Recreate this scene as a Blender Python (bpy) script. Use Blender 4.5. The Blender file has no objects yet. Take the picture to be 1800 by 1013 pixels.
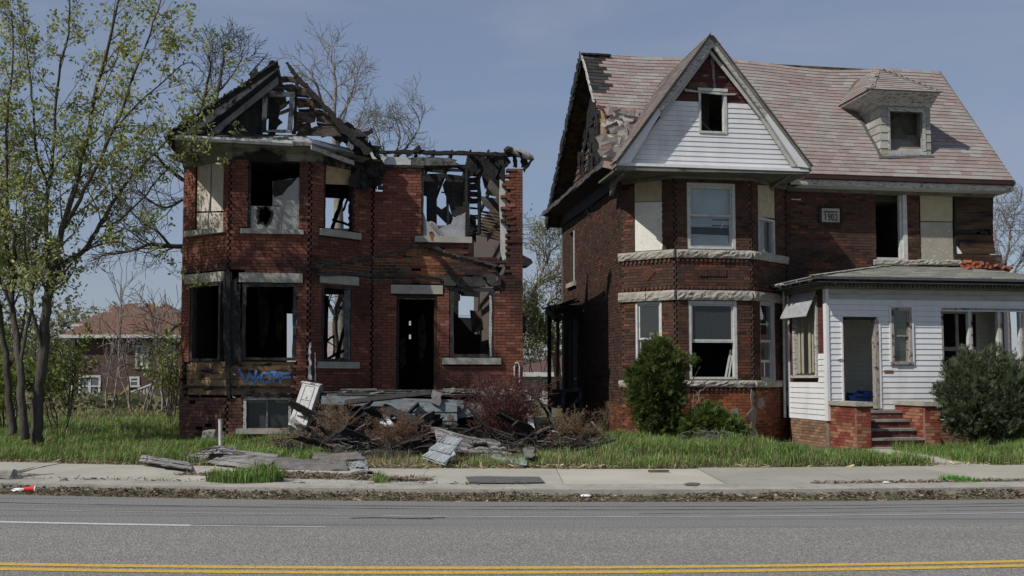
import bpy, math, random
import numpy as np
from mathutils import Vector, Matrix, noise
R = math.radians
rnd = random.Random(11)
scene = bpy.context.scene
C = scene.collection

# ---------------------------------------------------------------- camera, sky, sun, exposure
EYE = 1.6; FPX = 1800.0; PITCH = R(3.5); CY = 555.0
cam_d = bpy.data.cameras.new('camera'); cam = bpy.data.objects.new('camera', cam_d); C.objects.link(cam)
cam_d.lens = 36.0; cam_d.sensor_width = 36.0; cam_d.shift_y = (CY-506.5)/1800.0
cam_d.clip_start = 0.1; cam_d.clip_end = 2000
cam.location = (0, 0, EYE); cam.rotation_euler = (R(90)+PITCH, 0, 0)
scene.camera = cam
scene.render.resolution_x = 1024; scene.render.resolution_y = 576

SUN = Vector((-1.58, -1.18, 2.05)).normalized()      # towards the sun
world = bpy.data.worlds.new("World"); scene.world = world; world.use_nodes = True
wn = world.node_tree; wn.nodes.clear()
wo = wn.nodes.new('ShaderNodeOutputWorld'); wb = wn.nodes.new('ShaderNodeBackground'); ws = wn.nodes.new('ShaderNodeTexSky')
ws.sky_type = 'NISHITA'; ws.sun_disc = False
ws.sun_elevation = math.asin(SUN.z); ws.sun_rotation = math.atan2(SUN.x, SUN.y)
ws.air_density = 1.0; ws.dust_density = 0.7; ws.ozone_density = 1.6
wb.inputs['Strength'].default_value = 0.108
# thin streaks of high cloud
wtc = wn.nodes.new('ShaderNodeTexCoord'); wmp = wn.nodes.new('ShaderNodeMapping'); wmp.inputs['Scale'].default_value = (1.2, 1.2, 6.5)
wno = wn.nodes.new('ShaderNodeTexNoise'); wno.inputs['Scale'].default_value = 2.3; wno.inputs['Detail'].default_value = 6; wno.inputs['Roughness'].default_value = .55
wno.inputs['Distortion'].default_value = .6
wcr = wn.nodes.new('ShaderNodeValToRGB'); wcr.color_ramp.elements[0].position = .38; wcr.color_ramp.elements[1].position = .74
wcr.color_ramp.elements[1].color = (.62, .62, .62, 1)
wmx = wn.nodes.new('ShaderNodeMix'); wmx.data_type = 'RGBA'; wmx.inputs[7].default_value = (2.9, 3.15, 3.9, 1)
L = wn.links.new
L(wtc.outputs['Generated'], wmp.inputs[0]); L(wmp.outputs[0], wno.inputs[0]); L(wno.outputs[0], wcr.inputs[0]); L(wcr.outputs[0], wmx.inputs[0])
wfl = wn.nodes.new('ShaderNodeMix'); wfl.data_type = 'RGBA'; wfl.inputs[0].default_value = .62; wfl.inputs[7].default_value = (1.85, 2.25, 3.25, 1)   # even, slightly hazy spring sky
L(ws.outputs[0], wfl.inputs[6]); L(wfl.outputs[2], wmx.inputs[6]); L(wmx.outputs[2], wb.inputs[0]); L(wb.outputs[0], wo.inputs[0])

sd = bpy.data.lights.new('sun', 'SUN'); sd.energy = 4.4; sd.angle = R(0.55); sd.color = (1.0, .95, .87)
so = bpy.data.objects.new('sun', sd); C.objects.link(so); so.rotation_euler = (-SUN).to_track_quat('-Z', 'Y').to_euler()
scene.view_settings.view_transform = 'Standard'; scene.view_settings.look = 'None'
scene.view_settings.exposure = 0.05; scene.view_settings.gamma = 1.0

# ---------------------------------------------------------------- measuring: photo survey -> places on real planes
PHI = R(9.0)                                     # both houses stand turned 9 degrees to the road
U = Vector((math.cos(PHI), math.sin(PHI))); N = Vector((-math.sin(PHI), math.cos(PHI))); O = Vector((0, 24.0))
CAMF = Vector((-O.dot(U), -O.dot(N)))
def ray(px, py):
    a = (px-900)/FPX; b = (CY-py)/FPX
    c, s = math.cos(PITCH), math.sin(PITCH)
    return Vector((a, c-b*s, s+b*c))
def WY(px, py, Y):                               # world point at distance Y
    r = ray(px, py); t = Y/r.y
    return Vector((r.x*t, Y, EYE+r.z*t))
def WZ(px, py, z):                               # world point at height z
    r = ray(px, py); t = (z-EYE)/r.z
    return Vector((r.x*t, r.y*t, z))
def F2W(u, d, z=0): return Vector((O.x+U.x*u+N.x*d, O.y+U.y*u+N.y*d, z))
class Wall:                                      # a vertical plane in the houses' frame, from A to B = (u, d)
    def __init__(s, A, B):
        s.A = Vector(A); s.B = Vector(B); s.L = (s.B-s.A).length; s.D = (s.B-s.A)/s.L; s.n = Vector((s.D.y, -s.D.x))
    def at(s, px, py):
        r = ray(px, py); rf = Vector((r.x*U.x+r.y*U.y, r.x*N.x+r.y*N.y))
        # CAMF + t rf = A + k D
        den = rf.x*(-s.D.y)+rf.y*s.D.x
        q = s.A-CAMF
        t = (q.x*(-s.D.y)+q.y*s.D.x)/den
        p = CAMF+rf*t-s.A
        return p.dot(s.D), EYE+r.z*t
    def P(s, k, o, z):
        v = s.A+s.D*k+s.n*o
        return Vector((v.x, v.y, z))
    def pt(s, px, py, o=0.0):
        k, z = s.at(px, py); return s.P(k, o, z)
    def rect(s, x0, y0, x1, y1):
        xm, ym = (x0+x1)/2, (y0+y1)/2
        return (s.at(x0, ym)[0], s.at(x1, ym)[0], s.at(xm, y1)[1], s.at(xm, y0)[1])
def front(d): return Wall((0, d), (1, d))
def uu(px, d): return front(d).at(px, 450)[0]
def zz(px, py, d): return front(d).at(px, py)[1]

# ---------------------------------------------------------------- mesh builder
class MB:
    def __init__(s): s.v = []; s.f = []; s.c = []; s.m = []; s.cur = (1, 1, 1); s.mi = 0
    def add(s, vs, fs, col=None, mi=None):
        b = len(s.v); s.v.extend([tuple(p) for p in vs]); col = col or s.cur
        for f in fs: s.f.append([b+i for i in f]); s.c.append(col); s.m.append(s.mi if mi is None else mi)
    def hexa(s, p, col=None, mi=None):           # 8 points: bottom 4 (ccw), top 4
        s.add(p, [(0, 3, 2, 1), (4, 5, 6, 7), (0, 1, 5, 4), (1, 2, 6, 5), (2, 3, 7, 6), (3, 0, 4, 7)], col, mi)
    def box(s, a, b, col=None, mi=None):
        (x0, y0, z0), (x1, y1, z1) = a, b
        s.hexa([(x0, y0, z0), (x1, y0, z0), (x1, y1, z0), (x0, y1, z0), (x0, y0, z1), (x1, y0, z1), (x1, y1, z1), (x0, y1, z1)], col, mi)
    def wbox(s, W, k0, k1, o0, o1, z0, z1, col=None, mi=None):
        P = W.P
        s.hexa([P(k0, o1, z0), P(k1, o1, z0), P(k1, o0, z0), P(k0, o0, z0), P(k0, o1, z1), P(k1, o1, z1), P(k1, o0, z1), P(k0, o0, z1)], col, mi)
    def prism(s, pts, vec, col=None, mi=None):   # polygon in space swept by vec
        n = len(pts); vec = Vector(vec); q = [Vector(p)+vec for p in pts]
        s.add(list(pts)+q, [tuple(range(n))[::-1], tuple(range(n, 2*n))]+[(i, (i+1) % n, n+(i+1) % n, n+i) for i in range(n)], col, mi)
    def trace(s, W, pix, o, t, col=None, mi=None):   # outline on plane W at offset o, thickness t (into the wall)
        pts = [W.pt(x, y, 0) for x, y in pix]; nn = Vector((W.n.x, W.n.y, 0))
        s.prism([p+nn*o for p in pts], -nn*t, col, mi)
    def board(s, p, q, w, t, up=(0, 0, 1), jag=0.0, n=4, col=None, mi=None, taper=1.0):
        p = Vector(p); q = Vector(q); d = (q-p); Ln = d.length; d = d/Ln
        side = d.cross(Vector(up));
        if side.length < 1e-3: side = d.cross(Vector((1, 0, 0)))
        side.normalize(); nn = side.cross(d).normalized()
        if jag == 0: n = 1
        rings = []
        for i in range(n+1):
            f = i/n; c = p+d*(Ln*f); ww = w*(1+(taper-1)*f)
            jl = rnd.uniform(-jag, jag)*w; jr = rnd.uniform(-jag, jag)*w; je = rnd.uniform(-jag, jag)*w*1.5 if i in (0, n) else 0
            a = c-side*(ww/2+jl)+d*je; b = c+side*(ww/2+jr)-d*je
            rings.append((a-nn*t/2, b-nn*t/2, b+nn*t/2, a+nn*t/2))
        vs = [v for r in rings for v in r]; fs = [(0, 1, 2, 3), tuple(4*n+k for k in (3, 2, 1, 0))]
        for i in range(n):
            for k in range(4): fs.append((4*i+k, 4*i+4+k, 4*i+4+(k+1) % 4, 4*i+(k+1) % 4))
        s.add(vs, fs, col, mi)
    def tube(s, pts, rad, n=6, col=None, mi=None, cap=True):
        pts = [Vector(p) for p in pts]; vs = []; m = len(pts)
        for i, p in enumerate(pts):
            d = (pts[min(i+1, m-1)]-pts[max(i-1, 0)]).normalized()
            a = d.cross(Vector((0, 0, 1))) if abs(d.z) < .9 else d.cross(Vector((1, 0, 0)))
            a.normalize(); b = d.cross(a); r = rad[i] if hasattr(rad, '__len__') else rad
            for k in range(n):
                t = 2*math.pi*k/n; vs.append(p+a*(r*math.cos(t))+b*(r*math.sin(t)))
        fs = [(n*i+k, n*i+(k+1) % n, n*i+n+(k+1) % n, n*i+n+k) for i in range(m-1) for k in range(n)]
        if cap: fs += [tuple(range(n))[::-1], tuple(range(n*(m-1), n*m))]
        s.add(vs, fs, col, mi)
    def build(s, name, mat, parent=None, smooth=False, base=None):
        if base is None: base = BASE[parent.name] if parent else Vector((0, 0, 0))
        me = bpy.data.meshes.new(name)
        bx, by, bz = base
        me.from_pydata([(x-bx, y-by, z-bz) for x, y, z in s.v], [], s.f)
        mats = mat if isinstance(mat, (list, tuple)) else [mat]
        for m in mats: me.materials.append(m)
        if len(mats) > 1: me.polygons.foreach_set('material_index', s.m)
        if any(c != (1, 1, 1) for c in s.c):
            at = me.color_attributes.new('col', 'FLOAT_COLOR', 'CORNER')
            cnt = [len(f) for f in s.f]
            arr = np.ones((len(s.f), 4), dtype=np.float32); arr[:, :3] = np.array([c[:3] for c in s.c], dtype=np.float32)
            at.data.foreach_set('color', np.repeat(arr, cnt, axis=0).ravel())
        if smooth: me.polygons.foreach_set('use_smooth', [True]*len(me.polygons))
        me.update()
        o = bpy.data.objects.new(name, me); C.objects.link(o)
        if parent: o.parent = parent
        BASE[o.name] = Vector(base)
        return o
BASE = {}
def build_each(mb, name, mat, parent, smooth=False):   # every piece of the builder becomes a part of its own
    n = len(mb.v); par = list(range(n))
    def fd(i):
        while par[i] != i: par[i] = par[par[i]]; i = par[i]
        return i
    for f in mb.f:
        for i in f[1:]: par[fd(i)] = fd(f[0])
    groups = {}
    for j, f in enumerate(mb.f): groups.setdefault(fd(f[0]), []).append(j)
    out = []
    for js in groups.values():
        b = MB(); mp = {}
        for j in js:
            for i in mb.f[j]:
                if i not in mp: mp[i] = len(b.v); b.v.append(mb.v[i])
            b.f.append([mp[i] for i in mb.f[j]]); b.c.append(mb.c[j]); b.m.append(mb.m[j])
        out.append(b.build(name, mat, parent, smooth))
    return out
def tag(o, label=None, cat=None, group=None, kind=None):
    if label: o['label'] = label
    if cat: o['category'] = cat
    if group: o['group'] = group
    if kind: o['kind'] = kind
    return o
def thing(name, label, cat, base, framed=False, group=None):     # Empty at the thing's base
    o = bpy.data.objects.new(name, None); C.objects.link(o); o.empty_display_size = .2
    b = Vector(base)
    if framed: o.location = F2W(*b); o.rotation_euler = (0, 0, PHI)
    else: o.location = b
    BASE[o.name] = b
    return tag(o, label, cat, group)
def solo(name, mb, mat, label, cat, base, framed=False, group=None, kind=None, smooth=False):
    o = mb.build(name, mat, None, smooth, base=Vector(base))
    if framed: o.location = F2W(*base); o.rotation_euler = (0, 0, PHI)
    else: o.location = base
    return tag(o, label, cat, group, kind)

# numpy mesh for very many small faces (polys: list of arrays (n, k, 3) with colours (n, 3))
def npmesh(name, polys, cols, mat, parent=None, base=(0, 0, 0)):
    vs = []; ls = []; tot = []; cc = []; b = 0
    for P, Cc in zip(polys, cols):
        n, k, _ = P.shape
        vs.append(P.reshape(-1, 3)); ls.append(np.arange(n*k)+b); tot.append(np.full(n, k)); b += n*k
        cc.append(np.repeat(Cc, k, axis=0))
    V = np.concatenate(vs)-np.array(base); Lp = np.concatenate(ls); T = np.concatenate(tot); CC = np.concatenate(cc)
    me = bpy.data.meshes.new(name); me.vertices.add(len(V)); me.loops.add(len(Lp)); me.polygons.add(len(T))
    me.vertices.foreach_set('co', V.ravel().astype(np.float32)); me.loops.foreach_set('vertex_index', Lp.astype(np.int32))
    st = np.concatenate([[0], np.cumsum(T)[:-1]]); me.polygons.foreach_set('loop_start', st.astype(np.int32)); me.polygons.foreach_set('loop_total', T.astype(np.int32))
    me.update(calc_edges=True)
    at = me.color_attributes.new('col', 'FLOAT_COLOR', 'CORNER'); A = np.ones((len(CC), 4), np.float32); A[:, :3] = CC
    at.data.foreach_set('color', A.ravel()); me.materials.append(mat)
    o = bpy.data.objects.new(name, me); C.objects.link(o)
    if parent: o.parent = parent
    BASE[o.name] = Vector(base)
    return o

# ---------------------------------------------------------------- materials
def mat(name, c1, c2=None, scale=6.0, rough=.85, bump=0.0, bscale=40.0, c3=None, stretch=(1, 1, 1), attr=False, detail=5, lo=.35, hi=.65, spec=.25, metal=0, trans=0, lo3=.6, hi3=.7, s3=None, bdist=.02):
    m = bpy.data.materials.new(name); m.use_nodes = True; nt = m.node_tree; bs = nt.nodes['Principled BSDF']
    bs.inputs['Roughness'].default_value = rough; bs.inputs['Specular IOR Level'].default_value = spec; bs.inputs['Metallic'].default_value = metal
    tc = nt.nodes.new('ShaderNodeTexCoord'); mp = nt.nodes.new('ShaderNodeMapping'); mp.inputs['Scale'].default_value = stretch
    nt.links.new(tc.outputs['Object'], mp.inputs[0])
    def nz(sc, de=detail):
        n = nt.nodes.new('ShaderNodeTexNoise'); n.inputs['Scale'].default_value = sc; n.inputs['Detail'].default_value = de; n.inputs['Roughness'].default_value = .62
        nt.links.new(mp.outputs[0], n.inputs[0]); return n.outputs[0]
    def ramp(src, a, b):
        r = nt.nodes.new('ShaderNodeMapRange'); r.inputs[1].default_value = a; r.inputs[2].default_value = b; nt.links.new(src, r.inputs[0]); return r.outputs[0]
    def mix(f, a, b, mode='MIX'):
        x = nt.nodes.new('ShaderNodeMix'); x.data_type = 'RGBA'; x.blend_type = mode
        if f is None: x.inputs[0].default_value = 1
        else: nt.links.new(f, x.inputs[0])
        for v, i in ((a, 6), (b, 7)):
            if isinstance(v, (tuple, list)): x.inputs[i].default_value = (*v, 1)
            else: nt.links.new(v, x.inputs[i])
        return x.outputs[2]
    col = c1
    if c2: col = mix(ramp(nz(scale), lo, hi), c1, c2)
    if c3: col = mix(ramp(nz(s3 or scale*2.7), lo3, hi3), col, c3)
    if attr:
        a = nt.nodes.new('ShaderNodeAttribute'); a.attribute_name = 'col'
        col = mix(None, col, a.outputs['Color'], 'MULTIPLY')
    if isinstance(col, tuple): bs.inputs['Base Color'].default_value = (*col, 1)
    else: nt.links.new(col, bs.inputs['Base Color'])
    if bump:
        b = nt.nodes.new('ShaderNodeBump'); b.inputs['Strength'].default_value = bump; b.inputs['Distance'].default_value = bdist
        nt.links.new(nz(bscale, 4), b.inputs['Height']); nt.links.new(b.outputs[0], bs.inputs['Normal'])
    if trans:
        tr = nt.nodes.new('ShaderNodeBsdfTranslucent'); ms = nt.nodes.new('ShaderNodeMixShader'); ms.inputs[0].default_value = trans
        if isinstance(col, tuple): tr.inputs[0].default_value = (*col, 1)
        else: nt.links.new(col, tr.inputs[0])
        nt.links.new(bs.outputs[0], ms.inputs[1]); nt.links.new(tr.outputs[0], ms.inputs[2]); nt.links.new(ms.outputs[0], nt.nodes['Material Output'].inputs[0])
    return m
M = {}
M['brick'] = mat('brick', (.78, .78, .78), (1.15, 1.12, 1.1), 9, .9, .5, 60, attr=True)
M['paintattr'] = mat('painted_wood_by_piece', (.85, .85, .85), (1.1, 1.1, 1.1), 5, .75, .3, 50, attr=True, stretch=(1, 1, 4))
M['stone'] = mat('limestone', (.37, .35, .30), (.27, .255, .22), 3, .9, .9, 26, c3=(.16, .15, .13), s3=5, lo3=.62, hi3=.8, bdist=.04)
M['sillstone'] = mat('sawn_limestone', (.36, .35, .30), (.27, .26, .23), 4, .85, .3, 50, c3=(.12, .115, .10), s3=3, lo3=.6, hi3=.8)
M['char'] = mat('charred_wood', (.010, .010, .011), (.028, .026, .025), 9, .7, 1.0, 30, c3=(.07, .066, .062), s3=14, lo3=.64, hi3=.78, stretch=(1, 1, 1))
M['charbrown'] = mat('scorched_boards', (.15, .095, .05), (.05, .036, .024), 3.0, .85, .5, 30, c3=(.012, .011, .010), s3=4, lo3=.5, hi3=.66, stretch=(1, 1, 2.5))
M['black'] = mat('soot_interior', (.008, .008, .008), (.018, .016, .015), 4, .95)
M['whitechar'] = mat('scorched_white_paint', (.36, .37, .37), (.23, .235, .235), 4, .8, .5, 30, c3=(.028, .027, .026), s3=3.2, lo3=.46, hi3=.58)
M['whitepaint'] = mat('old_white_paint', (.50, .51, .50), (.38, .385, .37), 7, .7, .35, 45, c3=(.16, .145, .125), s3=16, lo3=.62, hi3=.72)
M['peel'] = mat('peeling_white_paint', (.46, .46, .44), (.32, .315, .295), 9, .8, .6, 30, c3=(.10, .094, .086), s3=9, lo3=.54, hi3=.66, stretch=(1, 1, 3))
M['siding'] = mat('white_siding', (.63, .64, .655), (.56, .57, .585), 2.5, .5, .15, 3, c3=(.42, .415, .39), s3=2.3, lo3=.55, hi3=.85, stretch=(1, 1, .35))
M['osb'] = mat('strand_board', (.52, .50, .45), (.42, .37, .28), 1.6, .85, .9, 38, c3=(.38, .33, .24), s3=22, lo3=.52, hi3=.66)
M['osbtan'] = mat('tan_strand_board', (.42, .33, .20), (.33, .24, .13), 8, .85, .6, 55, c3=(.22, .15, .08), s3=22, lo3=.58, hi3=.7)
M['osbgrey'] = mat('grey_weathered_strand_board', (.33, .34, .36), (.24, .25, .26), 7, .85, .8, 45, c3=(.46, .47, .48), s3=18, lo3=.6, hi3=.72)
M['trim_green'] = mat('weathered_grey_green_trim', (.19, .19, .17), (.12, .12, .105), 4, .8, .4, 40, c3=(.05, .048, .042), s3=6, lo3=.6, hi3=.75)
M['greywood'] = mat('weathered_grey_wood', (.21, .205, .20), (.12, .115, .11), 5, .9, .8, 30, c3=(.045, .042, .04), s3=9, lo3=.55, hi3=.7)
M['bluepaint'] = mat('faded_blue_grey_paint', (.26, .30, .32), (.17, .19, .20), 4, .8, .4, 40, c3=(.06, .058, .055), s3=6, lo3=.56, hi3=.7, stretch=(1, 1, 4))
M['shingle'] = mat('shingles', (.86, .86, .86), (1.12, 1.12, 1.12), 30, .95, .3, 90, attr=True)
M['metal'] = mat('galvanised_metal', (.42, .44, .45), (.30, .31, .32), 8, .45, .1, 30, metal=.5, spec=.5)
M['gutter'] = mat('white_gutter', (.55, .56, .55), (.40, .41, .40), 5, .5, .1, 30)
M['glassdark'] = None
M['blind'] = mat('window_blind', (.72, .74, .78), (.62, .64, .68), 3, .7)
M['bark'] = mat('bark', (.095, .083, .066), (.048, .043, .036), 10, .95, 1.0, 30, c3=(.075, .09, .04), s3=3, lo3=.55, hi3=.75, stretch=(1, 1, .25), bdist=.03)
M['twig'] = mat('grey_bare_bark', (.25, .225, .205), (.14, .125, .11), 6, .9)
M['leaf'] = mat('leaf', (.8, .8, .8), (1.2, 1.2, 1.2), 3, .6, attr=True, trans=.45)
M['grass'] = mat('grass', (.8, .8, .8), (1.2, 1.2, 1.2), 1.2, .7, attr=True, trans=.3)
M['dry'] = mat('dry_stems', (.8, .8, .8), (1.2, 1.2, 1.2), 2, .85, attr=True, trans=.1)
M['sidingrey'] = mat('grey_asbestos_shingle_siding', (.38, .385, .36), (.27, .26, .22), 6, .8, .4, 30)
M['redboard'] = mat('old_red_painted_boards', (.095, .032, .027), (.055, .021, .018), 5, .8, .4, 40, c3=(.17, .14, .11), s3=7, lo3=.68, hi3=.74)
M['cream'] = mat('pale_inner_boarding', (.62, .62, .54), (.52, .52, .45), 3, .8)
M['rust'] = mat('rust', (.25, .10, .04), (.12, .05, .025), 8, .8)
M['blue'] = mat('blue_fabric', (.06, .17, .42), (.04, .11, .3), 6, .7, .4, 20)
M['bluegraf'] = mat('blue_spray_paint', (.12, .25, .52), (.08, .17, .38), 12, .6)
M['red'] = mat('red_plastic', (.55, .03, .025), None, rough=.4)
M['litterwhite'] = mat('white_paper', (.7, .7, .7), None, rough=.6)
M['concrete'] = mat('concrete', (.37, .355, .31), (.30, .285, .25), .9, .92, .3, 70, c3=(.22, .21, .185), s3=3.5, lo3=.56, hi3=.8)
M['kerb'] = mat('kerb_concrete', (.33, .315, .28), (.24, .23, .205), 2.2, .92, .5, 50, c3=(.13, .12, .105), s3=7, lo3=.56, hi3=.75)
M['roofbrown'] = mat('brown_shingle', (.135, .075, .053), (.10, .058, .042), 3, .9, .3, 20)
M['darkbrickfar'] = None
def glass_mat():
    m = bpy.data.materials.new('dusty_glass'); m.use_nodes = True; nt = m.node_tree; nt.nodes.remove(nt.nodes['Principled BSDF'])
    gl = nt.nodes.new('ShaderNodeBsdfGlossy'); gl.inputs['Roughness'].default_value = .04; gl.inputs[0].default_value = (.8, .85, .9, 1)
    tr = nt.nodes.new('ShaderNodeBsdfTransparent'); tr.inputs[0].default_value = (.9, .93, .93, 1)
    df = nt.nodes.new('ShaderNodeBsdfDiffuse'); df.inputs[0].default_value = (.28, .3, .3, 1)
    fr = nt.nodes.new('ShaderNodeFresnel'); fr.inputs[0].default_value = 1.6
    m1 = nt.nodes.new('ShaderNodeMixShader'); m1.inputs[0].default_value = .07
    m2 = nt.nodes.new('ShaderNodeMixShader')
    nt.links.new(tr.outputs[0], m1.inputs[1]); nt.links.new(df.outputs[0], m1.inputs[2])
    ml = nt.nodes.new('ShaderNodeMath'); ml.operation = 'MULTIPLY'; ml.inputs[1].default_value = .4; nt.links.new(fr.outputs[0], ml.inputs[0]); nt.links.new(ml.outputs[0], m2.inputs[0]); nt.links.new(m1.outputs[0], m2.inputs[1]); nt.links.new(gl.outputs[0], m2.inputs[2])
    nt.links.new(m2.outputs[0], nt.nodes['Material Output'].inputs[0]); return m
M['glassdark'] = glass_mat()

# ---------------------------------------------------------------- masonry, siding, shingles
def fbm(x, y, z=0, o=3):
    v = 0; a = 1
    for i in range(o): v += a*noise.noise(Vector((x, y, z+7.3*i))); x *= 2.1; y *= 2.1; a *= .5
    return v
def brick_wall(mb, W, z0, z1, holes=(), keep=None, col=None, tooth=(0, 0), k0=0.0, k1=None, h=.071, bl=.222, thick=.2, jit=.002, mortar=(.1, .085, .075), loose=None):
    k1 = W.L if k1 is None else k1
    nrow = int(round((z1-z0)/h)); h = (z1-z0)/nrow
    for i in range(nrow):
        za = z0+i*h; zc = za+h/2
        lo, hi = k0, k1
        notL = tooth[0] and (i//1) % 2 == 0; notR = tooth[1] and (i//1) % 2 == 1
        segs = [(lo+(tooth[0] if notL else 0), hi-(tooth[1] if notR else 0))]
        for (a, b, c, d) in holes:
            if c < zc < d:
                ns = []
                for (p, q) in segs:
                    if b <= p or a >= q: ns.append((p, q)); continue
                    if a > p: ns.append((p, a))
                    if b < q: ns.append((b, q))
                segs = ns
        off = (i % 2)*bl/2+(.03 if i % 5 == 0 else 0)
        for (p, q) in segs:
            j = math.floor((p-off)/bl)
            while off+j*bl < q:
                a = max(p, off+j*bl); b = min(q, off+(j+1)*bl); j += 1
                if b-a < .03: continue
                m = (a+b)/2; uv = W.A+W.D*m
                if keep and not keep(m, zc, uv.x): continue
                c = col(uv.x, zc, m)
                mc = mortar(uv.x, zc) if callable(mortar) else mortar
                g = .005; pr = rnd.uniform(-jit, jit)+.0
                mb.wbox(W, a, b, -.009, -thick, za, za+h, mc)
                ang = loose(m, zc, uv.x) if loose else 0
                if ang:
                    pr += rnd.uniform(0, .03); a2 = rnd.uniform(-ang, ang)
                    P = W.P; cc = P(m, pr-.05, zc); D3 = Vector((W.D.x, W.D.y, 0)); n3 = Vector((W.n.x, W.n.y, 0))
                    ex = (D3*math.cos(a2)+Vector((0, 0, 1))*math.sin(a2))*((b-a)/2-g); ez = (-D3*math.sin(a2)+Vector((0, 0, 1))*math.cos(a2))*(h/2-g); ey = -n3*.05
                    mb.hexa([cc-ex-ey*-1-ez, cc+ex-ey*-1-ez, cc+ex+ey*-1-ez, cc-ex+ey*-1-ez, cc-ex-ey*-1+ez, cc+ex-ey*-1+ez, cc+ex+ey*-1+ez, cc-ex+ey*-1+ez], c)
                else:
                    mb.wbox(W, a+g, b-g, pr, -.05, za+g, za+h-g, c)
def subtract(segs, a, b):
    ns = []
    for (p, q) in segs:
        if b <= p or a >= q: ns.append((p, q)); continue
        if a > p: ns.append((p, a))
        if b < q: ns.append((b, q))
    return ns
def siding(mb, W, z0, z1, pitch=.125, holes=(), k0=0.0, k1=None, span=None, o=0.0, lip=.016, col=None):
    k1 = W.L if k1 is None else k1; n = max(1, int(round((z1-z0)/pitch))); pitch = (z1-z0)/n
    for i in range(n):
        a = z0+i*pitch; b = a+pitch; zc = (a+b)/2
        if span: (sa, ea), (sb, eb) = span(a), span(b)
        else: sa = sb = k0; ea = eb = k1
        segs = [(0.0, 1.0)]
        for (h0, h1, c, d) in holes:
            if c < zc < d:
                wd = (ea-sa) or 1e-6; segs = subtract(segs, (h0-sa)/wd, (h1-sa)/wd)
        for p, q in segs:
            A0 = sa+(ea-sa)*p; A1 = sa+(ea-sa)*q; B0 = sb+(eb-sb)*p; B1 = sb+(eb-sb)*q; P = W.P
            if p > 0: B0 = A0
            if q < 1: B1 = A1
            if A1-A0 < .005: continue
            e = .0015
            mb.hexa([P(A0, o+lip, a+e), P(A1, o+lip, a+e), P(A1, o-.03, a+e), P(A0, o-.03, a+e), P(B0, o+.002, b-e), P(B1, o+.002, b-e), P(B1, o-.03, b-e), P(B0, o-.03, b-e)], col(zc) if col else None)
def shingles(mb, P0, ax, up, w, hgt, inside, col, row=.145, tab=.3, lift=.012, lim=None):
    P0 = Vector(P0); ax = Vector(ax).normalized(); up = Vector(up).normalized(); nn = ax.cross(up).normalized()
    nr = int(hgt/row)
    for i in range(nr):
        off = (i*.37 % 1)*tab; j = -1
        while off+j*tab < w:
            a = max(0, off+j*tab); b = min(w, off+(j+1)*tab); j += 1
            if lim: a = max(a, lim((i+.5)*row)[0]); b = min(b, lim((i+.5)*row)[1])
            if b-a < .02: continue
            s0 = i*row; s1 = s0+row*1.15; m = (a+b)/2; sc = s0+row/2
            if not inside(m, sc): continue
            c = col(m, sc); l = lift+rnd.uniform(0, .006); g = .004
            q = lambda x, s, k: P0+ax*x+up*s+nn*k
            mb.hexa([q(a+g, s0, 0), q(b-g, s0, 0), q(b-g, s1, -.004), q(a+g, s1, -.004), q(a+g, s0, l+.008), q(b-g, s0, l+.008), q(b-g, s1, .006), q(a+g, s1, .006)], c)
# ================================================================= THE SETTING
def bow(x, Y):                                    # the street bends very slightly
    t = max(0, min(1, (Y-8.6)/5.0)); tilt = .016*(1-t)-.035*t
    ax = min(abs(x), 9); q = .0125*ax*ax+(abs(x)-ax)*.22
    return q+tilt*max(-12, min(12, x))
XS = [-400, -150, -60, -30]+[x*.75 for x in range(-27, 28)]+[30, 60, 150, 400]
def strip(name, Ya, Yb, za, zb, m, kind='structure', skirt=0, rows=1, xs=XS, back=0):
    mb = MB(); vs = []; fs = []
    n = len(xs)
    rr = [(Ya+(Yb-Ya)*i/rows, za+(zb-za)*i/rows) for i in range(rows+1)]
    if skirt: rr = [(Ya, za-skirt)]+rr
    if back: rr = rr+[(Yb, zb-back)]
    for (Y, z) in rr:
        for x in xs: vs.append((x, Y+bow(x, Y), z))
    for r in range(len(rr)-1):
        for i in range(n-1): fs.append((r*n+i, r*n+i+1, (r+1)*n+i+1, (r+1)*n+i))
    mb.add(vs, fs); o = mb.build(name, m); o['kind'] = kind; return o
def gz(x, y):                                     # ground height
    yy = y-bow(x, 16.6)
    if yy < 13.7: return -.03
    if yy < 16.75: return .06+.0*yy
    t = min(1, (yy-16.75)/4.5); h = .12+.15*t*(1-max(0, min(1, (x-4.8)/1.0)))
    if x > 4.8: h -= .04*min(1, (x-4.8))*t
    h += .035*fbm(x*.5, y*.5)
    if yy > 16.9 and x > 1.6 and x < 5.2: h += .10*math.exp(-((yy-18.2)/.9)**2)
    if yy > 40: h += .05
    return h
mg = mat('soil_and_thatch', (.10, .085, .05), (.07, .075, .03), 1.5, .95, .6, 12, c3=(.15, .125, .08), s3=5, lo3=.55, hi3=.75)
mb = MB(); gx = [-700, -300, -120, -60, -40, -30]+[-24+.6*i for i in range(81)]+[30, 40, 60, 120, 300, 700]
gy = [-700, -200, -50, -20, 0, 8, 12, 13.2]+[13.8+.35*i for i in range(34)]+[26.5, 28, 30, 33, 37, 42, 50, 60, 80, 120, 200, 400, 900]
vs = [(x, y+(bow(x, 16.6) if 12 < y < 26 else 0), gz(x, y+(bow(x, 16.6) if 12 < y < 26 else 0))) for y in gy for x in gx]
nx = len(gx); fs = [(j*nx+i, j*nx+i+1, (j+1)*nx+i+1, (j+1)*nx+i) for j in range(len(gy)-1) for i in range(nx-1)]
mb.add(vs, fs); og = mb.build('ground', mg, smooth=True); og['kind'] = 'structure'

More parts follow.
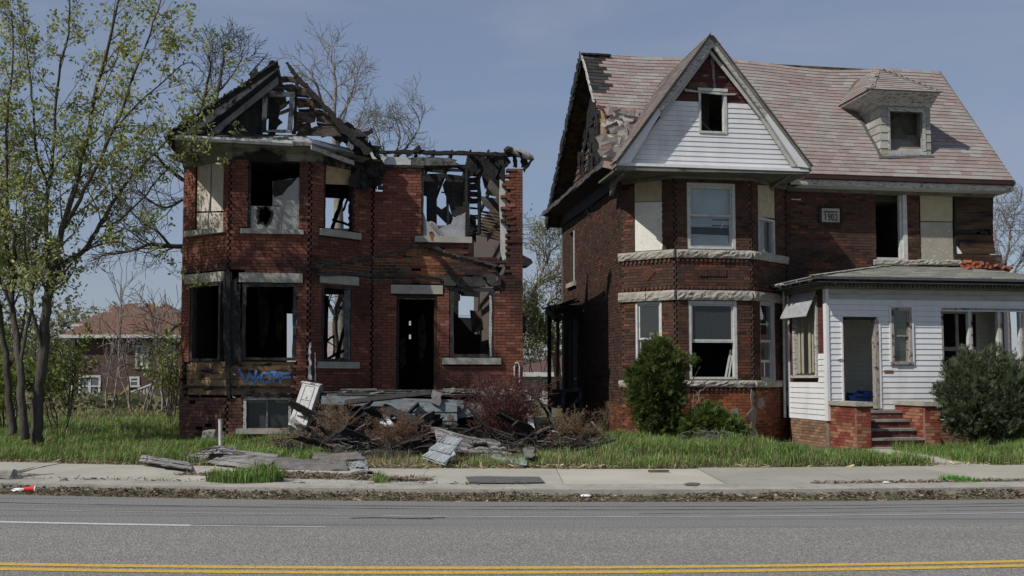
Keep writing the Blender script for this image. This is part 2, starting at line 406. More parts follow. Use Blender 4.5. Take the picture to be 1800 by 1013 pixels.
def asphalt_mat():
    m = bpy.data.materials.new('asphalt'); m.use_nodes = True; nt = m.node_tree; bs = nt.nodes['Principled BSDF']; bs.inputs['Roughness'].default_value = .85; bs.inputs['Specular IOR Level'].default_value = .3
    tc = nt.nodes.new('ShaderNodeTexCoord')
    def noise_(scale, det, st=(1, 1, 1), ro=.6):
        mp = nt.nodes.new('ShaderNodeMapping'); mp.inputs['Scale'].default_value = st; nt.links.new(tc.outputs['Object'], mp.inputs[0])
        n = nt.nodes.new('ShaderNodeTexNoise'); n.inputs['Scale'].default_value = scale; n.inputs['Detail'].default_value = det; n.inputs['Roughness'].default_value = ro; nt.links.new(mp.outputs[0], n.inputs[0]); return n.outputs[0]
    def mr(src, a, b, c=0., d=1.):
        r = nt.nodes.new('ShaderNodeMapRange'); r.inputs[1].default_value = a; r.inputs[2].default_value = b; r.inputs[3].default_value = c; r.inputs[4].default_value = d; nt.links.new(src, r.inputs[0]); return r.outputs[0]
    def mix(f, a, b, mode='MIX'):
        x = nt.nodes.new('ShaderNodeMix'); x.data_type = 'RGBA'; x.blend_type = mode; nt.links.new(f, x.inputs[0])
        for v, i in ((a, 6), (b, 7)):
            if isinstance(v, tuple): x.inputs[i].default_value = (*v, 1)
            else: nt.links.new(v, x.inputs[i])
        return x.outputs[2]
    sp = nt.nodes.new('ShaderNodeSeparateXYZ'); nt.links.new(tc.outputs['Object'], sp.inputs[0])
    v = nt.nodes.new('ShaderNodeTexVoronoi'); v.inputs['Scale'].default_value = 42; nt.links.new(tc.outputs['Object'], v.inputs[0])
    col = mix(mr(v.outputs['Color'], .2, .9), (.165, .16, .146), (.37, .352, .318))
    col = mix(mr(noise_(70, 3), .42, .62), col, (.10, .10, .097))
    col = mix(mr(noise_(.5, 4, (.35, 2.2, 1)), .4, .7, 0, .35), col, (.12, .12, .118))
    # the newer, finer and darker lane by the kerb: distance from the bowed lane edge
    xx = nt.nodes.new('ShaderNodeMath'); xx.operation = 'MULTIPLY'; nt.links.new(sp.outputs[0], xx.inputs[0]); nt.links.new(sp.outputs[0], xx.inputs[1])
    x2 = nt.nodes.new('ShaderNodeMath'); x2.operation = 'MULTIPLY_ADD'; x2.inputs[1].default_value = -.0125; nt.links.new(xx.outputs[0], x2.inputs[0]); nt.links.new(sp.outputs[1], x2.inputs[2])
    wob = nt.nodes.new('ShaderNodeMath'); wob.operation = 'MULTIPLY_ADD'; wob.inputs[1].default_value = .12; nt.links.new(noise_(1.2, 3), wob.inputs[0]); nt.links.new(x2.outputs[0], wob.inputs[2])
    lane = mr(wob.outputs[0], 10.98, 11.16)
    fine = mix(mr(noise_(120, 2), .35, .65), (.135, .134, .131), (.20, .198, .193))
    streak = mix(mr(noise_(1.0, 5, (.12, 7, 1)), .5, .68, 0, .8), fine, (.088, .088, .088))
    col = mix(lane, col, streak)
    nt.links.new(col, bs.inputs['Base Color'])
    bp = nt.nodes.new('ShaderNodeBump'); bp.inputs['Strength'].default_value = .9; bp.inputs['Distance'].default_value = .012; nt.links.new(v.outputs['Distance'], bp.inputs['Height']); nt.links.new(bp.outputs[0], bs.inputs['Normal'])
    return m
strip('road', -12, 13.9, 0.0, 0.0, asphalt_mat(), rows=8)
ypaint = mat('yellow_road_paint', (.56, .37, .06), (.44, .29, .055), 14, .7, .5, 60, c3=(.17, .15, .10), s3=30, lo3=.56, hi3=.64)
wpaint = mat('white_road_paint', (.52, .52, .50), (.38, .38, .37), 20, .7, .4, 60, c3=(.2, .2, .19), s3=45, lo3=.6, hi3=.68)
wworn = mat('worn_white_road_paint', (.40, .40, .39), (.24, .24, .235), 9, .8, .4, 60, stretch=(.3, 2, 1))
tar = mat('tar_seal', (.05, .05, .052), (.09, .09, .09), 3, .6, .2, 60)
fx = [x*.5 for x in range(-60, 61)]
strip('lane_line', 8.49, 8.61, .004, .004, ypaint, xs=fx)
strip('lane_line', 8.70, 8.82, .004, .004, ypaint, xs=fx)
strip('lane_line', 11.02, 11.12, .004, .004, wpaint, xs=[x for x in fx if x <= -3.5])
strip('lane_line', 11.035, 11.095, .004, .004, wworn, xs=[-3.5, -3.0, -2.5, -2.0])
strip('lane_line', 11.93, 11.99, .004, .004, wworn, xs=[x for x in fx if x >= -1.6])
strip('lane_line', 12.02, 12.05, .004, .004, wworn, xs=[x for x in fx if -6.5 <= x <= -1.6])
# tar seams
mb = MB()
def seam(mb, pts, w):
    vs = []; fs = []
    for i, (x, y) in enumerate(pts):
        ww = w*(.5+rnd.random()); vs += [(x, y-ww/2, .004), (x, y+ww/2, .004)]
    for i in range(len(pts)-1): fs.append((2*i, 2*i+2, 2*i+3, 2*i+1))
    mb.add(vs, fs)
for Y0, a, b, w in ((12.62, -14, 14, .028), (12.9, -3, 14, .022), (12.25, 1.5, 14, .016)):
    pts = []; x = a
    while x < b: pts.append((x, Y0+bow(x, Y0)+.02*fbm(x*.8, Y0))); x += .2
    seam(mb, pts, w)
pts = [(-1.85+.12*i, 11.84+.035*math.sin(i*.8)+.03*(i/9)) for i in range(10)]; seam(mb, pts, .05)
pts = [(-1.3+.1*i, 11.78+.02*math.sin(i)) for i in range(5)]; seam(mb, pts, .03)
o = mb.build('tar_seam', tar); o['kind'] = 'structure'

strip('kerb', 13.72, 14.34, .125, .135, M['kerb'], skirt=.14)
def walkmat():
    m = mat('sidewalk_concrete', (.36, .345, .305), (.29, .277, .243), .8, .92, .25, 90, c3=(.20, .185, .16), s3=3.0, lo3=.6, hi3=.82)
    return m
# sidewalk slabs: separate slabs with open joints
xs = [-21, -18.6, -15.9, -13.3, -10.4, -7.75, -5.0, -3.2, -1.35, .72, 3.0, 4.9, 6.7, 8.8, 11, 13, 15, 18, 22]
wm = walkmat(); wm2 = mat('newer_sidewalk_concrete', (.43, .415, .37), (.36, .345, .30), 1.2, .92, .2, 90)
mb = MB()
for i in range(len(xs)-1):
    a, b = xs[i]+.007, xs[i+1]-.007; n = 5; dz = rnd.uniform(-.008, .012); tl = rnd.uniform(-.01, .01)
    sk = .42 if a < 0 else -.35                       # joints run askew, as in the photo
    for k in range(n):
        p, q = a+(b-a)*k/n, a+(b-a)*(k+1)/n
        y = lambda x, Y: Y+bow(x, Y)
        c = (.96, .96, .95) if i % 3 else (1.1, 1.09, 1.06); c = tuple(v*(.84 if a > 2.5 and a < 8 else 1) for v in c)
        zt = .125+dz
        mb.hexa([(p, y(p, 14.36), 0), (q, y(q, 14.36), 0), (q, y(q, 16.72), 0), (p, y(p, 16.72), 0), (p, y(p, 14.36), zt), (q, y(q, 14.36), zt), (q, y(q, 16.72), zt+tl+.015), (p, y(p, 16.72), zt+tl+.015)], c)
ms = mat('sidewalk_concrete_slabs', (.36, .345, .305), (.30, .287, .25), .8, .92, .25, 90, c3=(.21, .195, .17), s3=3.0, lo3=.6, hi3=.82, attr=True)
o = mb.build('sidewalk', ms); o['kind'] = 'structure'
# the walk leading to the steps
a = WZ(1640, 812, .14); mb = MB()
mb.hexa([(7.0, 17.0, .0), (7.95, 17.0, .0), (7.75, 21.2, .0), (7.3, 21.2, .0), (7.0, 17.0, .165), (7.95, 17.0, .165), (7.75, 21.2, .15), (7.3, 21.2, .15)])
o = mb.build('path', M['concrete']); o['kind'] = 'structure'
# dark asphalt patch in the sidewalk
pm = mat('asphalt_patch', (.07, .072, .075), (.13, .13, .13), 14, .9, .8, 50)
mb = MB(); pix = [(818, 838), (850, 837), (900, 838), (948, 838), (958, 848), (900, 849), (850, 849), (824, 848)]
mb.add([WZ(x, y, .152) for x, y in pix], [tuple(range(8))[::-1]]); o = mb.build('asphalt_patch', pm); o['kind'] = 'structure'

# ---------------------------------------------------------------- grass as real blades
def in_poly(px, py, poly):
    r = np.zeros(len(px), bool); n = len(poly)
    for i in range(n):
        x0, y0 = poly[i]; x1, y1 = poly[(i+1) % n]
        c = ((y0 > py) != (y1 > py)) & (px < (x1-x0)*(py-y0)/((y1-y0) if y1 != y0 else 1e-9)+x0); r ^= c
    return r
nrs = np.random.RandomState(5)
def vnoise(x, y, s, seed=0):
    rs = np.random.RandomState(seed); T = rs.rand(64, 64); X = x/s; Y = y/s; i = np.floor(X).astype(int); j = np.floor(Y).astype(int); fx_ = X-i; fy_ = Y-j
    fx_ = fx_*fx_*(3-2*fx_); fy_ = fy_*fy_*(3-2*fy_); g = lambda a, b: T[a % 64, b % 64]
    return (g(i, j)*(1-fx_)+g(i+1, j)*fx_)*(1-fy_)+(g(i, j+1)*(1-fx_)+g(i+1, j+1)*fx_)*fy_
def blades(poly, density, h, w=.011, cols=((.115, .215, .04), (.17, .28, .065), (.08, .155, .03), (.23, .32, .11)), dry=.12, seed=1, lean=.85, clump=.6, gzf=None, hvar=.8):
    rs = np.random.RandomState(seed); P = np.array(poly); x0, y0 = P.min(0); x1, y1 = P.max(0)
    n = int((x1-x0)*(y1-y0)*density); x = rs.uniform(x0, x1, n); y = rs.uniform(y0, y1, n)
    k = in_poly(x, y, poly); x = x[k]; y = y[k]
    cn = vnoise(x, y, .45, seed+1)*.6+vnoise(x, y, .16, seed+2)*.4
    k = rs.rand(len(x)) < (1-clump)+clump*2*np.clip(cn-.15, 0, 1); x = x[k]; y = y[k]; cn = cn[k]; n = len(x)
    f = gzf or gz; z = np.array([f(a, b) for a, b in zip(x, y)])-.01
    hh = h*(1-hvar+hvar*2*cn)*rs.uniform(.5, 1.25, n)
    an = rs.uniform(0, 2*np.pi, n); ln = rs.uniform(.05, 1, n)*lean*hh; wx = np.cos(an+np.pi/2)*w/2*rs.uniform(.6, 1.4, n); wy = np.sin(an+np.pi/2)*w/2*rs.uniform(.6, 1.4, n)
    base = np.stack([x, y, z], 1); mid = base+np.stack([np.cos(an)*ln*.35, np.sin(an)*ln*.35, hh*.6], 1); tip = base+np.stack([np.cos(an)*ln*1.15, np.sin(an)*ln*1.15, hh*np.clip(1-ln/hh*.35, .5, 1)], 1)
    wv = np.stack([wx, wy, np.zeros(n)], 1)
    Q = np.stack([base-wv, base+wv, mid+wv*.8, mid-wv*.8], 1); T = np.stack([mid-wv*.8, mid+wv*.8, tip], 1)
    c = np.array(cols)[rs.randint(0, len(cols), n)]*rs.uniform(.75, 1.25, (n, 1)); big = vnoise(x, y, 1.1, seed+9)[:, None]; c = c*(.75+.5*big)
    d = rs.rand(n) < dry*(.4+1.2*(1-cn)); c[d] = np.array([(.30, .25, .14)])*rs.uniform(.6, 1.2, (d.sum(), 1)); return Q, T, c
def grass(name, specs):
    polys = []; cols = []
    for sp in specs:
        Q, T, c = blades(**sp); polys += [Q, T]; cols += [c, c]
    o = npmesh(name, polys, cols, M['grass']); o['kind'] = 'stuff'
    tag(o, None, 'grass'); return o
yk = lambda x: 16.8+bow(x, 16.6)
edge = [(x, yk(x)) for x in np.arange(-14, 14.1, .5)]
def band(x0, x1, a, b):                            # region along the walk
    xs_ = np.linspace(x0, x1, 12); return [(x, yk(x)+a) for x in xs_]+[(x, yk(x)+b) for x in xs_[::-1]]
G1 = grass('grass', [
    dict(poly=band(-13, -3.4, 0, 5.6), density=850, h=.17, seed=3, dry=.24),
    dict(poly=band(-13, -6.0, -.02, .6), density=1500, h=.22, seed=4, dry=.3, lean=.7),
    dict(poly=[(-16, 22.4), (-7.6, 22.4), (-8, 30), (-20, 30)], density=420, h=.26, w=.014, seed=6, dry=.3),
    dict(poly=[(-30, 30), (-8, 30), (-12, 48), (-34, 48)], density=110, h=.32, w=.03, seed=7, dry=.55, cols=((.12, .17, .05), (.16, .2, .07), (.2, .19, .09)))])
tag(G1, 'green grass of the empty lot and verge left of the burnt brick house')
G2 = grass('grass', [
    dict(poly=band(1.5, 5.5, -.02, 5.6), density=1050, h=.20, seed=13, dry=.24), dict(poly=band(5.5, 7.0, -.02, 1.3), density=1300, h=.21, seed=16, dry=.12), dict(poly=band(5.5, 7.15, 1.3, 4.2), density=1000, h=.11, seed=17, dry=.2),
    dict(poly=band(1.7, 7.1, -.06, .5), density=1500, h=.17, seed=14, dry=.55, lean=.9),
    dict(poly=[(4.0, yk(4)), (6.9, yk(7)), (6.8, 17.9), (4.4, 18.0)], density=900, h=.24, seed=15, dry=.04)])
tag(G2, 'long green grass in front of the brown brick house, left of its steps')
G3 = grass('grass', [
    dict(poly=band(7.7, 13, 0, 3.6), density=1300, h=.23, seed=23, dry=.12),
    dict(poly=band(7.95, 13, -.1, .45), density=1300, h=.22, seed=24, dry=.5, lean=.9)])
tag(G3, 'green grass by the walk right of the porch steps')
G4 = grass('grass', [
    dict(poly=[(-.9, yk(0)+.1), (.9, yk(0)+.05), (1.3, 18.2), (-.6, 18.0)], density=900, h=.15, seed=33, dry=.5),
    dict(poly=[(-3.4, yk(0)+.1), (1.6, yk(0)+.0), (1.7, 22.6), (-4.2, 22.4)], density=320, h=.12, seed=34, dry=.75),
    dict(poly=[(.4, 17.0), (1.9, 17.0), (1.9, 18.4), (.7, 18.4)], density=700, h=.2, seed=35, dry=.5)])
tag(G4, 'thin patches of grass coming up between the debris boards')
zc = lambda x, y: .13
def tuft(px0, px1, py, h, dens, seed, dd=.5, cols=None, dry=.08):
    a = WZ(px0, py, .13); b = WZ(px1, py, .13); cx = (a.x+b.x)/2; rx = (b.x-a.x)/2; poly = [(cx+rx*math.cos(t), a.y+dd*math.sin(t)) for t in np.linspace(0, 6.28, 14)[:-1]]
    d = dict(poly=poly, density=dens, h=h, seed=seed, dry=dry, gzf=zc, lean=.8)
    if cols: d['cols'] = cols
    return d
G5 = grass('grass', [tuft(362, 500, 846, .22, 2600, 41, .38), tuft(655, 684, 848, .14, 2600, 42, .15)])
tag(G5, 'clump of green grass growing on the sidewalk by the kerb, before the grey roofing sheet')
G6 = grass('grass', [tuft(1650, 1745, 846, .09, 3000, 43, .2, cols=((.06, .2, .02), (.09, .26, .03)))])
tag(G6, 'low bright green weeds at the kerb on the right')
# gutter litter: dead stems and leaves against the kerb
def litter(name, poly, n, size, cols, seed, z0, zh, label, slope=None):
    rs = np.random.RandomState(seed); P = np.array(poly); x0, y0 = P.min(0); x1, y1 = P.max(0); x = rs.uniform(x0, x1, n*3); y = rs.uniform(y0, y1, n*3); k = in_poly(x, y, poly); x = x[k][:n]; y = y[k][:n]; n = len(x)
    keep = rs.rand(n) < .35+.9*vnoise(x, y, .35, seed+3); x = x[keep]; y = y[keep]; n = len(x)
    if slope: z = np.array([slope(a, b) for a, b in zip(x, y)])+rs.rand(n)**2*zh
    else: z = z0+rs.rand(n)**2*zh
    c = np.stack([x, y, z], 1); a = rs.uniform(0, 2*np.pi, n); e = rs.normal(0, .35, n); ln = size*rs.uniform(.4, 1.6, n)
    d = np.stack([np.cos(a)*np.cos(e), np.sin(a)*np.cos(e), np.sin(e)], 1)*ln[:, None]/2; s = np.stack([-np.sin(a), np.cos(a), rs.normal(0, .6, n)], 1)*(.0025+.006*(rs.rand(n) < .22))[:, None]
    Q = np.stack([c-d-s, c+d-s, c+d+s, c-d+s], 1); col = np.array(cols)[rs.randint(0, len(cols), n)]*rs.uniform(.6, 1.25, (n, 1))
    o = npmesh(name, [Q], [col], M['dry']); o['kind'] = 'stuff'; tag(o, label, 'litter'); return o
kx = np.linspace(-13, 13, 60)
browns = ((.20, .16, .11), (.12, .09, .066), (.28, .235, .17), (.07, .056, .046), (.16, .115, .085))
litter('leaf_litter', [(x, 13.40+bow(x, 13.6)) for x in kx]+[(x, 13.78+bow(x, 13.6)) for x in kx[::-1]], 52000, .06, browns, 51, 0, 0, 'matted brown dead weeds along the gutter at the kerb',
       slope=lambda x, y: max(0, .115*((y-bow(x, 13.6))-13.40)/.38*(.6+.5*vnoise(np.array([x]), np.array([y]), .5, 5)[0])))
litter('leaf_litter', [(x, 14.22+bow(x, 14.4)) for x in kx if x < .5]+[(x, 14.42+bow(x, 14.4)) for x in kx[::-1] if x < .5], 3000, .07, browns, 52, .135, .03, 'thin line of dead weeds in the joint behind the left kerb')
litter('leaf_litter', [(x, 14.28+bow(x, 14.4)) for x in kx if 4 < x < 9]+[(x, 14.46+bow(x, 14.4)) for x in kx[::-1] if 4 < x < 9], 1800, .07, browns, 53, .135, .03, 'dead weeds in the joint behind the right kerb')
a = WZ(290, 838, .13); b = WZ(760, 846, .13)
litter('leaf_litter', [(a.x, a.y+.3), (a.x+1.2, a.y-.1), (b.x, b.y-.1), (b.x, b.y+.25), (a.x+1.5, a.y+.6)], 5000, .09, browns, 54, .135, .035, 'brown plant litter on the sidewalk round the grass clump')
litter('leaf_litter', [(x, yk(x)-.14) for x in kx]+[(x, yk(x)+.2) for x in kx[::-1]], 26000, .10, ((.33, .27, .17), (.24, .19, .12), (.16, .12, .08), (.4, .34, .22)), 55, .145, .05, 'straw coloured dead grass along the inner edge of the sidewalk')
# ================================================================= BURNT BRICK HOUSE (left)
PB = -1.1
uL = uu(320, 0); uR = uu(919, 0)
W_lc = Wall((uL, 0), (uu(402, PB), PB)); W_bf = Wall((uu(402, PB), PB), (uu(545, PB), PB)); W_rc = Wall((uu(545, PB), PB), (uu(655, 0), 0)); W_mn = Wall((uu(655, 0), 0), (uR, 0))
DB = 8.0
W_ls = Wall((uL, DB), (uL, 0)); W_rs = Wall((uR, 0), (uR, DB)); W_bk = Wall((uL, DB), (uR, DB))
ZB = .12
H1 = thing('burnt_house', 'fire gutted red brick house with a charred open gable', 'house', ((uL+uR)/2, 0, ZB), framed=True)
# soot and stains: pixel blobs read as places on the facade: (px, py, rx, ry, strength)
def blobs(lst, W):
    out = []
    for (x, y, rx, ry, s) in lst:
        k, z = W.at(x, y); k2, z2 = W.at(x+rx, y+ry); u = (W.A+W.D*k).x; u2 = (W.A+W.D*k2).x; out.append((u, z, max(.03, abs(u2-u)), max(.03, abs(z2-z)), s))
    return out
def blobval(B, u, z, sc=2.2):
    v = 0
    for (a, b, ra, rb, s) in B:
        d = ((u-a)/ra)**2+((z-b)/rb)**2
        if d < 1.6: v = max(v, s*min(1, max(0, 1.45-d-.35*fbm(u*sc, z*sc, a))))
    return v
soot1 = blobs([(575, 478, 30, 14, .6), (640, 520, 22, 60, .6), (835, 478, 60, 24, .85), (880, 440, 45, 60, .7), (908, 520, 18, 50, .55), (730, 503, 60, 12, .6), (820, 500, 60, 18, .7), (470, 475, 80, 10, .55), (360, 476, 45, 9, .6), (595, 480, 45, 20, .6), (660, 560, 12, 120, .35), (535, 340, 12, 60, .5), (395, 320, 12, 50, .45), (785, 440, 60, 14, .5), (480, 272, 90, 16, .7), (800, 660, 60, 30, .3), (545, 560, 10, 80, .35), (402, 480, 16, 14, .9), (545, 470, 60, 14, .75), (545, 490, 30, 22, .8), (640, 500, 30, 50, .6), (680, 480, 45, 25, .75), (590, 440, 60, 20, .35), (655, 320, 20, 40, .5), (660, 345, 25, 12, .5), (905, 430, 26, 60, .5), (880, 500, 50, 26, .85), (840, 470, 60, 30, .7), (700, 490, 30, 14, .4), (420, 330, 10, 50, .3), (550, 300, 12, 30, .5), (640, 440, 30, 16, .3), (900, 560, 12, 60, .2), (750, 430, 90, 15, .3), (610, 665, 60, 30, .25), (500, 650, 60, 15, .35)], front(0))
brk = blobs([(700, 465, 110, 22, 1.0), (640, 470, 60, 16, 1), (790, 470, 60, 18, .7)], front(0))
z_porch = zz(740, 497, 0)
def scar(u, z):                                   # the gable-shaped mark of the lost porch roof
    a, b, c = uu(556, 0), uu(740, 0), uu(884, 0); zt = zz(740, 432, 0); zl = zz(556, 470, 0); zr = zz(884, 470, 0)
    if not (a < u < c) or z < z_porch-.05: return False
    top = zl+(zt-zl)*(u-a)/(b-a) if u < b else zt+(zr-zt)*(u-b)/(c-b)
    return z < top
zsh_hi = zz(420, 635, PB); zsh_lo = zz(420, 697, PB)
def colL(u, z, m=0):
    n = fbm(u*.9, z*.9, 3.1); r = rnd.random()
    c = Vector((.168, .066, .046))*(1+.16*n)*rnd.uniform(.89, 1.1)
    if r < .04: c = c*.65
    if r > .96: c = Vector((.25, .11, .075))
    if scar(u, z):
        c = Vector((.21, .08, .036))*rnd.uniform(.7, 1.25)
        if r < .25: c = Vector((.24, .13, .07))*rnd.uniform(.8, 1.1)
        elif r < .4: c = Vector((.14, .04, .03))
    if z < zsh_lo and u < uu(545, PB):
        c = Vector((.13, .065, .05))*(1+.5*fbm(u*2, z*2, 5))*rnd.uniform(.6, 1.3)
    s = blobval(soot1, u, z)
    s = max(s, .8*max(0, fbm(u*.55+9, z*.5, 1.5)-.35))
    if z > zz(700, 440, 0): s = max(s, 0)
    s = min(.96, s*rnd.uniform(.85, 1.12))
    return tuple(c*(1-s)+Vector((.016, .015, .015))*s)
def mortL(u, z):
    if scar(u, z) and fbm(u*3, z*3, 8) > -.2: return (.30, .28, .24)
    return (.05, .028, .024)
zb0 = ZB; ztB = zz(460, 281, PB); ztM = zz(700, 290, 0)
def H(W, *r): return W.rect(*r)
mb = MB()
looseL = lambda m, z, u: .14 if rnd.random() < .006 else 0
zsh_hi = zz(420, 635, PB); zsh_lo = zz(420, 697, PB)
opn_lc = [H(W_lc, 343, 278, 392, 403), H(W_lc, 333, 497, 401, 636), H(W_lc, 326, 480, 395, 497), H(W_lc, 328, 403, 396, 412)]
opn_bf = [H(W_bf, 436, 282, 526, 403), H(W_bf, 425, 497, 521, 636), H(W_bf, 420, 480, 532, 497), H(W_bf, 428, 697, 512, 753), H(W_bf, 423, 403, 534, 412)]
opn_rc = [H(W_rc, 570, 285, 622, 406), H(W_rc, 565, 500, 617, 636), H(W_rc, 562, 484, 630, 500), H(W_rc, 557, 636, 629, 647), H(W_rc, 561, 406, 632, 418)]
def keep_lc(m, z, u):
    if zsh_lo < z < zsh_hi and m > .10: return False                      # bricks fallen away, boards behind
    if z < zsh_lo and fbm(m*5, z*6, 2) > .55: return False
    k = W_lc.at(395, 480)[0]
    if m > k-.05 and zz(420, 640, PB) < z < zz(420, 474, PB): return False
    return True
def keep_bf(m, z, u):
    kR = W_bf.at(512, 660)[0]
    if zsh_lo < z < zsh_hi and m < kR+.12*(round(z/.07) % 2): return False
    if m < W_bf.at(425, 560)[0] and zz(420, 640, PB) < z < zz(420, 476, PB): return False
    return True
brick_wall(mb, W_lc, zb0, ztB, opn_lc, keep_lc, colL, tooth=(0, .045), mortar=mortL, loose=looseL)
brick_wall(mb, W_bf, zb0, ztB, opn_bf, keep_bf, colL, tooth=(.045, .045), mortar=mortL, loose=looseL)
brick_wall(mb, W_rc, zb0, ztB, opn_rc, None, colL, tooth=(.045, .04), mortar=mortL, loose=looseL)
opn_mn = [H(W_mn, 741, 200, 822, 427), H(W_mn, 729, 416, 829, 427), H(W_mn, 697, 517, 768, 700), H(W_mn, 687, 500, 778, 517), H(W_mn, 790, 505, 868, 641), H(W_mn, 777, 628, 880, 641), H(W_mn, 780, 486, 880, 505)]
zH0 = zz(850, 408, 0); uH0 = uu(822, 0)
ledge = [(822, 414), (845, 412), (850, 406), (860, 410), (872, 420), (880, 452), (886, 470)]
def keep_mn(m, z, u):
    px_ = 0
    # ragged opening between the burnt window and the right pier
    a = uu(822, 0); b = uu(888, 0)
    if a-.02 < u < b+.2:
        zl = None
        pts = [(uu(x, 0), zz(x, y, 0)) for x, y in ledge]
        for (x0, z0_), (x1, z1_) in zip(pts, pts[1:]):
            if x0 <= u <= x1: zl = z0_+(z1_-z0_)*(u-x0)/(x1-x0)
        if u < b-.02 and zl is not None and z > zl and z < 99:
            return False
        edge = uu(884, 0)+.14*noise.noise(Vector((z*9.3, 4.2, 0)))+(.09 if round((z-zb0)/.071) % 2 else 0)
        if z > zz(880, 455, 0) and u < edge: return False
    if zz(890, 487, 0) < z < zz(890, 462, 0) and uu(868, 0) < u < uu(897, 0): return False
    if z > zz(660, 335, 0)-.03 and z < zz(660, 322, 0) and uu(653, 0) < u < uu(669, 0): return False
    for (x, y) in ((714, 454), (728, 476), (733, 476), (765, 439), (771, 440), (878, 512), (888, 517), (741, 502)):
        if abs(u-uu(x, 0)) < .09 and abs(z-zz(x, y, 0)) < .036: return False
    if z > ztM-.3 and u > uu(880, 0): return True
    return True
def looseR(m, z, u):
    if u < uu(902, 0) and u > uu(875, 0) and z > zz(880, 455, 0): return .28 if rnd.random() < .45 else .05
    if uu(825, 0) < u < uu(885, 0) and zz(850, 455, 0) < z < zz(850, 405, 0): return .08 if rnd.random() < .5 else 0
    return .12 if rnd.random() < .008 else 0
brick_wall(mb, W_mn, zb0, ztM, opn_mn, keep_mn, colL, tooth=(.03, 0), mortar=mortL, loose=looseR)
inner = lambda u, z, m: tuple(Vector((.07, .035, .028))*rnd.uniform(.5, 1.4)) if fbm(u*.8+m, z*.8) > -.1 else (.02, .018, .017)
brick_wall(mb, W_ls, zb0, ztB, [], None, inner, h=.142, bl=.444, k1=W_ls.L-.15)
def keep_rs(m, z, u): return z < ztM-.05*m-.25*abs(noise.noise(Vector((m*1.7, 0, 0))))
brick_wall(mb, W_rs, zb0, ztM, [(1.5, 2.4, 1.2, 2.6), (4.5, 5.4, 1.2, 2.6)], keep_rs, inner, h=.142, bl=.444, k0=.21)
# rear wall: the gaps of the rear windows let daylight through, as far as the photo shows it
bk = [H(W_bk, 572, 348, 617, 404), H(W_bk, 560, 512, 612, 640), H(W_bk, 500, 545, 524, 640), H(W_bk, 770, 322, 783, 352), H(W_bk, 806, 520, 863, 590), H(W_bk, 719, 562, 723, 570), H(W_bk, 719, 590, 723, 598), H(W_bk, 755, 545, 763, 549), H(W_bk, 475, 552, 480, 562), H(W_bk, 742, 300, 760, 305)]
def keep_bk(m, z, u):
    if z > zz(850, 300, 8) and u > uu(650, 8): return False
    if fbm(u*2.3, z*2.3, 5) > .86: return False
    return True
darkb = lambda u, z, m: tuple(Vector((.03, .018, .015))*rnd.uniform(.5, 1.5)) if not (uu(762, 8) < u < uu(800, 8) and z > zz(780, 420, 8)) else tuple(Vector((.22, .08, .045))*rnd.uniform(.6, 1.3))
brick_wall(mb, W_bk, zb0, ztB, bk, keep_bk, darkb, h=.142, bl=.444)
mb.build('brick_wall', M['brick'], H1)

# stone sills and lintels: one part each
def stone(W, px, o=.03, t=.2, m='sillstone', name='sill', parent=H1, bev=0):
    k0, k1, z0, z1 = W.rect(*px); b = MB(); b.wbox(W, k0, k1, o, -t, z0+.003, z1-.003); return b.build(name, M[m], parent)
for W, px in ((W_lc, (328, 403, 397, 413)), (W_bf, (423, 403, 534, 412)), (W_rc, (561, 406, 632, 418)), (W_mn, (729, 416, 829, 427)), (W_rc, (557, 636, 629, 648)), (W_mn, (777, 629, 880, 641)), (W_bf, (415, 753, 523, 763))):
    stone(W, px, .07)
for W, px in ((W_lc, (326, 480, 395, 497)), (W_bf, (420, 480, 532, 497)), (W_rc, (562, 484, 630, 500)), (W_mn, (687, 501, 778, 517))):
    stone(W, px, .025, name='lintel')
# broken dark lintel over the right window
st = mat('sooty_stone', (.07, .068, .062), (.025, .024, .023), 4, .9, .9, 25, c3=(.18, .17, .15), s3=9, lo3=.6, hi3=.75)
b = MB(); b.trace(W_mn, [(812, 487), (852, 488), (854, 504), (808, 504)], .02, .2); b.trace(W_mn, [(779, 484), (809, 486), (808, 494), (802, 499), (800, 503), (781, 502)], .06, .25); b.trace(W_mn, [(854, 488), (880, 488), (880, 502), (862, 503), (856, 497)], .06, .25); b.trace(W_mn, [(846, 483), (868, 483), (878, 488), (846, 488)], .05, .2)
b.build('lintel', st, H1)['label'] = 'broken soot black lintel'
# stone band of porch roof scar: timber strips left in the wall
b = MB()
def strip_on(W, pts, w, o=.03, mi=None):
    for (x0, y0), (x1, y1) in zip(pts, pts[1:]): b.board(W.pt(x0, y0, o), W.pt(x1, y1, o), w, .04, up=(W.n.x, W.n.y, 0), jag=.5, n=9)
strip_on(W_mn, [(656, 484), (700, 485), (775, 487)], .055); strip_on(W_mn, [(656, 452), (690, 444), (736, 431)], .05); strip_on(W_mn, [(738, 431), (770, 440), (800, 449), (830, 456), (872, 468)], .045)
strip_on(W_mn, [(745, 430), (757, 437), (775, 438)], .07, .05)
W_rf = W_rc
for (x0, y0), (x1, y1) in (((556, 482), (600, 483)), ((600, 483), (655, 484)), ((553, 470), (600, 462)), ((600, 462), (655, 452))): b.board(W_rc.pt(x0, y0, .03), W_rc.pt(x1, y1, .03), .06, .04, up=(W_rc.n.x, W_rc.n.y, 0), jag=.35, n=5)
b.build('flashing_strip', mat('burnt_flashing', (.07, .068, .066), (.025, .025, .025), 6, .8, .8, 30, c3=(.2, .2, .2), s3=8, lo3=.6, hi3=.72), H1)
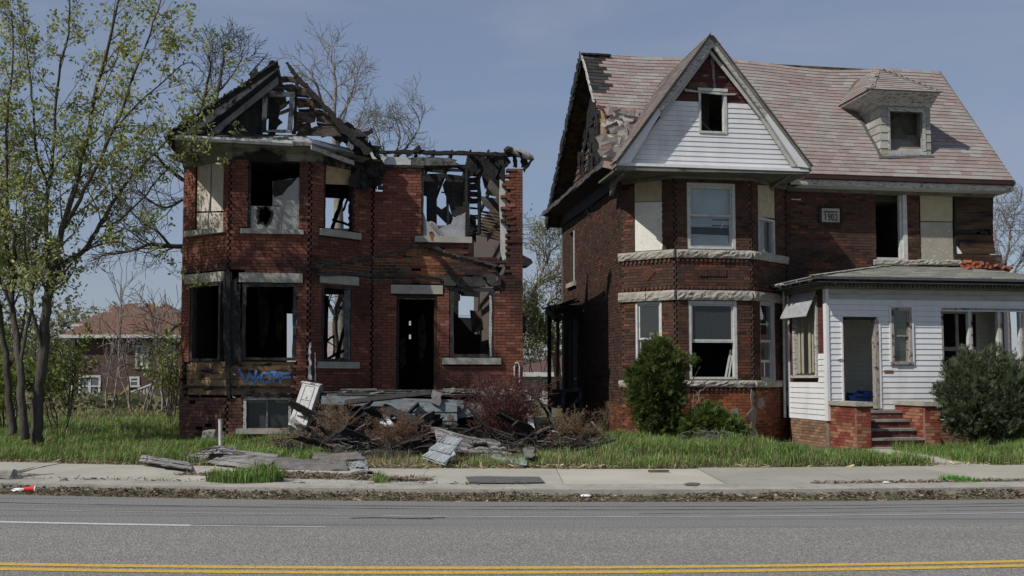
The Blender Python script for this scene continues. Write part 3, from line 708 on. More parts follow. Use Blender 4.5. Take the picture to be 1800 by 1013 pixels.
# header-course boards below the bay windows (brick fell away)
bs_ = mat('scorched_sheathing', (.26, .17, .09), (.12, .08, .048), 2.2, .85, .5, 30, c3=(.015, .013, .012), s3=2.6, lo3=.5, hi3=.62, stretch=(1, 1, 3))
def nails(b, W, lst):
    for (x, y) in lst:
        pts = [W.pt(x, y, -.01), W.pt(x+1, y+3, .04), W.pt(x+5, y+4, .07), W.pt(x+6, y+1, .08)]; b.tube(pts, .004, 4)
for W, x0, x1, c0 in ((W_lc, 325, 402, 0), (W_bf, 402, 518, 1)):
    for (ya, yb) in ((636, 652), (652.6, 667), (667.6, 679), (682, 695)):
        k0, k1, z0, z1 = W.rect(x0, ya, x1, yb); b = MB(); b.wbox(W, max(.1, k0) if c0 == 0 else 0, k1, -.05+(0 if ya < 680 else -.03), -.11, z0+.004, z1); b.build('sheathing_board', bs_, H1)
b = MB(); W = W_bf
b.wbox(W_lc, .1, W_lc.L, -.03, -.09, W_lc.at(350, 682)[1], W_lc.at(350, 679)[1]); b.wbox(W_bf, 0, W_bf.at(518, 680)[0], -.03, -.09, W.at(450, 682)[1], W.at(450, 679)[1]); b.build('ledger_strip', M['char'], H1)
b = MB(); nails(b, W_lc, [(330, 655), (345, 660), (372, 658), (386, 660), (338, 690), (330, 695), (352, 693)]); nails(b, W_bf, [(410, 655), (409, 695), (498, 652), (516, 660), (514, 678)]); b.build('bent_nail', M['metal'], H1)['kind'] = 'stuff'
# collapsed corner pier between the two lower bay windows
b = MB()
for x0, y0, x1, y1, w, t in ((401, 474, 402, 700, .10, .14), (412, 490, 409, 640, .16, .05), (420, 500, 421, 640, .07, .10), (395, 490, 396, 635, .06, .1)):
    b.board(W_bf.pt(x0, y0, -.02), W_bf.pt(x1, y1, -.02), w, t, up=(0, 1, 0), jag=.25, n=9)
build_each(b, 'corner_post', M['char'], H1)
b = MB(); b.trace(W_bf, [(404, 560), (414, 550), (424, 580), (425, 636), (403, 636)], -.03, .04); b.build('sheathing_board', M['charbrown'], H1)

# window frames in the burnt house
def frame(W, px, w=.07, o=-.06, dpt=.1, m='char', parent=H1, name='window_frame', jag=.12, sides='LRTB'):
    x0, y0, x1, y1 = px; b = MB(); k0, k1, z0, z1 = W.rect(*px); P = W.P; up = (W.n.x, W.n.y, 0)
    if 'L' in sides: b.board(P(k0+w/2, o, z0), P(k0+w/2, o, z1), w, dpt, up, jag, 8)
    if 'R' in sides: b.board(P(k1-w/2, o, z0), P(k1-w/2, o, z1), w, dpt, up, jag, 8)
    if 'T' in sides: b.board(P(k0+w, o, z1-w/2), P(k1-w, o, z1-w/2), w, dpt, up, jag, 6)
    if 'B' in sides: b.board(P(k0+w, o, z0+w*.4), P(k1-w, o, z0+w*.4), w*.8, dpt, up, jag, 6)
    return b.build(name, M[m] if isinstance(m, str) else m, parent)
fr = M['whitechar']; fch = mat('burnt_frame_paint', (.02, .02, .02), (.05, .05, .05), 6, .8, .8, 40, c3=(.26, .26, .26), s3=5, lo3=.62, hi3=.72)
frame(W_lc, (334, 498, 386, 635), .07, m=fch); frame(W_bf, (425, 498, 521, 634), .08, m=fch, o=-.05); frame(W_rc, (565, 501, 617, 636), .08, m=fch)
frame(W_bf, (436, 280, 526, 403), .06, m='char', sides='LT'); frame(W_rc, (570, 285, 622, 406), .05, m='char', sides='LR'); frame(W_mn, (791, 506, 868, 628), .085, m=fch, o=-.05)
frame(W_mn, (741, 290, 822, 416), .05, m='char', sides='LR')
b = MB(); k0, k1, z0, z1 = W_mn.rect(858, 520, 867, 627); b.board(W_mn.P((k0+k1)/2, -.02, z0), W_mn.P((k0+k1)/2, -.02, z1), .045, .06, (0, 1, 0), .2, 8); b.build('window_trim', M['peel'], H1)
b = MB(); b.board(W_rc.pt(612, 510, -.04), W_rc.pt(612, 634, -.04), .13, .05, (0, 1, 0), .08, 8); b.build('window_trim', mat('grey_scorched_trim', (.13, .14, .14), (.05, .05, .05), 8, .8, .5, 30), H1)
# door frame
b = MB(); k0, k1, z0, z1 = W_mn.rect(697, 517, 768, 692); P = W_mn.P
b.wbox(W_mn, k0, k0+.06, -.04, -.16, z0, z1); b.wbox(W_mn, k0+.06, k1-.06, -.04, -.16, z1-.12, z1); b.build('door_frame', M['char'], H1)
b = MB(); b.board(P(k1-.03, -.08, z0), P(k1-.03, -.08, z1), .06, .12, (0, 1, 0), .1, 8); b.board(P(k1+.01, -.0, z0), P(k1+.01, 0, z0+1.2), .03, .03, (0, 1, 0), .3, 9); b.build('door_frame', mat('scorched_brown_jamb', (.10, .045, .02), (.03, .02, .015), 5, .8, .4, 30), H1)
b = MB(); b.board(P(k0+.02, -.05, z1-.11), P(k1-.06, -.05, z1-.11), .03, .12, (0, 1, 0), .4, 12); b.build('transom_bar', M['charbrown'], H1)

# ply / strand boards in upper openings
def panel(W, pix, o=-.05, t=.015, m='osb', name='window_board', parent=H1):
    b = MB(); b.trace(W, pix, o, t); return b.build(name, M[m] if isinstance(m, str) else m, parent)
panel(W_lc, [(344, 279), (367, 279), (366, 371), (343, 371)], m='osb'); panel(W_lc, [(369, 279), (393, 279), (391, 370), (368, 371)], m='osb'); panel(W_lc, [(343, 374), (391, 373), (390, 403), (343, 403)], m='osb')
# OSB piece with burnt hole: ring of quads round an ellipse
def holed(W, x0, y0, x1, y1, cx, cy, rx, ry, o, m, seed=1):
    rr = random.Random(seed); b = MB(); n = 28; k0, k1, z0, z1 = W.rect(x0, y0, x1, y1); kc, zc_ = W.at(cx, cy); ka = abs(W.at(cx+rx, cy)[0]-kc); za = abs(W.at(cx, cy+ry)[1]-zc_)
    IN = []; OUT = []
    for i in range(n):
        t = 2*math.pi*i/n; c, s = math.cos(t), math.sin(t); j = rr.uniform(.82, 1.2); IN.append((kc+ka*c*j, zc_+za*s*j))
        f = min(((k1 if c > 0 else k0)-kc)/c if abs(c) > 1e-6 else 1e9, ((z1 if s > 0 else z0)-zc_)/s if abs(s) > 1e-6 else 1e9); OUT.append((kc+c*f, zc_+s*f))
    for q in ((k0, z0), (k1, z0), (k1, z1), (k0, z1)):
        i = min(range(n), key=lambda i: (OUT[i][0]-q[0])**2+(OUT[i][1]-q[1])**2); OUT[i] = q
    for i in range(n):
        a, c, d, e = IN[i], IN[(i+1) % n], OUT[(i+1) % n], OUT[i]
        b.prism([W.P(*(p[0], o, p[1])) for p in (a, c, d, e)], -Vector((W.n.x, W.n.y, 0))*.015)
        mid = lambda p, q, f: (p[0]+(q[0]-p[0])*f, p[1]+(q[1]-p[1])*f)
        rg = .05/max(.05, math.hypot(e[0]-a[0], e[1]-a[1])); rg2 = .05/max(.05, math.hypot(d[0]-c[0], d[1]-c[1]))
        q = [a, c, mid(c, d, min(.9, rg2*rr.uniform(.7, 1.4))), mid(a, e, min(.9, rg*rr.uniform(.7, 1.4)))]
        b.prism([W.P(p[0], o+.004, p[1]) for p in q], Vector((W.n.x, W.n.y, 0))*.003, mi=1)
    return b.build('window_board', [m, M['char']], H1)
greyosb = mat('grey_strand_board_marks', (.33, .33, .32), (.25, .25, .24), 2, .85, .8, 45, c3=(.43, .43, .42), s3=18, lo3=.6, hi3=.72)
holed(W_bf, 436, 362, 490, 403, 465, 378, 11, 15, -.05, greyosb)
panel(W_bf, [(479, 318), (497, 316), (526, 311), (526, 403), (490.5, 403), (490.5, 361), (479, 361)], m=greyosb)
b = MB(); b.trace(W_bf, [(480, 318), (510, 315), (524, 310), (514, 322), (505, 330), (496, 342), (482, 346), (479, 340)], -.044, .003); b.build('burn_mark', M['char'], H1)
b = MB(); b.trace(W_bf, [(491, 360), (493, 360), (493, 402), (491, 402)], -.035, .01); b.build('window_board', M['peel'], H1)
panel(W_rc, [(571, 284), (622, 284), (622, 325), (571, 323)], m='osbtan')
panel(W_mn, [(741, 368), (746, 376), (749, 386), (753, 390), (758, 388), (766, 392), (772, 403), (777, 399), (788, 395), (793, 393), (797, 384), (804, 379), (812, 377), (818, 373), (821, 370), (821, 416), (741, 416)], m='osbgrey')
b = MB(); b.tube([W_mn.pt(758, 411, -.03), W_mn.pt(758, 411, .06)], .05, 8); b.trace(W_mn, [(755, 413), (763, 413), (761, 424), (758, 424)], .073, .002); b.build('rust_stain', M['rust'], H1)
b = MB(); b.board(W_mn.pt(758, 393, -.02), W_mn.pt(778, 416, .02), .07, .02, (0, 1, 0), .1, 3); b.build('loose_slat', M['greywood'], H1)
# basement window
frame(W_bf, (428, 698, 512, 753), .06, -.02, .08, m='peel', sides='LRT')
b = MB(); k0, k1, z0, z1 = W_bf.rect(432, 702, 508, 752); b.wbox(W_bf, k0, k1, -.12, -.13, z0, z1); b.build('window_pane', mat('grey_dusty_pane', (.045, .052, .052), (.03, .035, .036), 3, .35, spec=.5), H1)
b = MB(); km = W_bf.at(469, 720)[0]; b.wbox(W_bf, km-.02, km+.02, -.09, -.12, z0, z1); b.build('mullion', M['greywood'], H1)
b = MB(); b.board(W_bf.pt(425, 695, .02), W_bf.pt(514, 695, .02), .07, .06, (0, 1, 0), .5, 12); b.build('window_head', M['char'], H1)

b = MB()
for W_i, pix in ((front(3.4), [(452, 505), (470, 500), (474, 560), (468, 600), (460, 612), (455, 580)]), (front(3.4), [(484, 540), (496, 530), (500, 560), (494, 600), (486, 590)]), (front(3.0), [(345, 520), (352, 510), (360, 560), (352, 600), (346, 580)]), (front(4.8), [(735, 560), (745, 550), (750, 600), (742, 640), (736, 620)]), (front(4.8), [(702, 600), (712, 590), (714, 640), (704, 650)]), (front(2.2), [(826, 545), (846, 548), (850, 580), (830, 586)])):
    b.trace(W_i, pix, 0, .02)
build_each(b, 'plaster', mat('dim_burnt_plaster', (.16, .13, .11), (.04, .035, .03), 6, .9, .5, 20), H1)
# ---- interior: attic floor over the bay half, floors, charred partitions and fallen joists
uM = uu(660, 0)
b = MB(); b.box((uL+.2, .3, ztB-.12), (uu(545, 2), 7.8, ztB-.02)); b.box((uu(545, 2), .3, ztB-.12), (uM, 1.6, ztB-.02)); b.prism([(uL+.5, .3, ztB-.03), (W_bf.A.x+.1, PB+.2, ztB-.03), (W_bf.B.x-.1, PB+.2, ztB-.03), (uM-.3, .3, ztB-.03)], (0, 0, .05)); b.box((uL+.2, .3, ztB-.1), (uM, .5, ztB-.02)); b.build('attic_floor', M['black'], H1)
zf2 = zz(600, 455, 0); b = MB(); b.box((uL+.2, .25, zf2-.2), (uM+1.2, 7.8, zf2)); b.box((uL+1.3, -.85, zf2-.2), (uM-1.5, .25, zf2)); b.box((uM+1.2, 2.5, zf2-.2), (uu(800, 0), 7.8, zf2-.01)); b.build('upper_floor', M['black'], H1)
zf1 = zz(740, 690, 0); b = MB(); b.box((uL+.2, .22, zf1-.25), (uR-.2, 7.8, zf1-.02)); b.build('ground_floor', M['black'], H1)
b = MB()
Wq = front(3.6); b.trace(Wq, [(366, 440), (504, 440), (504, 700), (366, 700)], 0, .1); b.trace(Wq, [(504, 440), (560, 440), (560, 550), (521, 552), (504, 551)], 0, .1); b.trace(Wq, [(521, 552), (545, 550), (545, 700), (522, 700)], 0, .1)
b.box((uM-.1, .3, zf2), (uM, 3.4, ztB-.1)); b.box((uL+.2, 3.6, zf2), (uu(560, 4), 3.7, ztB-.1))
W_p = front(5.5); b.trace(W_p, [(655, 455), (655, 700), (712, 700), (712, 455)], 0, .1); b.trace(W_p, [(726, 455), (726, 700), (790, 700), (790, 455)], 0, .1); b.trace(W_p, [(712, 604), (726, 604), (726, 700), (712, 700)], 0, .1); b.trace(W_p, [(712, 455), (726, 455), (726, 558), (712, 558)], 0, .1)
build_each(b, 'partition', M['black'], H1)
b = MB(); W = front(2.6)           # ruined shapes seen through the windows
for x0, y0, x1, y1, w in ((575, 520, 571, 640, .12), (574, 600, 587, 590, .06), (587, 590, 587, 628, .05), (606, 575, 592, 632, .1), (575, 632, 612, 612, .08), (579, 636, 612, 634, .15), (575, 600, 590, 610, .03)):
    b.board(W.pt(x0, y0), W.pt(x1, y1), w, .06, (0, 1, 0), .2, 5)
W = front(1.2)
for x0, y0, x1, y1, w in ((604, 345, 583, 402, .10), (584, 386, 618, 398, .06), (612, 348, 603, 372, .05)):
    b.board(W.pt(x0, y0), W.pt(x1, y1), w, .05, (0, 1, 0), .2, 5)
b.trace(W, [(566, 320), (626, 322), (626, 350), (566, 347)], 0, .05)
W = front(6.5); b.trace(W, [(786, 640), (786, 560), (806, 558), (829, 559), (833, 564), (834, 587), (851, 590), (853, 570), (856, 578), (858, 562), (862, 580), (870, 590), (870, 640)], 0, .1)
b.trace(W, [(786, 500), (809, 500), (809, 528), (806, 530), (806, 562), (790, 562)], 0, .1); b.trace(W, [(806, 500), (870, 500), (870, 524), (859, 522), (845, 523), (830, 521), (811, 520)], 0, .1)
W = front(1.5)
for x0, y0, x1, y1, w in ((782, 470, 880, 478, .25), (782, 492, 885, 490, .2)): b.board(W.pt(x0, y0), W.pt(x1, y1), w, .06, (0, 1, 0), .15, 5)
build_each(b, 'charred_framing', M['char'], H1)
# see-through ruin of upper right room
b = MB()
W = front(.35)
for pix in ([(740, 292), (822, 298), (822, 302), (790, 301), (776, 304), (741, 300)], [(741, 306), (776, 305), (812, 309), (822, 306), (822, 316), (776, 313), (777, 322), (770, 327), (768, 345), (768, 400), (757, 394), (750, 388), (750, 345), (741, 342)],
            [(785, 312), (822, 314), (822, 378), (812, 380), (800, 382), (795, 380), (788, 352), (782, 340), (778, 325)], [(776, 337), (822, 336), (822, 339), (776, 339)], [(768, 362), (776, 368), (785, 362), (797, 384), (792, 396), (784, 392), (768, 376)]):
    b.trace(W, pix, 0, .06)
for x0, y0, x1, y1, w in ((824, 272, 822, 414, .09), (842, 272, 843, 412, .07), (787, 318, 787, 396, .05), (816, 300, 816, 376, .06)):
    b.board(W.pt(x0, y0), W.pt(x1, y1), w, .08, (0, 1, 0), .25, 8)
W = front(2.2)
b.trace(W, [(822, 270), (888, 270), (888, 340), (868, 342), (852, 330), (845, 300), (832, 302), (822, 300)], 0, .06)
b.trace(W, [(826, 376), (842, 376), (842, 420), (826, 420)], -.6, .05)
build_each(b, 'charred_framing', M['char'], H1)
b = MB(); W = front(.5)
for i, y in enumerate(list(range(300, 350, 12))): b.board(W.pt(825, y+5), W.pt(844, y+6), .14, .03, (0, 1, 0), .1, 3)
for y in (366, 379, 383, 397, 406, 411): b.board(W.pt(826, y), W.pt(843, y+1), .05, .03, (0, 1, 0), .15, 3)
build_each(b, 'lath', mat('scorched_lath', (.05, .042, .035), (.02, .018, .017), 5, .85, .8, 30), H1)
b = MB(); W = front(1.6)
b.trace(W, [(846, 345), (880, 350), (880, 388), (874, 384), (862, 370), (852, 362), (845, 350)], 0, .03)
b.trace(W, [(858, 320), (880, 322), (880, 352), (850, 345), (854, 334)], .3, .03)
b.build('plaster', mat('scorched_plaster', (.15, .14, .12), (.07, .066, .058), 3, .9, .4, 20), H1)
b = MB(); W = front(1.4)
for i in range(9): b.board(W.pt(845, 372+i*5.2), W.pt(880, 378+i*5.6), .05, .02, (0, 1, 0), .2, 4)
build_each(b, 'lath', M['charbrown'], H1)
# white inner face beside the ragged pier
b = MB(); W = front(.12); b.trace(W, [(879, 315), (884, 320), (888, 330), (892, 330), (892, 440), (889, 455), (884, 458), (880, 440), (880, 400), (878, 360)], 0, .05); b.build('plaster', M['whitepaint'], H1)
# white caulk lines
b = MB(); b.board(W_bf.pt(544, 603, .02), W_bf.pt(545, 668, .02), .05, .02, (0, 1, 0), .4, 12); b.board(W_rc.pt(553, 620, .02), W_rc.pt(553, 672, .02), .025, .015, (0, 1, 0), .4, 8)
b.build('mortar_drip', M['whitepaint'], H1)
b = MB(); pts = [W_mn.pt(x, y, .03) for x, y in ((904, 690), (904, 645), (906, 638), (910, 638), (913, 645), (913, 690))]; b.tube(pts, .02, 6); b.build('pipe_loop', M['whitepaint'], H1)
b = MB(); b.trace(W_mn, [(918, 448), (934, 456), (937, 462), (930, 468), (918, 467)], .0, .5); b.board(W_mn.pt(921, 556, -.1), W_mn.pt(921, 584, -.1), .1, .1, (0, 1, 0), .2, 4); build_each(b, 'charred_bracket', M['char'], H1)
# a graffiti scrawl: strokes of sprayed paint on the boards
b = MB()
def stroke(W, pts, w=.045, o=-.046):
    P3 = [W.pt(x, y, o) for x, y in pts]
    for i in range(len(P3)-1):
        b.board(P3[i], P3[i+1]+(P3[i+1]-P3[i])*.12, w*rnd.uniform(.9, 1.1), .003, (W.n.x, W.n.y, 0))
G = [[(419, 648), (423, 656), (428, 666), (433, 670), (436, 662), (438, 656)], [(438, 656), (441, 662), (445, 669), (448, 660), (450, 652)], [(455, 662), (450, 668), (444, 674), (438, 676)], [(458, 663), (461, 657), (468, 655), (474, 658), (476, 664), (472, 670), (465, 673), (459, 669), (458, 663)], [(481, 673), (481, 664), (482, 657)], [(474, 655), (482, 654), (489, 656), (489, 662), (483, 665)], [(492, 675), (493, 664), (496, 656)], [(490, 656), (500, 657), (512, 656)], [(492, 665), (500, 665), (510, 663)]]
for g in G: stroke(W_bf, g, .05)
b.build('graffiti', M['bluegraf'], H1)

# ---- eaves of the bay: frieze following the bay, pent roof, gutter
zc0 = zz(460, 281, PB); zc1 = zz(460, 256, PB-.35)
def belt(poly, out0, out1, z0, z1, parent, name, m, zdrop=0):
    """a moulding following poly (list of (u,d)) flaring from out0 at z0 to out1 at z1"""
    b = MB(); n = len(poly); P = [Vector(p) for p in poly]; nor = []
    for i in range(n):
        dirs = []
        if i > 0: dirs.append((P[i]-P[i-1]).normalized())
        if i < n-1: dirs.append((P[i+1]-P[i]).normalized())
        ns = [Vector((d.y, -d.x)) for d in dirs]; a = sum(ns, Vector((0, 0))).normalized(); k = 1/max(.3, a.dot(ns[0])); nor.append(a*k)
    vs = []
    for i in range(n):
        for (o, z) in ((-.12, z0), (out0, z0), (out1, z1), (-.12, z1)):
            q = P[i]+nor[i]*o; vs.append((q.x, q.y, z-zdrop*i/(n-1)))
    fs = []
    for i in range(n-1):
        for k in range(4): fs.append((4*i+k, 4*i+(k+1) % 4, 4*i+4+(k+1) % 4, 4*i+4+k))
    fs += [(3, 2, 1, 0), (4*n-4, 4*n-3, 4*n-2, 4*n-1)]
    b.add(vs, fs); return b.build(name, M[m] if isinstance(m, str) else m, parent)
bayp = [(uL, .3), (uL, 0), tuple(W_bf.A), tuple(W_bf.B), (uu(655, 0), 0)]
zf = zz(460, 282, PB); fz = zz(460, 268, PB-.1); sz = zz(460, 256, PB-.3)
fgreen = mat('scorched_frieze', (.21, .21, .175), (.15, .15, .125), 2, .8, .4, 30, c3=(.016, .015, .014), s3=.9, lo3=.5, hi3=.58)
belt(bayp, .015, .05, zf, fz, H1, 'frieze', fgreen); belt(bayp, .06, .34, fz+.003, sz, H1, 'soffit', fgreen)
# pent roof deck: squared off on the left, canted on the right
e0 = (uu(304, PB-.35), PB-.38); e1 = (uu(546, PB-.38), PB-.38); e2 = (uu(621, -.55), -.55); e3 = (uu(650, .1), .1); e4 = (uu(318, .2), .4)
zd = sz+.01
b = MB(); b.add([(x, y, zd) for x, y in (e0, e1, e2, e3)]+[(uL-.25, .4, zd)]+[(x, y, zd+.07) for x, y in (e0, e1, e2, e3)]+[(uL-.25, .4, zd+.07)], [(4, 3, 2, 1, 0), (5, 6, 7, 8, 9), (0, 1, 6, 5), (1, 2, 7, 6), (2, 3, 8, 7), (3, 4, 9, 8), (4, 0, 5, 9)]); b.build('soffit', M['trim_green'], H1)
zt_ = zz(460, 236, PB-.05)
# sloping pent surfaces as courses of shingles, whitish on the right and burnt in the middle
b = MB(); i0 = (uu(345, PB), PB-.02); i1 = (uu(535, PB), PB-.02); i2 = (uu(622, -.2), -.1)
def pent(b, A0, A1, B0, B1, za, zb, rows, colf, tab=.22):
    for r in range(rows):
        f0, f1 = r/rows, (r+1.2)/rows; L0 = (Vector(A1)-Vector(A0)).length; nt_ = max(1, int(L0/tab))
        for k in range(nt_):
            if rnd.random() < .03: continue
            ofs = (.5*(r % 2))/nt_; p, q = min(1, k/nt_+ofs), min(1, (k+.96)/nt_+ofs)
            if q-p < .01: continue
            def X(t, f, dz): a = Vector(A0)+(Vector(A1)-Vector(A0))*t; c = Vector(B0)+(Vector(B1)-Vector(B0))*t; m_ = a+(c-a)*f; return Vector((m_.x, m_.y, za+(zb-za)*f+dz))
            h0 = .02+rnd.uniform(0, .012)
            b.hexa([X(p, f0, 0), X(q, f0, 0), X(q, f1, -.01), X(p, f1, -.01), X(p, f0, h0), X(q, f0, h0), X(q, f1, .005), X(p, f1, .005)], colf((k+.5)/nt_, r))
cw = lambda t, r: tuple(Vector((.38, .39, .40))*rnd.uniform(.75, 1.05)) if rnd.random() < .85 else (.12, .12, .12)
cd = lambda t, r: tuple(Vector((.05, .049, .048))*rnd.uniform(.4, 2.0)) if (t < .62 and rnd.random() < .93) or rnd.random() < .35 else (.34, .35, .36)
zpt = zz(460, 250, PB-.38)
pent(b, e0, e1, i0, i1, zd+.075, zt_, 5, cd); pent(b, e1, e2, i1, i2, zd+.075, zt_-.04, 5, cw)
b.build('pent_roof', M['shingle'], H1)
b = MB(); b.box((i0[0]-.3, PB+.0, zd+.08), (i1[0], PB+.2, zt_-.02)); b.box((i1[0], -.1, zd+.08), (i2[0], .1, zt_-.05)); b.build('pent_backing', M['char'], H1)
b = MB()
for k, (r_, dz) in enumerate(((.0, 0), (.05, -.035))): b.board(Vector((e0[0]-.05, e0[1]-.03-.03*k, zpt+.01-dz*1.2)), Vector((uu(513, PB-.4), e0[1]-.03-.03*k, zpt-.045-dz*1.2)), .05, .06, (0, 1, 0))
b.build('gutter', M['gutter'], H1)
b = MB(); b.board(Vector((uu(545, PB-.38), PB-.40, zpt-.08)), Vector((uu(620, -.6), -.6, zpt-.22)), .1, .03, (0, 1, 0), .2, 6); b.build('fascia', M['peel'], H1)

# ---- the gable
GF = PB-.02
W_g = front(GF); W_r = front(PB-.42)
b = MB(); b.trace(W_g, [(385, 238), (392, 228), (408, 212), (430, 192), (452, 175), (466, 160), (476, 147), (474, 160), (480, 164), (474, 170), (466, 178), (464, 186), (460, 195), (458, 234)], -.02, .06)
b.trace(W_g, [(473, 170), (483, 170), (484, 176), (490, 184), (492, 195), (488, 204), (496, 212), (488, 218), (484, 226), (483, 234), (470, 234)], -.15, .05); b.build('gable_boards', M['char'], H1)
# charred boards on the right of the gable, traced with their gaps
W = W_g; gb = mat('scorched_gable_boards', (.12, .095, .07), (.045, .04, .035), 5, .85, .7, 25, c3=(.014, .013, .013), s3=5, lo3=.5, hi3=.64, stretch=(1, 1, 3))
b = MB()
for pix in ([(483, 143), (487, 135), (503, 134), (519, 136), (521, 146), (510, 144), (498, 145)], [(478, 154), (486, 152), (495, 153), (504, 148), (512, 149), (521, 155), (519, 161), (506, 161), (497, 156), (480, 156)],
            [(521, 136), (526, 142), (524, 152), (535, 155), (544, 156), (552, 166), (545, 170), (521, 167)], [(521, 172), (536, 174), (550, 176), (560, 179), (566, 186), (566, 192), (556, 190), (540, 188), (523, 190)],
            [(519, 196), (530, 197), (540, 198), (546, 204), (546, 218), (535, 215), (528, 218), (522, 223), (517, 223)], [(545, 178), (551, 166), (556, 172), (554, 182), (552, 200), (554, 214), (546, 216), (544, 200), (543, 186), (539, 180)],
            [(551, 193), (560, 196), (568, 199), (566, 200), (553, 197)], [(556, 206), (568, 203), (584, 204), (592, 216), (592, 220), (578, 218), (556, 213)], [(524, 231), (530, 226), (538, 222), (541, 228), (555, 222), (572, 224), (588, 222), (600, 230), (600, 240), (520, 238)],
            [(491, 188), (503, 179), (511, 175), (511, 180), (492, 193)], [(490, 197), (510, 189), (511, 195), (493, 202)], [(560, 222), (590, 221), (590, 224), (562, 228)]):
    b.trace(W, pix, 0, .035)
b.build('gable_boards', gb, H1)
b = MB()
for pix in ([(521, 146), (527, 153), (536, 158), (545, 170), (521, 168)], [(521, 170), (548, 172), (560, 180), (521, 180)], [(524, 190), (545, 190), (566, 192), (575, 204), (558, 205), (540, 200), (525, 198)], [(519, 214), (528, 216), (545, 214), (548, 226), (530, 226), (520, 230)], [(556, 213), (572, 216), (590, 218), (596, 228), (560, 226)], [(484, 146), (500, 147), (514, 146), (520, 150), (512, 150), (490, 151)], [(478, 160), (520, 161), (521, 168), (478, 166)]):
    b.trace(W, pix, -.09, .03)
build_each(b, 'gable_boards', gb, H1)
b = MB(); b.board(W.pt(546, 196, .05), W.pt(551, 165, .05), .05, .02, (0, 1, 0), .3, 4); b.board(W.pt(557, 183, .05), W.pt(553, 214, .05), .04, .02, (0, 1, 0), .3, 4); b.board(W.pt(540, 180, .05), W.pt(549, 196, .05), .04, .02, (0, 1, 0), .3, 4); b.build('loose_slat', M['charbrown'], H1)
# white gable window frame
b = MB()
for p, q, w in (((467, 167), (464, 234), .10), ((514, 167), (509, 234), .10), ((467, 166), (519, 168), .10)): b.board(W.pt(*p, .06), W.pt(*q, .06), w, .07, (0, 1, 0), .06, 5)
b.board(W.pt(462, 232, .08), W.pt(512, 232, .08), .05, .07, (0, 1, 0), .3, 6); b.build('window_frame', M['whitechar'], H1)
b = MB(); b.board(W.pt(522, 130, .0), W.pt(517, 236, .0), .07, .08, (0, 1, 0), .25, 9); b.board(W.pt(463, 175, -.05), W.pt(459, 236, -.05), .05, .08, (0, 1, 0), .25, 9); b.build('stud', M['char'], H1)
# right rake: burnt rafter, lower heap of charred roofing
b = MB()
pr = [(504, 108), (513, 122), (522, 135), (540, 152), (560, 175), (582, 198), (600, 222), (625, 245), (650, 268)]
for i in range(len(pr)-1): b.board(W_r.pt(*pr[i], -.1), W_r.pt(*pr[i+1], -.1), .06+.014*i, .1, (0, 1, 0), .22, 5)
b.build('rafter', M['char'], H1)
b = MB(); rr = random.Random(3)
for i in range(90):                                # heap of burnt roofing at the corner where bay and wall meet
    t = rr.random(); x = 596+62*t+rr.uniform(-8, 8); y = 222+46*t+rr.uniform(-6, 14)+(40*rr.random() if t > .6 else 0)
    W_ = front(-.75+.55*t+rr.uniform(-.1, .15)); a = W_.pt(x, y); ang = rr.uniform(-1.2, -.2)
    d = Vector((math.cos(ang), rr.uniform(-.4, .4), math.sin(ang)))*rr.uniform(.1, .28); b.board(a-d, a+d, rr.uniform(.08, .22), .03, (rr.uniform(-.6, .6), -1, rr.uniform(-.5, .5)), .35, 3)
for i in range(70):
    x = rr.uniform(622, 664); y = rr.uniform(262, 322)+(x-640)*.3; W_ = front(-.45+rr.uniform(-.15, .25)+(x-622)/90); a = W_.pt(x, y); ang = rr.uniform(-1.7, -.9)
    d = Vector((math.cos(ang), rr.uniform(-.3, .3), math.sin(ang)))*rr.uniform(.1, .25); b.board(a-d, a+d, rr.uniform(.08, .2), .03, (rr.uniform(-.6, .6), -1, rr.uniform(-.3, .3)), .35, 3)
for p, q in (((628, 243), (655, 231)), ((640, 256), (668, 262)), ((650, 262), (655, 300)), ((565, 236), (600, 228))): b.board(front(-.4).pt(*p), front(-.3).pt(*q), .1, .08, (0, 1, 0), .3, 4)
b.build('charred_roofing', M['char'], H1)
b = MB(); b.board(front(-.75).pt(646, 262), front(-.75).pt(660, 279), .06, .02, (0, 1, 0), .4, 4); b.board(front(-.9).pt(612, 250), front(-.9).pt(621, 262), .1, .02, (0, 1, 0), .3, 3); b.build('torn_flashing', M['gutter'], H1)
# left rake: roof slope slab, fascia boards
rk = [(300, 244), (392, 180), (486, 112)]
za = W_r.at(310, 244)[1]; ua = uu(310, PB-.42); ub, zb = uu(484, PB-.42), W_r.at(484, 114)[1]
b = MB()
DD = 1.6
b.hexa([(ua-.25, PB-.5, za-.08), (ua-.25, DD, za-.08), (ub, DD, zb-.08), (ub, PB-.5, zb-.08), (ua-.3, PB-.5, za+.03), (ua-.3, DD, za+.03), (ub, DD, zb+.05), (ub, PB-.5, zb+.05)])
b.build('roof_deck', M['char'], H1)
b = MB()
for i in range(60):
    t = i/60; u_ = ua-.25+(ub-ua+.25)*t; z_ = za+(zb-za)*t+.05
    b.board((u_, PB-.53, z_), (u_+(ub-ua)/58, PB-.53, z_+(zb-za)/58), .035, .04, (0, 1, 0), .5, 1)
b.board(W_r.pt(368, 198, .05), W_r.pt(478, 116, .05), .06, .1, (0, 1, 0), .4, 12)
b.board(W_r.pt(438, 134, .1), W_r.pt(465, 105, .1), .025, .03, (0, 1, 0), .3, 4); b.board(W_r.pt(440, 134, .0), W_r.pt(454, 126, .0), .1, .03, (0, 1, 0), .3, 4)
for i in range(14): b.board(W_r.pt(476+rr.uniform(-5, 9), 112+rr.uniform(-5, 6), 0), W_r.pt(480+rr.uniform(-8, 10), 116+rr.uniform(-4, 8), -.2), .06, .03, (0, 1, 0), .4, 2)
b.build('roofing_edge', M['char'], H1)
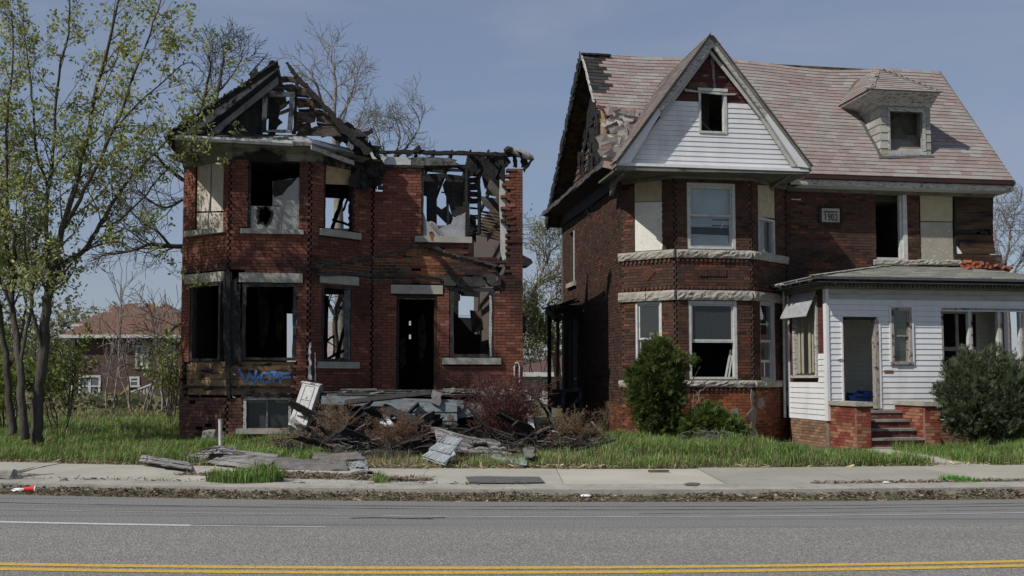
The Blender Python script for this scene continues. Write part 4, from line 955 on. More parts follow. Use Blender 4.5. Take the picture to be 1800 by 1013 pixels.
b = MB(); b.trace(W_r, [(314, 240), (390, 185), (486, 113), (489, 122), (395, 197), (338, 236)], .03, .03); b.build('rake_fascia', mat('half_burnt_white_fascia', (.36, .36, .35), (.22, .22, .21), 6, .8, .5, 30, c3=(.03, .029, .028), s3=7, lo3=.5, hi3=.62), H1)
b = MB(); b.trace(W_r, [(352, 238), (398, 200), (487, 128), (488, 141), (474, 152), (432, 185), (398, 212), (375, 236)], -.28, .03); b.build('rake_frieze', mat('smoked_white_board', (.26, .265, .27), (.17, .172, .175), 3, .8, .3, 30, c3=(.04, .04, .04), s3=4, lo3=.55, hi3=.7), H1)

# ---- top of the main wall: white frieze, charred plate, rolled roofing at the right corner
b = MB(); b.trace(W_mn, [(668, 276), (722, 278), (722, 291), (668, 290)], .05, .12); b.build('frieze', M['whitepaint'], H1)
b = MB(); b.trace(W_mn, [(722, 278), (760, 277), (790, 279), (803, 282), (798, 285), (810, 291), (722, 292)], .045, .12); b.build('frieze', mat('half_burnt_frieze', (.16, .16, .15), (.03, .03, .029), 10, .85, .8, 25), H1)
b = MB(); b.board(W_mn.pt(655, 268, .0), W_mn.pt(745, 267, .0), .07, .12, (0, 1, 0), .2, 10); b.board(W_mn.pt(735, 268, 0), W_mn.pt(925, 273, 0), .085, .12, (0, 1, 0), .18, 24); b.board(W_mn.pt(665, 292, 0), W_mn.pt(745, 294, 0), .06, .12, (0, 1, 0), .25, 9)
b.board(W_mn.pt(742, 292, -.1), W_mn.pt(822, 292, -.1), .08, .1, (0, 1, 0), .3, 9); b.board(W_mn.pt(715, 276, .05), W_mn.pt(738, 259, .05), .1, .06, (0, 1, 0), .4, 4)
for x in (873, 889, 905, 919): b.board(W_mn.pt(x, 272, -.05), W_mn.pt(x+2, 293, -.05), .09, .09, (0, 1, 0), .25, 4)
b.board(W_mn.pt(910, 270, .2), W_mn.pt(928, 292, -.1), .1, .1, (0, 1, 0), .3, 4); b.board(W_mn.pt(934, 282, .2), W_mn.pt(920, 300, 0), .07, .06, (0, 1, 0), .3, 4)
for i in range(10): b.board(W_mn.pt(828+i*7, 272, -.3), W_mn.pt(828+i*7+rr.uniform(-3, 3), 272+rr.uniform(10, 30), -.3), .14, .04, (0, 1, 0), .4, 3)
for i in range(7):                                  # roof joists running back
    p = W_mn.pt(700+i*32, 266, -.1); b.board(p, p+Vector((rr.uniform(-.2, .2), 6.5*(.4+.6*rr.random()), rr.uniform(-.6, -.1))), .06, .12, (0, 0, 1), .2, 6)
b.build('wall_plate', M['char'], H1)
b = MB()
def roll(W, pts, r0): b.tube([W.pt(x, y, .1) for x, y in pts], [r0*.8, r0, r0*1.05, r0*.9, r0*.5], 9)
roll(W_mn, [(899, 266), (908, 269), (918, 273), (928, 277), (936, 280)], .095); b.build('rolled_roofing', mat('pale_roll_roofing', (.33, .33, .32), (.20, .20, .19), 12, .85, .6, 30, c3=(.08, .08, .08), s3=10, lo3=.6, hi3=.7), H1)
b = MB(); b.tube([W_mn.pt(x, y, .12) for x, y in ((886, 268), (891, 265), (898, 267))], [.06, .09, .09], 7); b.trace(W_mn, [(875, 275), (884, 276), (886, 290), (882, 292), (876, 288)], .02, .05); b.build('charred_roofing', M['char'], H1)
# ================================================================= BROWN BRICK HOUSE (right)
PR = -1.0; rA = uu(1092, 0); rB = uu(1187, PR); rC = uu(1322, PR); rD = uu(1383, 0); rE = uu(1762, 0); DR = 6.8
R_lc = Wall((rA, 0), (rB, PR)); R_bf = Wall((rB, PR), (rC, PR)); R_rc = Wall((rC, PR), (rD, 0)); R_mn = Wall((rD, 0), (rE, 0))
R_sd = Wall((rA, DR), (rA, 0)); R_rs = Wall((rE, 0), (rE, DR)); R_bk = Wall((rA, DR), (rE, DR))
ZR = .12
H2 = thing('brick_house', 'abandoned brown brick house with white sided gable, pink shingle roof and front porch', 'house', ((rA+rE)/2, 0, ZR), framed=True)
ztR = zz(1255, 316, PR); ztRm = zz(1570, 341, 0)
sootR = blobs([(1392, 480, 30, 40, .75), (1440, 450, 80, 14, .6), (1460, 378, 30, 26, .5), (1350, 500, 40, 30, .45), (1700, 465, 50, 20, .5), (1500, 400, 26, 60, .25), (1385, 400, 12, 60, .3), (1150, 520, 60, 30, .25), (1330, 470, 30, 50, .35)], front(0))
zfoot = zz(1255, 684, PR)
def colR(u, z, m=0):
    r = rnd.random(); n = fbm(u*1.3, z*1.6, 6.1)
    c = Vector((.070, .038, .028))*(1+.25*n)*rnd.uniform(.8, 1.2)
    p = .06+.38*max(0, fbm(u*1.1+4, z*1.1, 2)+.0)
    if r < p: c = Vector((.14, .052, .030))*rnd.uniform(.7, 1.15)
    elif r > .9: c = c*.55
    if z < zfoot:
        c = Vector((.235, .082, .04))*(1+.2*n)*rnd.uniform(.72, 1.2)
        f = fbm(u*.8+2, z*.9, 4.4)
        if f > .12 or u > uu(1335, 0): c = c*.45 if rnd.random() < .6 else c*.8
    s = min(.9, blobval(sootR, u, z)*rnd.uniform(.8, 1.15)); return tuple(c*(1-s)+Vector((.018, .016, .015))*s)
mR = lambda u, z: (.06, .045, .038) if z > zfoot or fbm(u*2, z*2, 3) < .1 else (.2, .17, .14)
mb = MB()
b1 = (uu(0, 0),)
h_lc = [H(R_lc, 1115, 300, 1163, 442), H(R_lc, 1117, 530, 1163, 669)]
h_bf = [H(R_bf, 1208, 320, 1293, 438), H(R_bf, 1211, 529, 1296, 667)]
h_rc = [H(R_rc, 1333, 322, 1363, 447), H(R_rc, 1337, 530, 1363, 670)]
bo = lambda W, xa, y0, y1: H(W, xa-300, y0, xa+300, y1)
bands = lambda W, x: [bo(W, x, 443, 456), bo(W, x, 512, 529), bo(W, x, 668, 681)]
for W, hh, x in ((R_lc, h_lc, 1140), (R_bf, h_bf, 1255), (R_rc, h_rc, 1350)):
    brick_wall(mb, W, ZR, ztR, hh, None, colR, tooth=(.05, .05), mortar=mR)
h_mn = [H(R_mn, 1540, 342, 1595, 458), H(R_mn, 1617, 342, 1677, 458), H(R_mn, 1535, 457, 1686, 468), H(R_mn, 1443, 367, 1475, 391), H(R_mn, 1677, 300, 1790, 446)]
kpR = lambda m, z, u: not (u > uu(1749, 0) and z > zz(1750, 446, 0)-.07*abs(fbm(u*4, 1, 1)))
brick_wall(mb, R_mn, ZR, ztRm, h_mn, kpR, colR, mortar=mR)
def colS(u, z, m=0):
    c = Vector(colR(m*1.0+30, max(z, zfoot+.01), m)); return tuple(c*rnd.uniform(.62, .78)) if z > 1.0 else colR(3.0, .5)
h_sd = [H(R_sd, 1001, 408, 1010, 498), (R_sd.at(1004, 500)[0], R_sd.at(1021, 500)[0], .9, zz(1000, 560, 5.2))]
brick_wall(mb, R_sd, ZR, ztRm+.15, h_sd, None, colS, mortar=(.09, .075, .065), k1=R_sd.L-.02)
brick_wall(mb, R_rs, ZR, zz(1750, 446, 0)-.1, [], None, colR, h=.142, bl=.444); brick_wall(mb, R_bk, ZR, ztRm, [], None, colR, h=.142, bl=.444)
mb.build('brick_wall', M['brick'], H2)
# inside: floors, ceiling and dividing walls, all dark
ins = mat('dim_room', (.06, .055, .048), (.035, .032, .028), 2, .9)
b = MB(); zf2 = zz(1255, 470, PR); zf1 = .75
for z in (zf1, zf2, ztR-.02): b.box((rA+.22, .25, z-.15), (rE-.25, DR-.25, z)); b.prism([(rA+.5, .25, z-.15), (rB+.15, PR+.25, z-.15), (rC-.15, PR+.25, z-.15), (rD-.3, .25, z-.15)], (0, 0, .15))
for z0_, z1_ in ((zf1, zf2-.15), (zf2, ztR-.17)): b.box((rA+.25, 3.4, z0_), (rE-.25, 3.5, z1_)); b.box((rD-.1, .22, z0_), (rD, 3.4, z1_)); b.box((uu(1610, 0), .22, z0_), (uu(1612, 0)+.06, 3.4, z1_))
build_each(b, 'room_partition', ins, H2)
b = MB(); b.box((rE-.22, .2, zz(1750, 446, 0)-.1), (rE-.3, DR-.2, ztRm)); b.build('side_boarding', M['charbrown'], H2)

# rough stone bands, wrapped round the bay
def rough_band(W, k0, k1, z0, z1, o, b, nseg):
    for i in range(nseg):
        a = k0+(k1-k0)*i/nseg; c = k0+(k1-k0)*(i+1)/nseg; n = max(2, int((c-a)/.07)); P = W.P; rows = 4
        g = [[P(a+(c-a)*x/n+(0.004 if x == 0 else (-.004 if x == n else 0)), (o+(rnd.uniform(-.018, .02) if 0 < y < rows else -.02)), z0+(z1-z0)*y/rows) for x in range(n+1)] for y in range(rows+1)]
        vs = [p for r in g for p in r]; fs = [(y*(n+1)+x, y*(n+1)+x+1, (y+1)*(n+1)+x+1, (y+1)*(n+1)+x) for y in range(rows) for x in range(n)]
        t = len(vs); vs += [P(a, -.15, z0), P(c, -.15, z0), P(c, -.15, z1), P(a, -.15, z1)]
        bl_, br_, tr_, tl_ = 0, n, rows*(n+1)+n, rows*(n+1)
        fs += [tuple([t, t+1]+list(range(n, -1, -1))), tuple([t+3]+[rows*(n+1)+x for x in range(n+1)]+[t+2]), tuple([t, t+3]+[y*(n+1) for y in range(rows, -1, -1)]), tuple([t+1]+[y*(n+1)+n for y in range(rows+1)]+[t+2])]
        b.add(vs, fs)
for nm, ya, yb in (('stone_band', 440, 454), ('stone_band', 511, 528), ('stone_band', 669, 681)):
    z0_ = zz(1255, yb, PR); z1_ = zz(1255, ya, PR); b = MB()
    rough_band(R_lc, -.06, R_lc.L, z0_, z1_, .07, b, 2); rough_band(R_bf, .03, R_bf.L-.03, z0_, z1_, .07, b, 3); rough_band(R_rc, 0, R_rc.L, z0_, z1_, .07, b, 2)
    b.build(nm, M['stone'], H2)
for x0, x1 in ((1535, 1611), (1613, 1687)):
    b = MB(); k0, k1, z0_, z1_ = R_mn.rect(x0, 457, x1, 467); rough_band(R_mn, k0, k1, z0_, z1_, .09, b, 1); b.build('sill', M['stone'], H2)
b = MB(); k, z = R_sd.at(1006, 500); k0 = R_sd.at(999, 500)[0]; k1 = R_sd.at(1013, 500)[0]; b.wbox(R_sd, k0, k1, .08, -.1, z-.08, z+.05); b.build('sill', M['stone'], H2)
# dentil courses and moulded brick ornaments
b = MB(); db = (.045, .024, .018)
def dentils(W, y, x, hh=.05):
    z = zz(1255, y, PR); k = .04
    while k < W.L-.08: b.wbox(W, k, k+.055, .035, -.005, z-hh/2, z+hh/2, tuple(Vector((.10, .045, .03))*rnd.uniform(.6, 1.3))); k += .11
for W in (R_lc, R_bf, R_rc):
    dentils(W, 458.5, 0, .06); dentils(W, 506, 0, .06); dentils(W, 685, 0, .05)
b.build('dentil_course', M['brick'], H2)['kind'] = 'stuff'
b = MB()
for i in range(4):
    for j in range(4): b.wbox(R_bf, 0, .01, .0, 0, 0, 0) if 0 else None
kc, zc_ = R_bf.at(1253, 479)
for k in (-.30, -.24, -.18, .18, .24, .30): b.wbox(R_bf, kc+k-.022, kc+k+.022, .022, 0, zc_-.09, zc_+.09, (.07, .035, .026))
for i in range(4): b.wbox(R_bf, kc-.14, kc+.14, .022, 0, zc_-.085+i*.045, zc_-.05+i*.045, (.065, .033, .025))
b.build('brick_ornament', M['brick'], H2); b = MB()
kc, zc_ = R_lc.at(1140, 480)
P = R_lc.P
for i in range(-2, 3):
    a = i*.045; q = [P(kc+a-.11+.0, .02, zc_-a*1.0-.0), P(kc+a-.09, .02, zc_-a-.02), P(kc+a+.07-a*0, .02, zc_-a+.14-.0), P(kc+a+.05, .02, zc_-a+.16)]
kq = .17
for i in range(5):
    s = -kq/2+kq*i/4-.0
    p0 = (kc+s-kq/2, zc_+s+kq/2-.0); p1 = (kc+s+kq/2, zc_+s-kq/2)
    b.board(P(p0[0], .012, p0[1]), P(p1[0], .012, p1[1]), .035, .022, (R_lc.n.x, R_lc.n.y, 0), col=(.10, .042, .028))
b.build('brick_ornament', M['brick'], H2)
# white drips and a bracket stub
b = MB(); b.tube([R_mn.pt(1390, 351, .03), R_mn.pt(1398, 351.5, .05), R_mn.pt(1406, 351.5, .04)], [.018, .012, .025], 6); b.build('pipe_stub', M['whitepaint'], H2)
b = MB(); b.trace(R_lc, [(1092, 700), (1094, 700), (1094, 690)], .012, .01)
mtx = mat('mortar_patch', (.24, .225, .195), (.16, .15, .13), 8, .9, .6, 30)
b = MB(); b.trace(R_rc, [(1320, 684), (1326, 690), (1324, 708), (1330, 725), (1327, 748), (1331, 765), (1319, 765), (1320, 740), (1312, 730), (1322, 718), (1319, 700)], .012, .015)
b.trace(R_rc, [(1332, 700), (1341, 698), (1344, 712), (1336, 719), (1330, 716)], .012, .015); b.trace(R_bf, [(1284, 720), (1297, 717), (1298, 733), (1285, 735)], .012, .015); build_each(b, 'mortar_patch', mtx, H2)
# date stone, reading 1902
b = MB(); k0, k1, z0_, z1_ = R_mn.rect(1444, 367, 1475, 391); b.wbox(R_mn, k0, k1, .03, -.1, z0_, z1_); ds = b.build('date_stone', M['sillstone'], H2)
b = MB(); bw = .05
for a in ((k0-.06, k1+.06, z1_+.02, z1_+.06), (k0-.06, k1+.06, z0_-.06, z0_-.02), (k0-.08, k0-.04, z0_-.02, z1_+.02), (k1+.04, k1+.08, z0_-.02, z1_+.02)): b.wbox(R_mn, a[0], a[1], .025, 0, a[2], a[3], (.03, .022, .02))
b.build('brick_surround', M['brick'], H2)
b = MB(); dk = (k1-k0-.1)/4; zm = z0_+.12*(z1_-z0_); zh = .50*(z1_-z0_); w_ = .020; x = k0+.05
def seg(pts):
    for p, q in zip(pts, pts[1:]): b.board(R_mn.P(x+p[0]*dk, .036, zm+p[1]*zh), R_mn.P(x+q[0]*dk, .036, zm+q[1]*zh), w_, .014, (0, -1, 0))
seg([(.2, .8), (.45, 1), (.45, 0)]); x += dk
seg([(.8, .6), (.5, .45), (.2, .6), (.2, .9), (.5, 1), (.8, .85), (.78, .3), (.5, 0), (.2, .1)]); x += dk
seg([(.5, 0), (.2, .2), (.2, .8), (.5, 1), (.8, .8), (.8, .2), (.5, 0)]); x += dk
seg([(.2, .8), (.5, 1), (.8, .8), (.75, .55), (.2, 0), (.85, 0)])
b.wbox(R_mn, k0+.05, k1-.05, .038, .03, z1_-.3*(z1_-z0_), z1_-.2*(z1_-z0_)); b.build('carved_number', mat('carved_shadow_line', (.06, .058, .052), None), ds)

# ---- windows of the bay
sashw = M['whitepaint']
def sash(W, px, ymid=None, glass=(True, True), fw=.075, o=-.05, m=sashw, parent=H2, rail=.045):
    x0, y0, x1, y1 = px; k0, k1, z0, z1 = W.rect(*px); b = MB()
    b.wbox(W, k0, k0+fw, o+.04, o-.1, z0, z1); b.wbox(W, k1-fw, k1, o+.04, o-.1, z0, z1); b.wbox(W, k0+fw, k1-fw, o+.035, o-.1, z1-fw, z1); b.wbox(W, k0+fw, k1-fw, o+.06, o-.1, z0, z0+fw*.8)
    f = b.build('window_frame', m, parent)
    zm = W.at((x0+x1)/2, ymid)[1] if ymid else None
    a, c = k0+fw, k1-fw; r = rail
    def sashp(za, zb, oo, gl):
        b = MB(); b.wbox(W, a, a+r, oo, oo-.035, za, zb); b.wbox(W, c-r, c, oo, oo-.035, za, zb); b.wbox(W, a+r, c-r, oo-.002, oo-.035, zb-r, zb); b.wbox(W, a+r, c-r, oo-.002, oo-.035, za, za+r); s = b.build('sash', m, f)
        if gl: b = MB(); b.wbox(W, a+r, c-r, oo-.012, oo-.016, za+r, zb-r); b.build('window_pane', M['glassdark'], f)
    if ymid: sashp(zm, z1-fw, o-.005, glass[0])
    if ymid and glass[1]: sashp(z0+fw*.8, zm+.03, o-.045, True)
    if ymid and not glass[1]: b = MB(); b.wbox(W, a, c, o-.01, o-.04, zm-.03, zm+.0); b.build('sash_rail', m, f)
    return f, (a, c, z0+fw*.8, z1-fw, zm)
f, g = sash(R_bf, (1208, 322, 1293, 438), 380, (True, True))
# blinds
b = MB(); n = 30; a, c, z0_, z1_, zm = g
for i in range(n):
    z = zm+(z1_-zm)*(i+.5)/n; b.wbox(R_bf, a, c, -.12, -.124, z-(z1_-zm)/n*.47, z+(z1_-zm)/n*.5)
for i in range(26):
    z = z0_+(zm-z0_)*(i+.5)/26; t = i/26
    if .42 < t < .62 and i not in (17,): continue
    if .68 < t < .72 or .85 < t < .89: b.wbox(R_bf, a, a+(c-a)*.55, -.12, -.124, z-.01, z+.012); continue
    b.board(R_bf.P(a, -.122, z+.0), R_bf.P(c-.06*(t < .7), -.122, z-.02*(t < .6)), .021, .003, (0, 1, 0))
b.board(R_bf.P(c-.15, -.11, zm-.1), R_bf.P(c-.25, -.11, z0_+.45), .02, .004, (0, 1, 0)); b.board(R_bf.P(c-.12, -.115, zm-.5), R_bf.P(c-.03, -.115, z0_), .02, .004, (0, 1, 0))
b.build('blind', M['blind'], f)
f, g = sash(R_bf, (1211, 529, 1296, 667), 600, (True, False), fw=.07)
b = MB(); b.board(R_bf.pt(1281, 664, -.2), R_bf.pt(1290, 615, -.2), .04, .03, (0, 1, 0)); b.board(R_bf.pt(1286, 664, -.18), R_bf.pt(1292, 625, -.18), .03, .03, (0, 1, 0)); b.build('fallen_sash_stick', M['whitepaint'], f)
f, g = sash(R_lc, (1117, 531, 1163, 669), 597, (True, True), fw=.05)
b = MB(); b.trace(R_lc, [(1139, 585), (1160, 585), (1160, 597), (1139, 597)], -.075, .002); b.build('paper_sticker', mat('faded_yellow_paper', (.34, .33, .2), (.28, .27, .17), 4), f)
f, g = sash(R_rc, (1336, 531, 1363, 669), 601, (True, True), fw=.045)
b = MB(); k0 = R_rc.at(1339, 600)[0]; k1 = R_rc.at(1356, 600)[0]; z = R_rc.at(1345, 570)[1]; b.wbox(R_rc, k0, k1, -.06, -.09, z-.015, z+.015); z = R_rc.at(1345, 635)[1]; b.wbox(R_rc, k0, k1, -.05, -.09, z-.03, z+.03); b.build('sash_rail', sashw, f)
f, g = sash(R_rc, (1333, 384, 1363, 447), None, fw=.05); b = MB(); a, c, z0_, z1_, zm = g; b.wbox(R_rc, a, c, -.08, -.085, z0_, z1_); b.build('window_pane', M['glassdark'], f)
b = MB(); b.wbox(R_rc, a, a+(c-a)*.6, -.12, -.13, z0_, z1_); b.build('blind', M['blind'], f)
def panelR(W, pix, o=-.02, m='osb', name='window_board', t=.015): b = MB(); b.trace(W, pix, o, t); return b.build(name, M[m] if isinstance(m, str) else m, H2)
panelR(R_lc, [(1115, 320), (1163, 317), (1163, 353.5), (1115, 355)], m=mat('tan_weathered_board', (.40, .35, .25), (.32, .265, .17), 5, .85, .4, 40), o=-.015); panelR(R_lc, [(1115, 356), (1163, 354.5), (1164, 440), (1115, 442)], m=mat('bleached_strand_board', (.66, .65, .60), (.56, .54, .48), 2, .85, .8, 38, c3=(.46, .43, .36), s3=20, lo3=.55, hi3=.68), o=-.022)
panelR(R_rc, [(1333, 325), (1364, 327), (1364, 384), (1333, 381)], m=mat('yellowish_board', (.43, .40, .30), (.36, .30, .19), 5, .85, .4, 40))
b = MB(); k0, k1, z0_, z1_ = R_lc.rect(1108, 320, 1115, 440); b.wbox(R_lc, k0+.02, k1-.005, -.1, -.12, z0_, z1_); b.build('window_jamb', M['rust'], H2)
# upper door-like opening, boards and the burnt end of the main wall
b = MB(); k0, k1, z0_, z1_ = R_mn.rect(1540, 342, 1595, 457); b.wbox(R_mn, k1-.11, k1, .0, -.18, z0_, z1_); b.wbox(R_mn, k0, k1-.11, -.02, -.12, z0_, z0_+.06); b.wbox(R_mn, k1-.17, k1-.11, -.06, -.16, z0_+.06, z1_); b.build('door_frame', M['whitepaint'], H2)
wb1 = mat('marked_strand_board', (.33, .31, .255), (.27, .25, .20), 2, .85, .6, 60, c3=(.52, .50, .45), s3=16, lo3=.6, hi3=.68)
panelR(R_mn, [(1618, 343), (1675, 343), (1675, 389.5), (1619, 388.5)], m=mat('upper_strand_board', (.38, .34, .24), (.33, .29, .19), 4, .85, .5, 50)); panelR(R_mn, [(1619, 390), (1675, 391), (1677, 457), (1620, 457)], m=wb1, o=-.025)
dkb = mat('dark_old_sheathing', (.085, .05, .026), (.04, .026, .017), 2.5, .85, .5, 30, c3=(.014, .012, .011), s3=2, lo3=.5, hi3=.62, stretch=(.7, 1, 3.5))
for (y0a, y1a, y0b, y1b, xr) in ((343, 343, 358, 358, 1749), (358.5, 358.5, 373, 373, 1749), (373.5, 373.5, 388, 388, 1749), (388.5, 388.5, 404, 402, 1750), (410, 413, 421, 424, 1751), (421.5, 424.5, 434, 435, 1752), (434.5, 435.5, 446, 446, 1754)):
    b = MB(); b.trace(R_mn, [(1677, y0a), (xr-rnd.uniform(0, 3), y1a), (xr-rnd.uniform(0, 2), y1b), (1677, y0b)], -.06-rnd.uniform(0, .02), .02); b.build('sheathing_board', dkb, H2)
b = MB(); b.trace(R_mn, [(1677, 404), (1712, 402), (1735, 404), (1738, 410), (1727, 410), (1727, 405), (1718, 410), (1677, 409)], -.1, .02); b.board(R_mn.pt(1679, 343, -.03), R_mn.pt(1680, 446, -.03), .04, .06, (0, 1, 0), .2, 8); build_each(b, 'sheathing_board', M['char'], H2)
b = MB(); b.trace(R_mn, [(1679, 430), (1684, 434), (1690, 442), (1692, 446), (1679, 446)], -.02, .03); b.build('torn_plastic', M['litterwhite'], H2)
b = MB(); b.board(R_mn.pt(1748, 343, -.2), R_mn.pt(1748, 410, -.2), .1, .15, (0, 1, 0), .1, 6); b.board(R_mn.pt(1749, 410, -.2), R_mn.pt(1752, 440, -.2), .08, .12, (0, 1, 0), .1, 6); build_each(b, 'corner_post', M['char'], H2)
# side window
b = MB(); k0, k1, z0_, z1_ = R_sd.rect(1001, 408, 1010, 498); b.wbox(R_sd, k1-.12, k1, .01, -.12, z0_, z1_); b.wbox(R_sd, k0, k1-.12, -.1, -.12, z0_, z1_, mi=1); b.build('window_frame', [M['peel'], M['black']], H2)

# ---- roofs
dE = -.50; zE = zz(1600, 312, dE); dRg = 2.35; uRl = uu(1023, dRg); zRg = (zz(1100, 99, dRg)+zz(1650, 126, dRg))/2; uRr = uu(1662, dRg)
uEr = uu(1787, dE)
slope = Vector((0, dRg-dE, zRg-zE)); SL = slope.length; slope.normalize(); nrm = Vector((0, -slope.z, slope.y))
def roofhit(px, py):
    r = ray(px, py); rf = Vector((r.x*U.x+r.y*U.y, r.x*N.x+r.y*N.y, r.z)); c = Vector((CAMF.x, CAMF.y, EYE)); p0 = Vector((0, dE, zE)); t = (p0-c).dot(nrm)/rf.dot(nrm); return c+rf*t
rake = lambda f: uEr+(uRr-uEr)*f                   # right edge of the slope
left_edge = [(1023, 97), (1043, 175), (1050, 190), (1058, 222), (1064, 262), (1072, 300)]
le = [(roofhit(x, y)) for x, y in left_edge]; le = [((p-Vector((0, dE, zE))).dot(slope), p.x) for p in le]
def leftu(s):
    q = sorted(le)
    for (a, ua_), (b_, ub_) in zip(q, q[1:]):
        if a <= s <= b_: return ua_+(ub_-ua_)*(s-a)/(b_-a)
    return q[0][1] if s < q[0][0] else q[-1][1]
cgl = uu(1083, -1.6); cga = uu(1252, -1.65); cgr = uu(1425, -1.6); zcl = zz(1083, 289, -1.6); zca = zz(1252, 62, -1.65); zcr = zz(1425, 297, -1.6)
roofsag = lambda u: -.10*math.exp(-((u-uu(1560, 0))/1.6)**2)+.03*math.sin(u*1.3)
burnt_edge = lambda u, s: u < leftu(s)+.42+.15*fbm(s*1.3, u) and s > 2.6
def shcol(u, s):
    if (s > SL*.62 and u < roofhit(1063, 130).x+.12*fbm(s*2, 0)+.03) or (s > SL*.40 and u < roofhit(1066, 180).x-.25+.1*fbm(s*3, 1)): return tuple(Vector((.028, .027, .027))*rnd.uniform(.6, 1.6))
    n = fbm(u*1.5+5, s*2.0, 2.2, 3)+rnd.uniform(-.35, .35)
    a = Vector((.262, .246, .232)); p = Vector((.242, .186, .173)); f = min(1, max(0, n*1.1+.5)); c = a*(1-f)+p*f
    return tuple(c*rnd.uniform(.84, 1.08))
zone = [roofhit(x, y) for x, y in ((1045, 192), (1095, 197), (1130, 205), (1100, 290), (1068, 300))]
zs = [((p-Vector((0, dE, zE))).dot(slope), p.x) for p in zone]
zp = [(b_, a) for a, b_ in zs]
def inpoly1(x, y, poly):
    r = False; n = len(poly)
    for i in range(n):
        (x0, y0), (x1, y1) = poly[i], poly[(i+1) % n]
        if (y0 > y) != (y1 > y) and x < (x1-x0)*(y-y0)/(y1-y0)+x0: r = not r
    return r
b = MB(); U0 = uRl-.6
def in_roof(m, s):
    u = U0+m
    
    if inpoly1(u, s, zp): return False
    return True
shingles(b, (U0, dE, zE+.0), (1, 0, 0), slope, uEr-U0+.1, SL+.05, in_roof, lambda m, s: shcol(U0+m, s), lim=lambda s: (leftu(s)-U0+.04*math.sin(s*21), rake(s/SL)-U0))
# gentle sag so the ridge is not ruler straight
b.v = [(x, y, z+roofsag(x)*max(0, min(1, (z-zE)/(zRg-zE)))) for x, y, z in b.v]
b.build('roof_shingles', M['shingle'], H2)
b = MB()
for i in range(170):                               # torn, curled shingles over the damaged corner
    t = rnd.random(); x0 = rnd.uniform(1052, 1125); y0 = rnd.uniform(196, 296)
    p = roofhit(x0, y0); s = (p-Vector((0, dE, zE))).dot(slope)
    if not inpoly1(p.x, s, zp) or (x0 < 1068 and y0 < 240): continue
    a = rnd.uniform(-.6, .6); ax = Vector((math.cos(a), 0, 0))+slope*math.sin(a); up_ = (slope*math.cos(a)-Vector((math.sin(a), 0, 0))); tip = nrm*rnd.uniform(-.02, .14); c = p+nrm*rnd.uniform(.02, .07)
    w2, h2 = rnd.uniform(.10, .2), rnd.uniform(.06, .12); cc = tuple(Vector(rnd.choice(((.30, .28, .26), (.25, .16, .14), (.2, .2, .2), (.33, .31, .29), (.06, .05, .05))))*rnd.uniform(.7, 1.1))
    q = [c-ax*w2-up_*h2, c+ax*w2-up_*h2, c+ax*w2+up_*h2+tip, c-ax*w2+up_*h2+tip*.6]; b.prism(q, -nrm*.008, cc)
b.build('torn_shingles', M['shingle'], H2)['kind'] = 'stuff'
b = MB()
def rp(px, py, k=0): p = roofhit(px, py); return p+nrm*k
b.prism([rp(1068, 197, -.02), rp(1135, 205, -.02), rp(1110, 300, -.02), rp(1074, 300, -.02), rp(1064, 240, -.02)], -nrm*.04)
b.build('roof_boards', mat('old_red_brown_roof_boards', (.16, .05, .035), (.06, .05, .045), 4, .85, .5, 30, stretch=(1, 1, 3)), H2)
b = MB(); b.board(rp(1048, 190, .02), rp(1095, 197, .02), .14, .03, nrm, .3, 6); b.board(rp(1062, 204, .03), rp(1115, 211, .03), .1, .02, nrm, .3, 6); build_each(b, 'exposed_underlay', M['redboard'], H2)
# solid roof bodies
b = MB(); t = .12
def slab(p, th=t): b.prism(p, Vector((0, 0, -th)))
lu = uRl-.0
b.prism([Vector((rA+.05, dE, zE-.03)), Vector((uEr-.02, dE, zE-.03)), Vector((uRr-.02, dRg, zRg-.16)), Vector((rA-.28, dRg, zRg-.08)), Vector((rA+.0, dE+1.4, zE-.05+(zRg-zE)*1.4/(dRg-dE)))], (0, 0, -.10))
dB_ = 7.3; zBk = zz(980, 392, 7.3)
b.prism([Vector((lu, dRg, zRg)), Vector((uRr, dRg, zRg-.03)), Vector((uRr+.1, dB_, zBk)), Vector((rA-.42, dB_, zBk))], (0, 0, -.16))
b.build('roof_deck', M['charbrown'], H2)
b = MB(); b.board((lu, dRg-.04, zRg-.03), (lu+.75, dRg-.04, zRg-.04), .16, .05, (0, 0, 1), .2, 8); b.build('ridge_cap', M['char'], H2)
b = MB()
n = 46
for i in range(n):                                 # jagged burnt shingle edge of the rear slope, seen from below
    f = i/n; q = Vector((lu-.02, dRg, zRg)).lerp(Vector((rA-.44, dB_, zBk)), f); q2 = Vector((lu-.02, dRg, zRg)).lerp(Vector((rA-.44, dB_, zBk)), (i+1)/n)
    b.board(q+Vector((.0, 0, -.06)), q2+Vector((.0, 0, -.05)), .26, .03, (1, 0, 0), .3, 1)
b.board((lu+.02, dRg, zRg-.12), (rA-.38, dB_, zBk-.14), .22, .05, (1, 0, 0), .1, 12)
b.build('barge_board', M['char'], H2)
b = MB(); fr_ = roofhit(1044, 178); b.board((lu, dRg-.02, zRg-.02), (fr_.x, fr_.y, fr_.z-.02), .06, .04, (1, 0, 0), .4, 14); b.build('barge_board', M['peel'], H2)
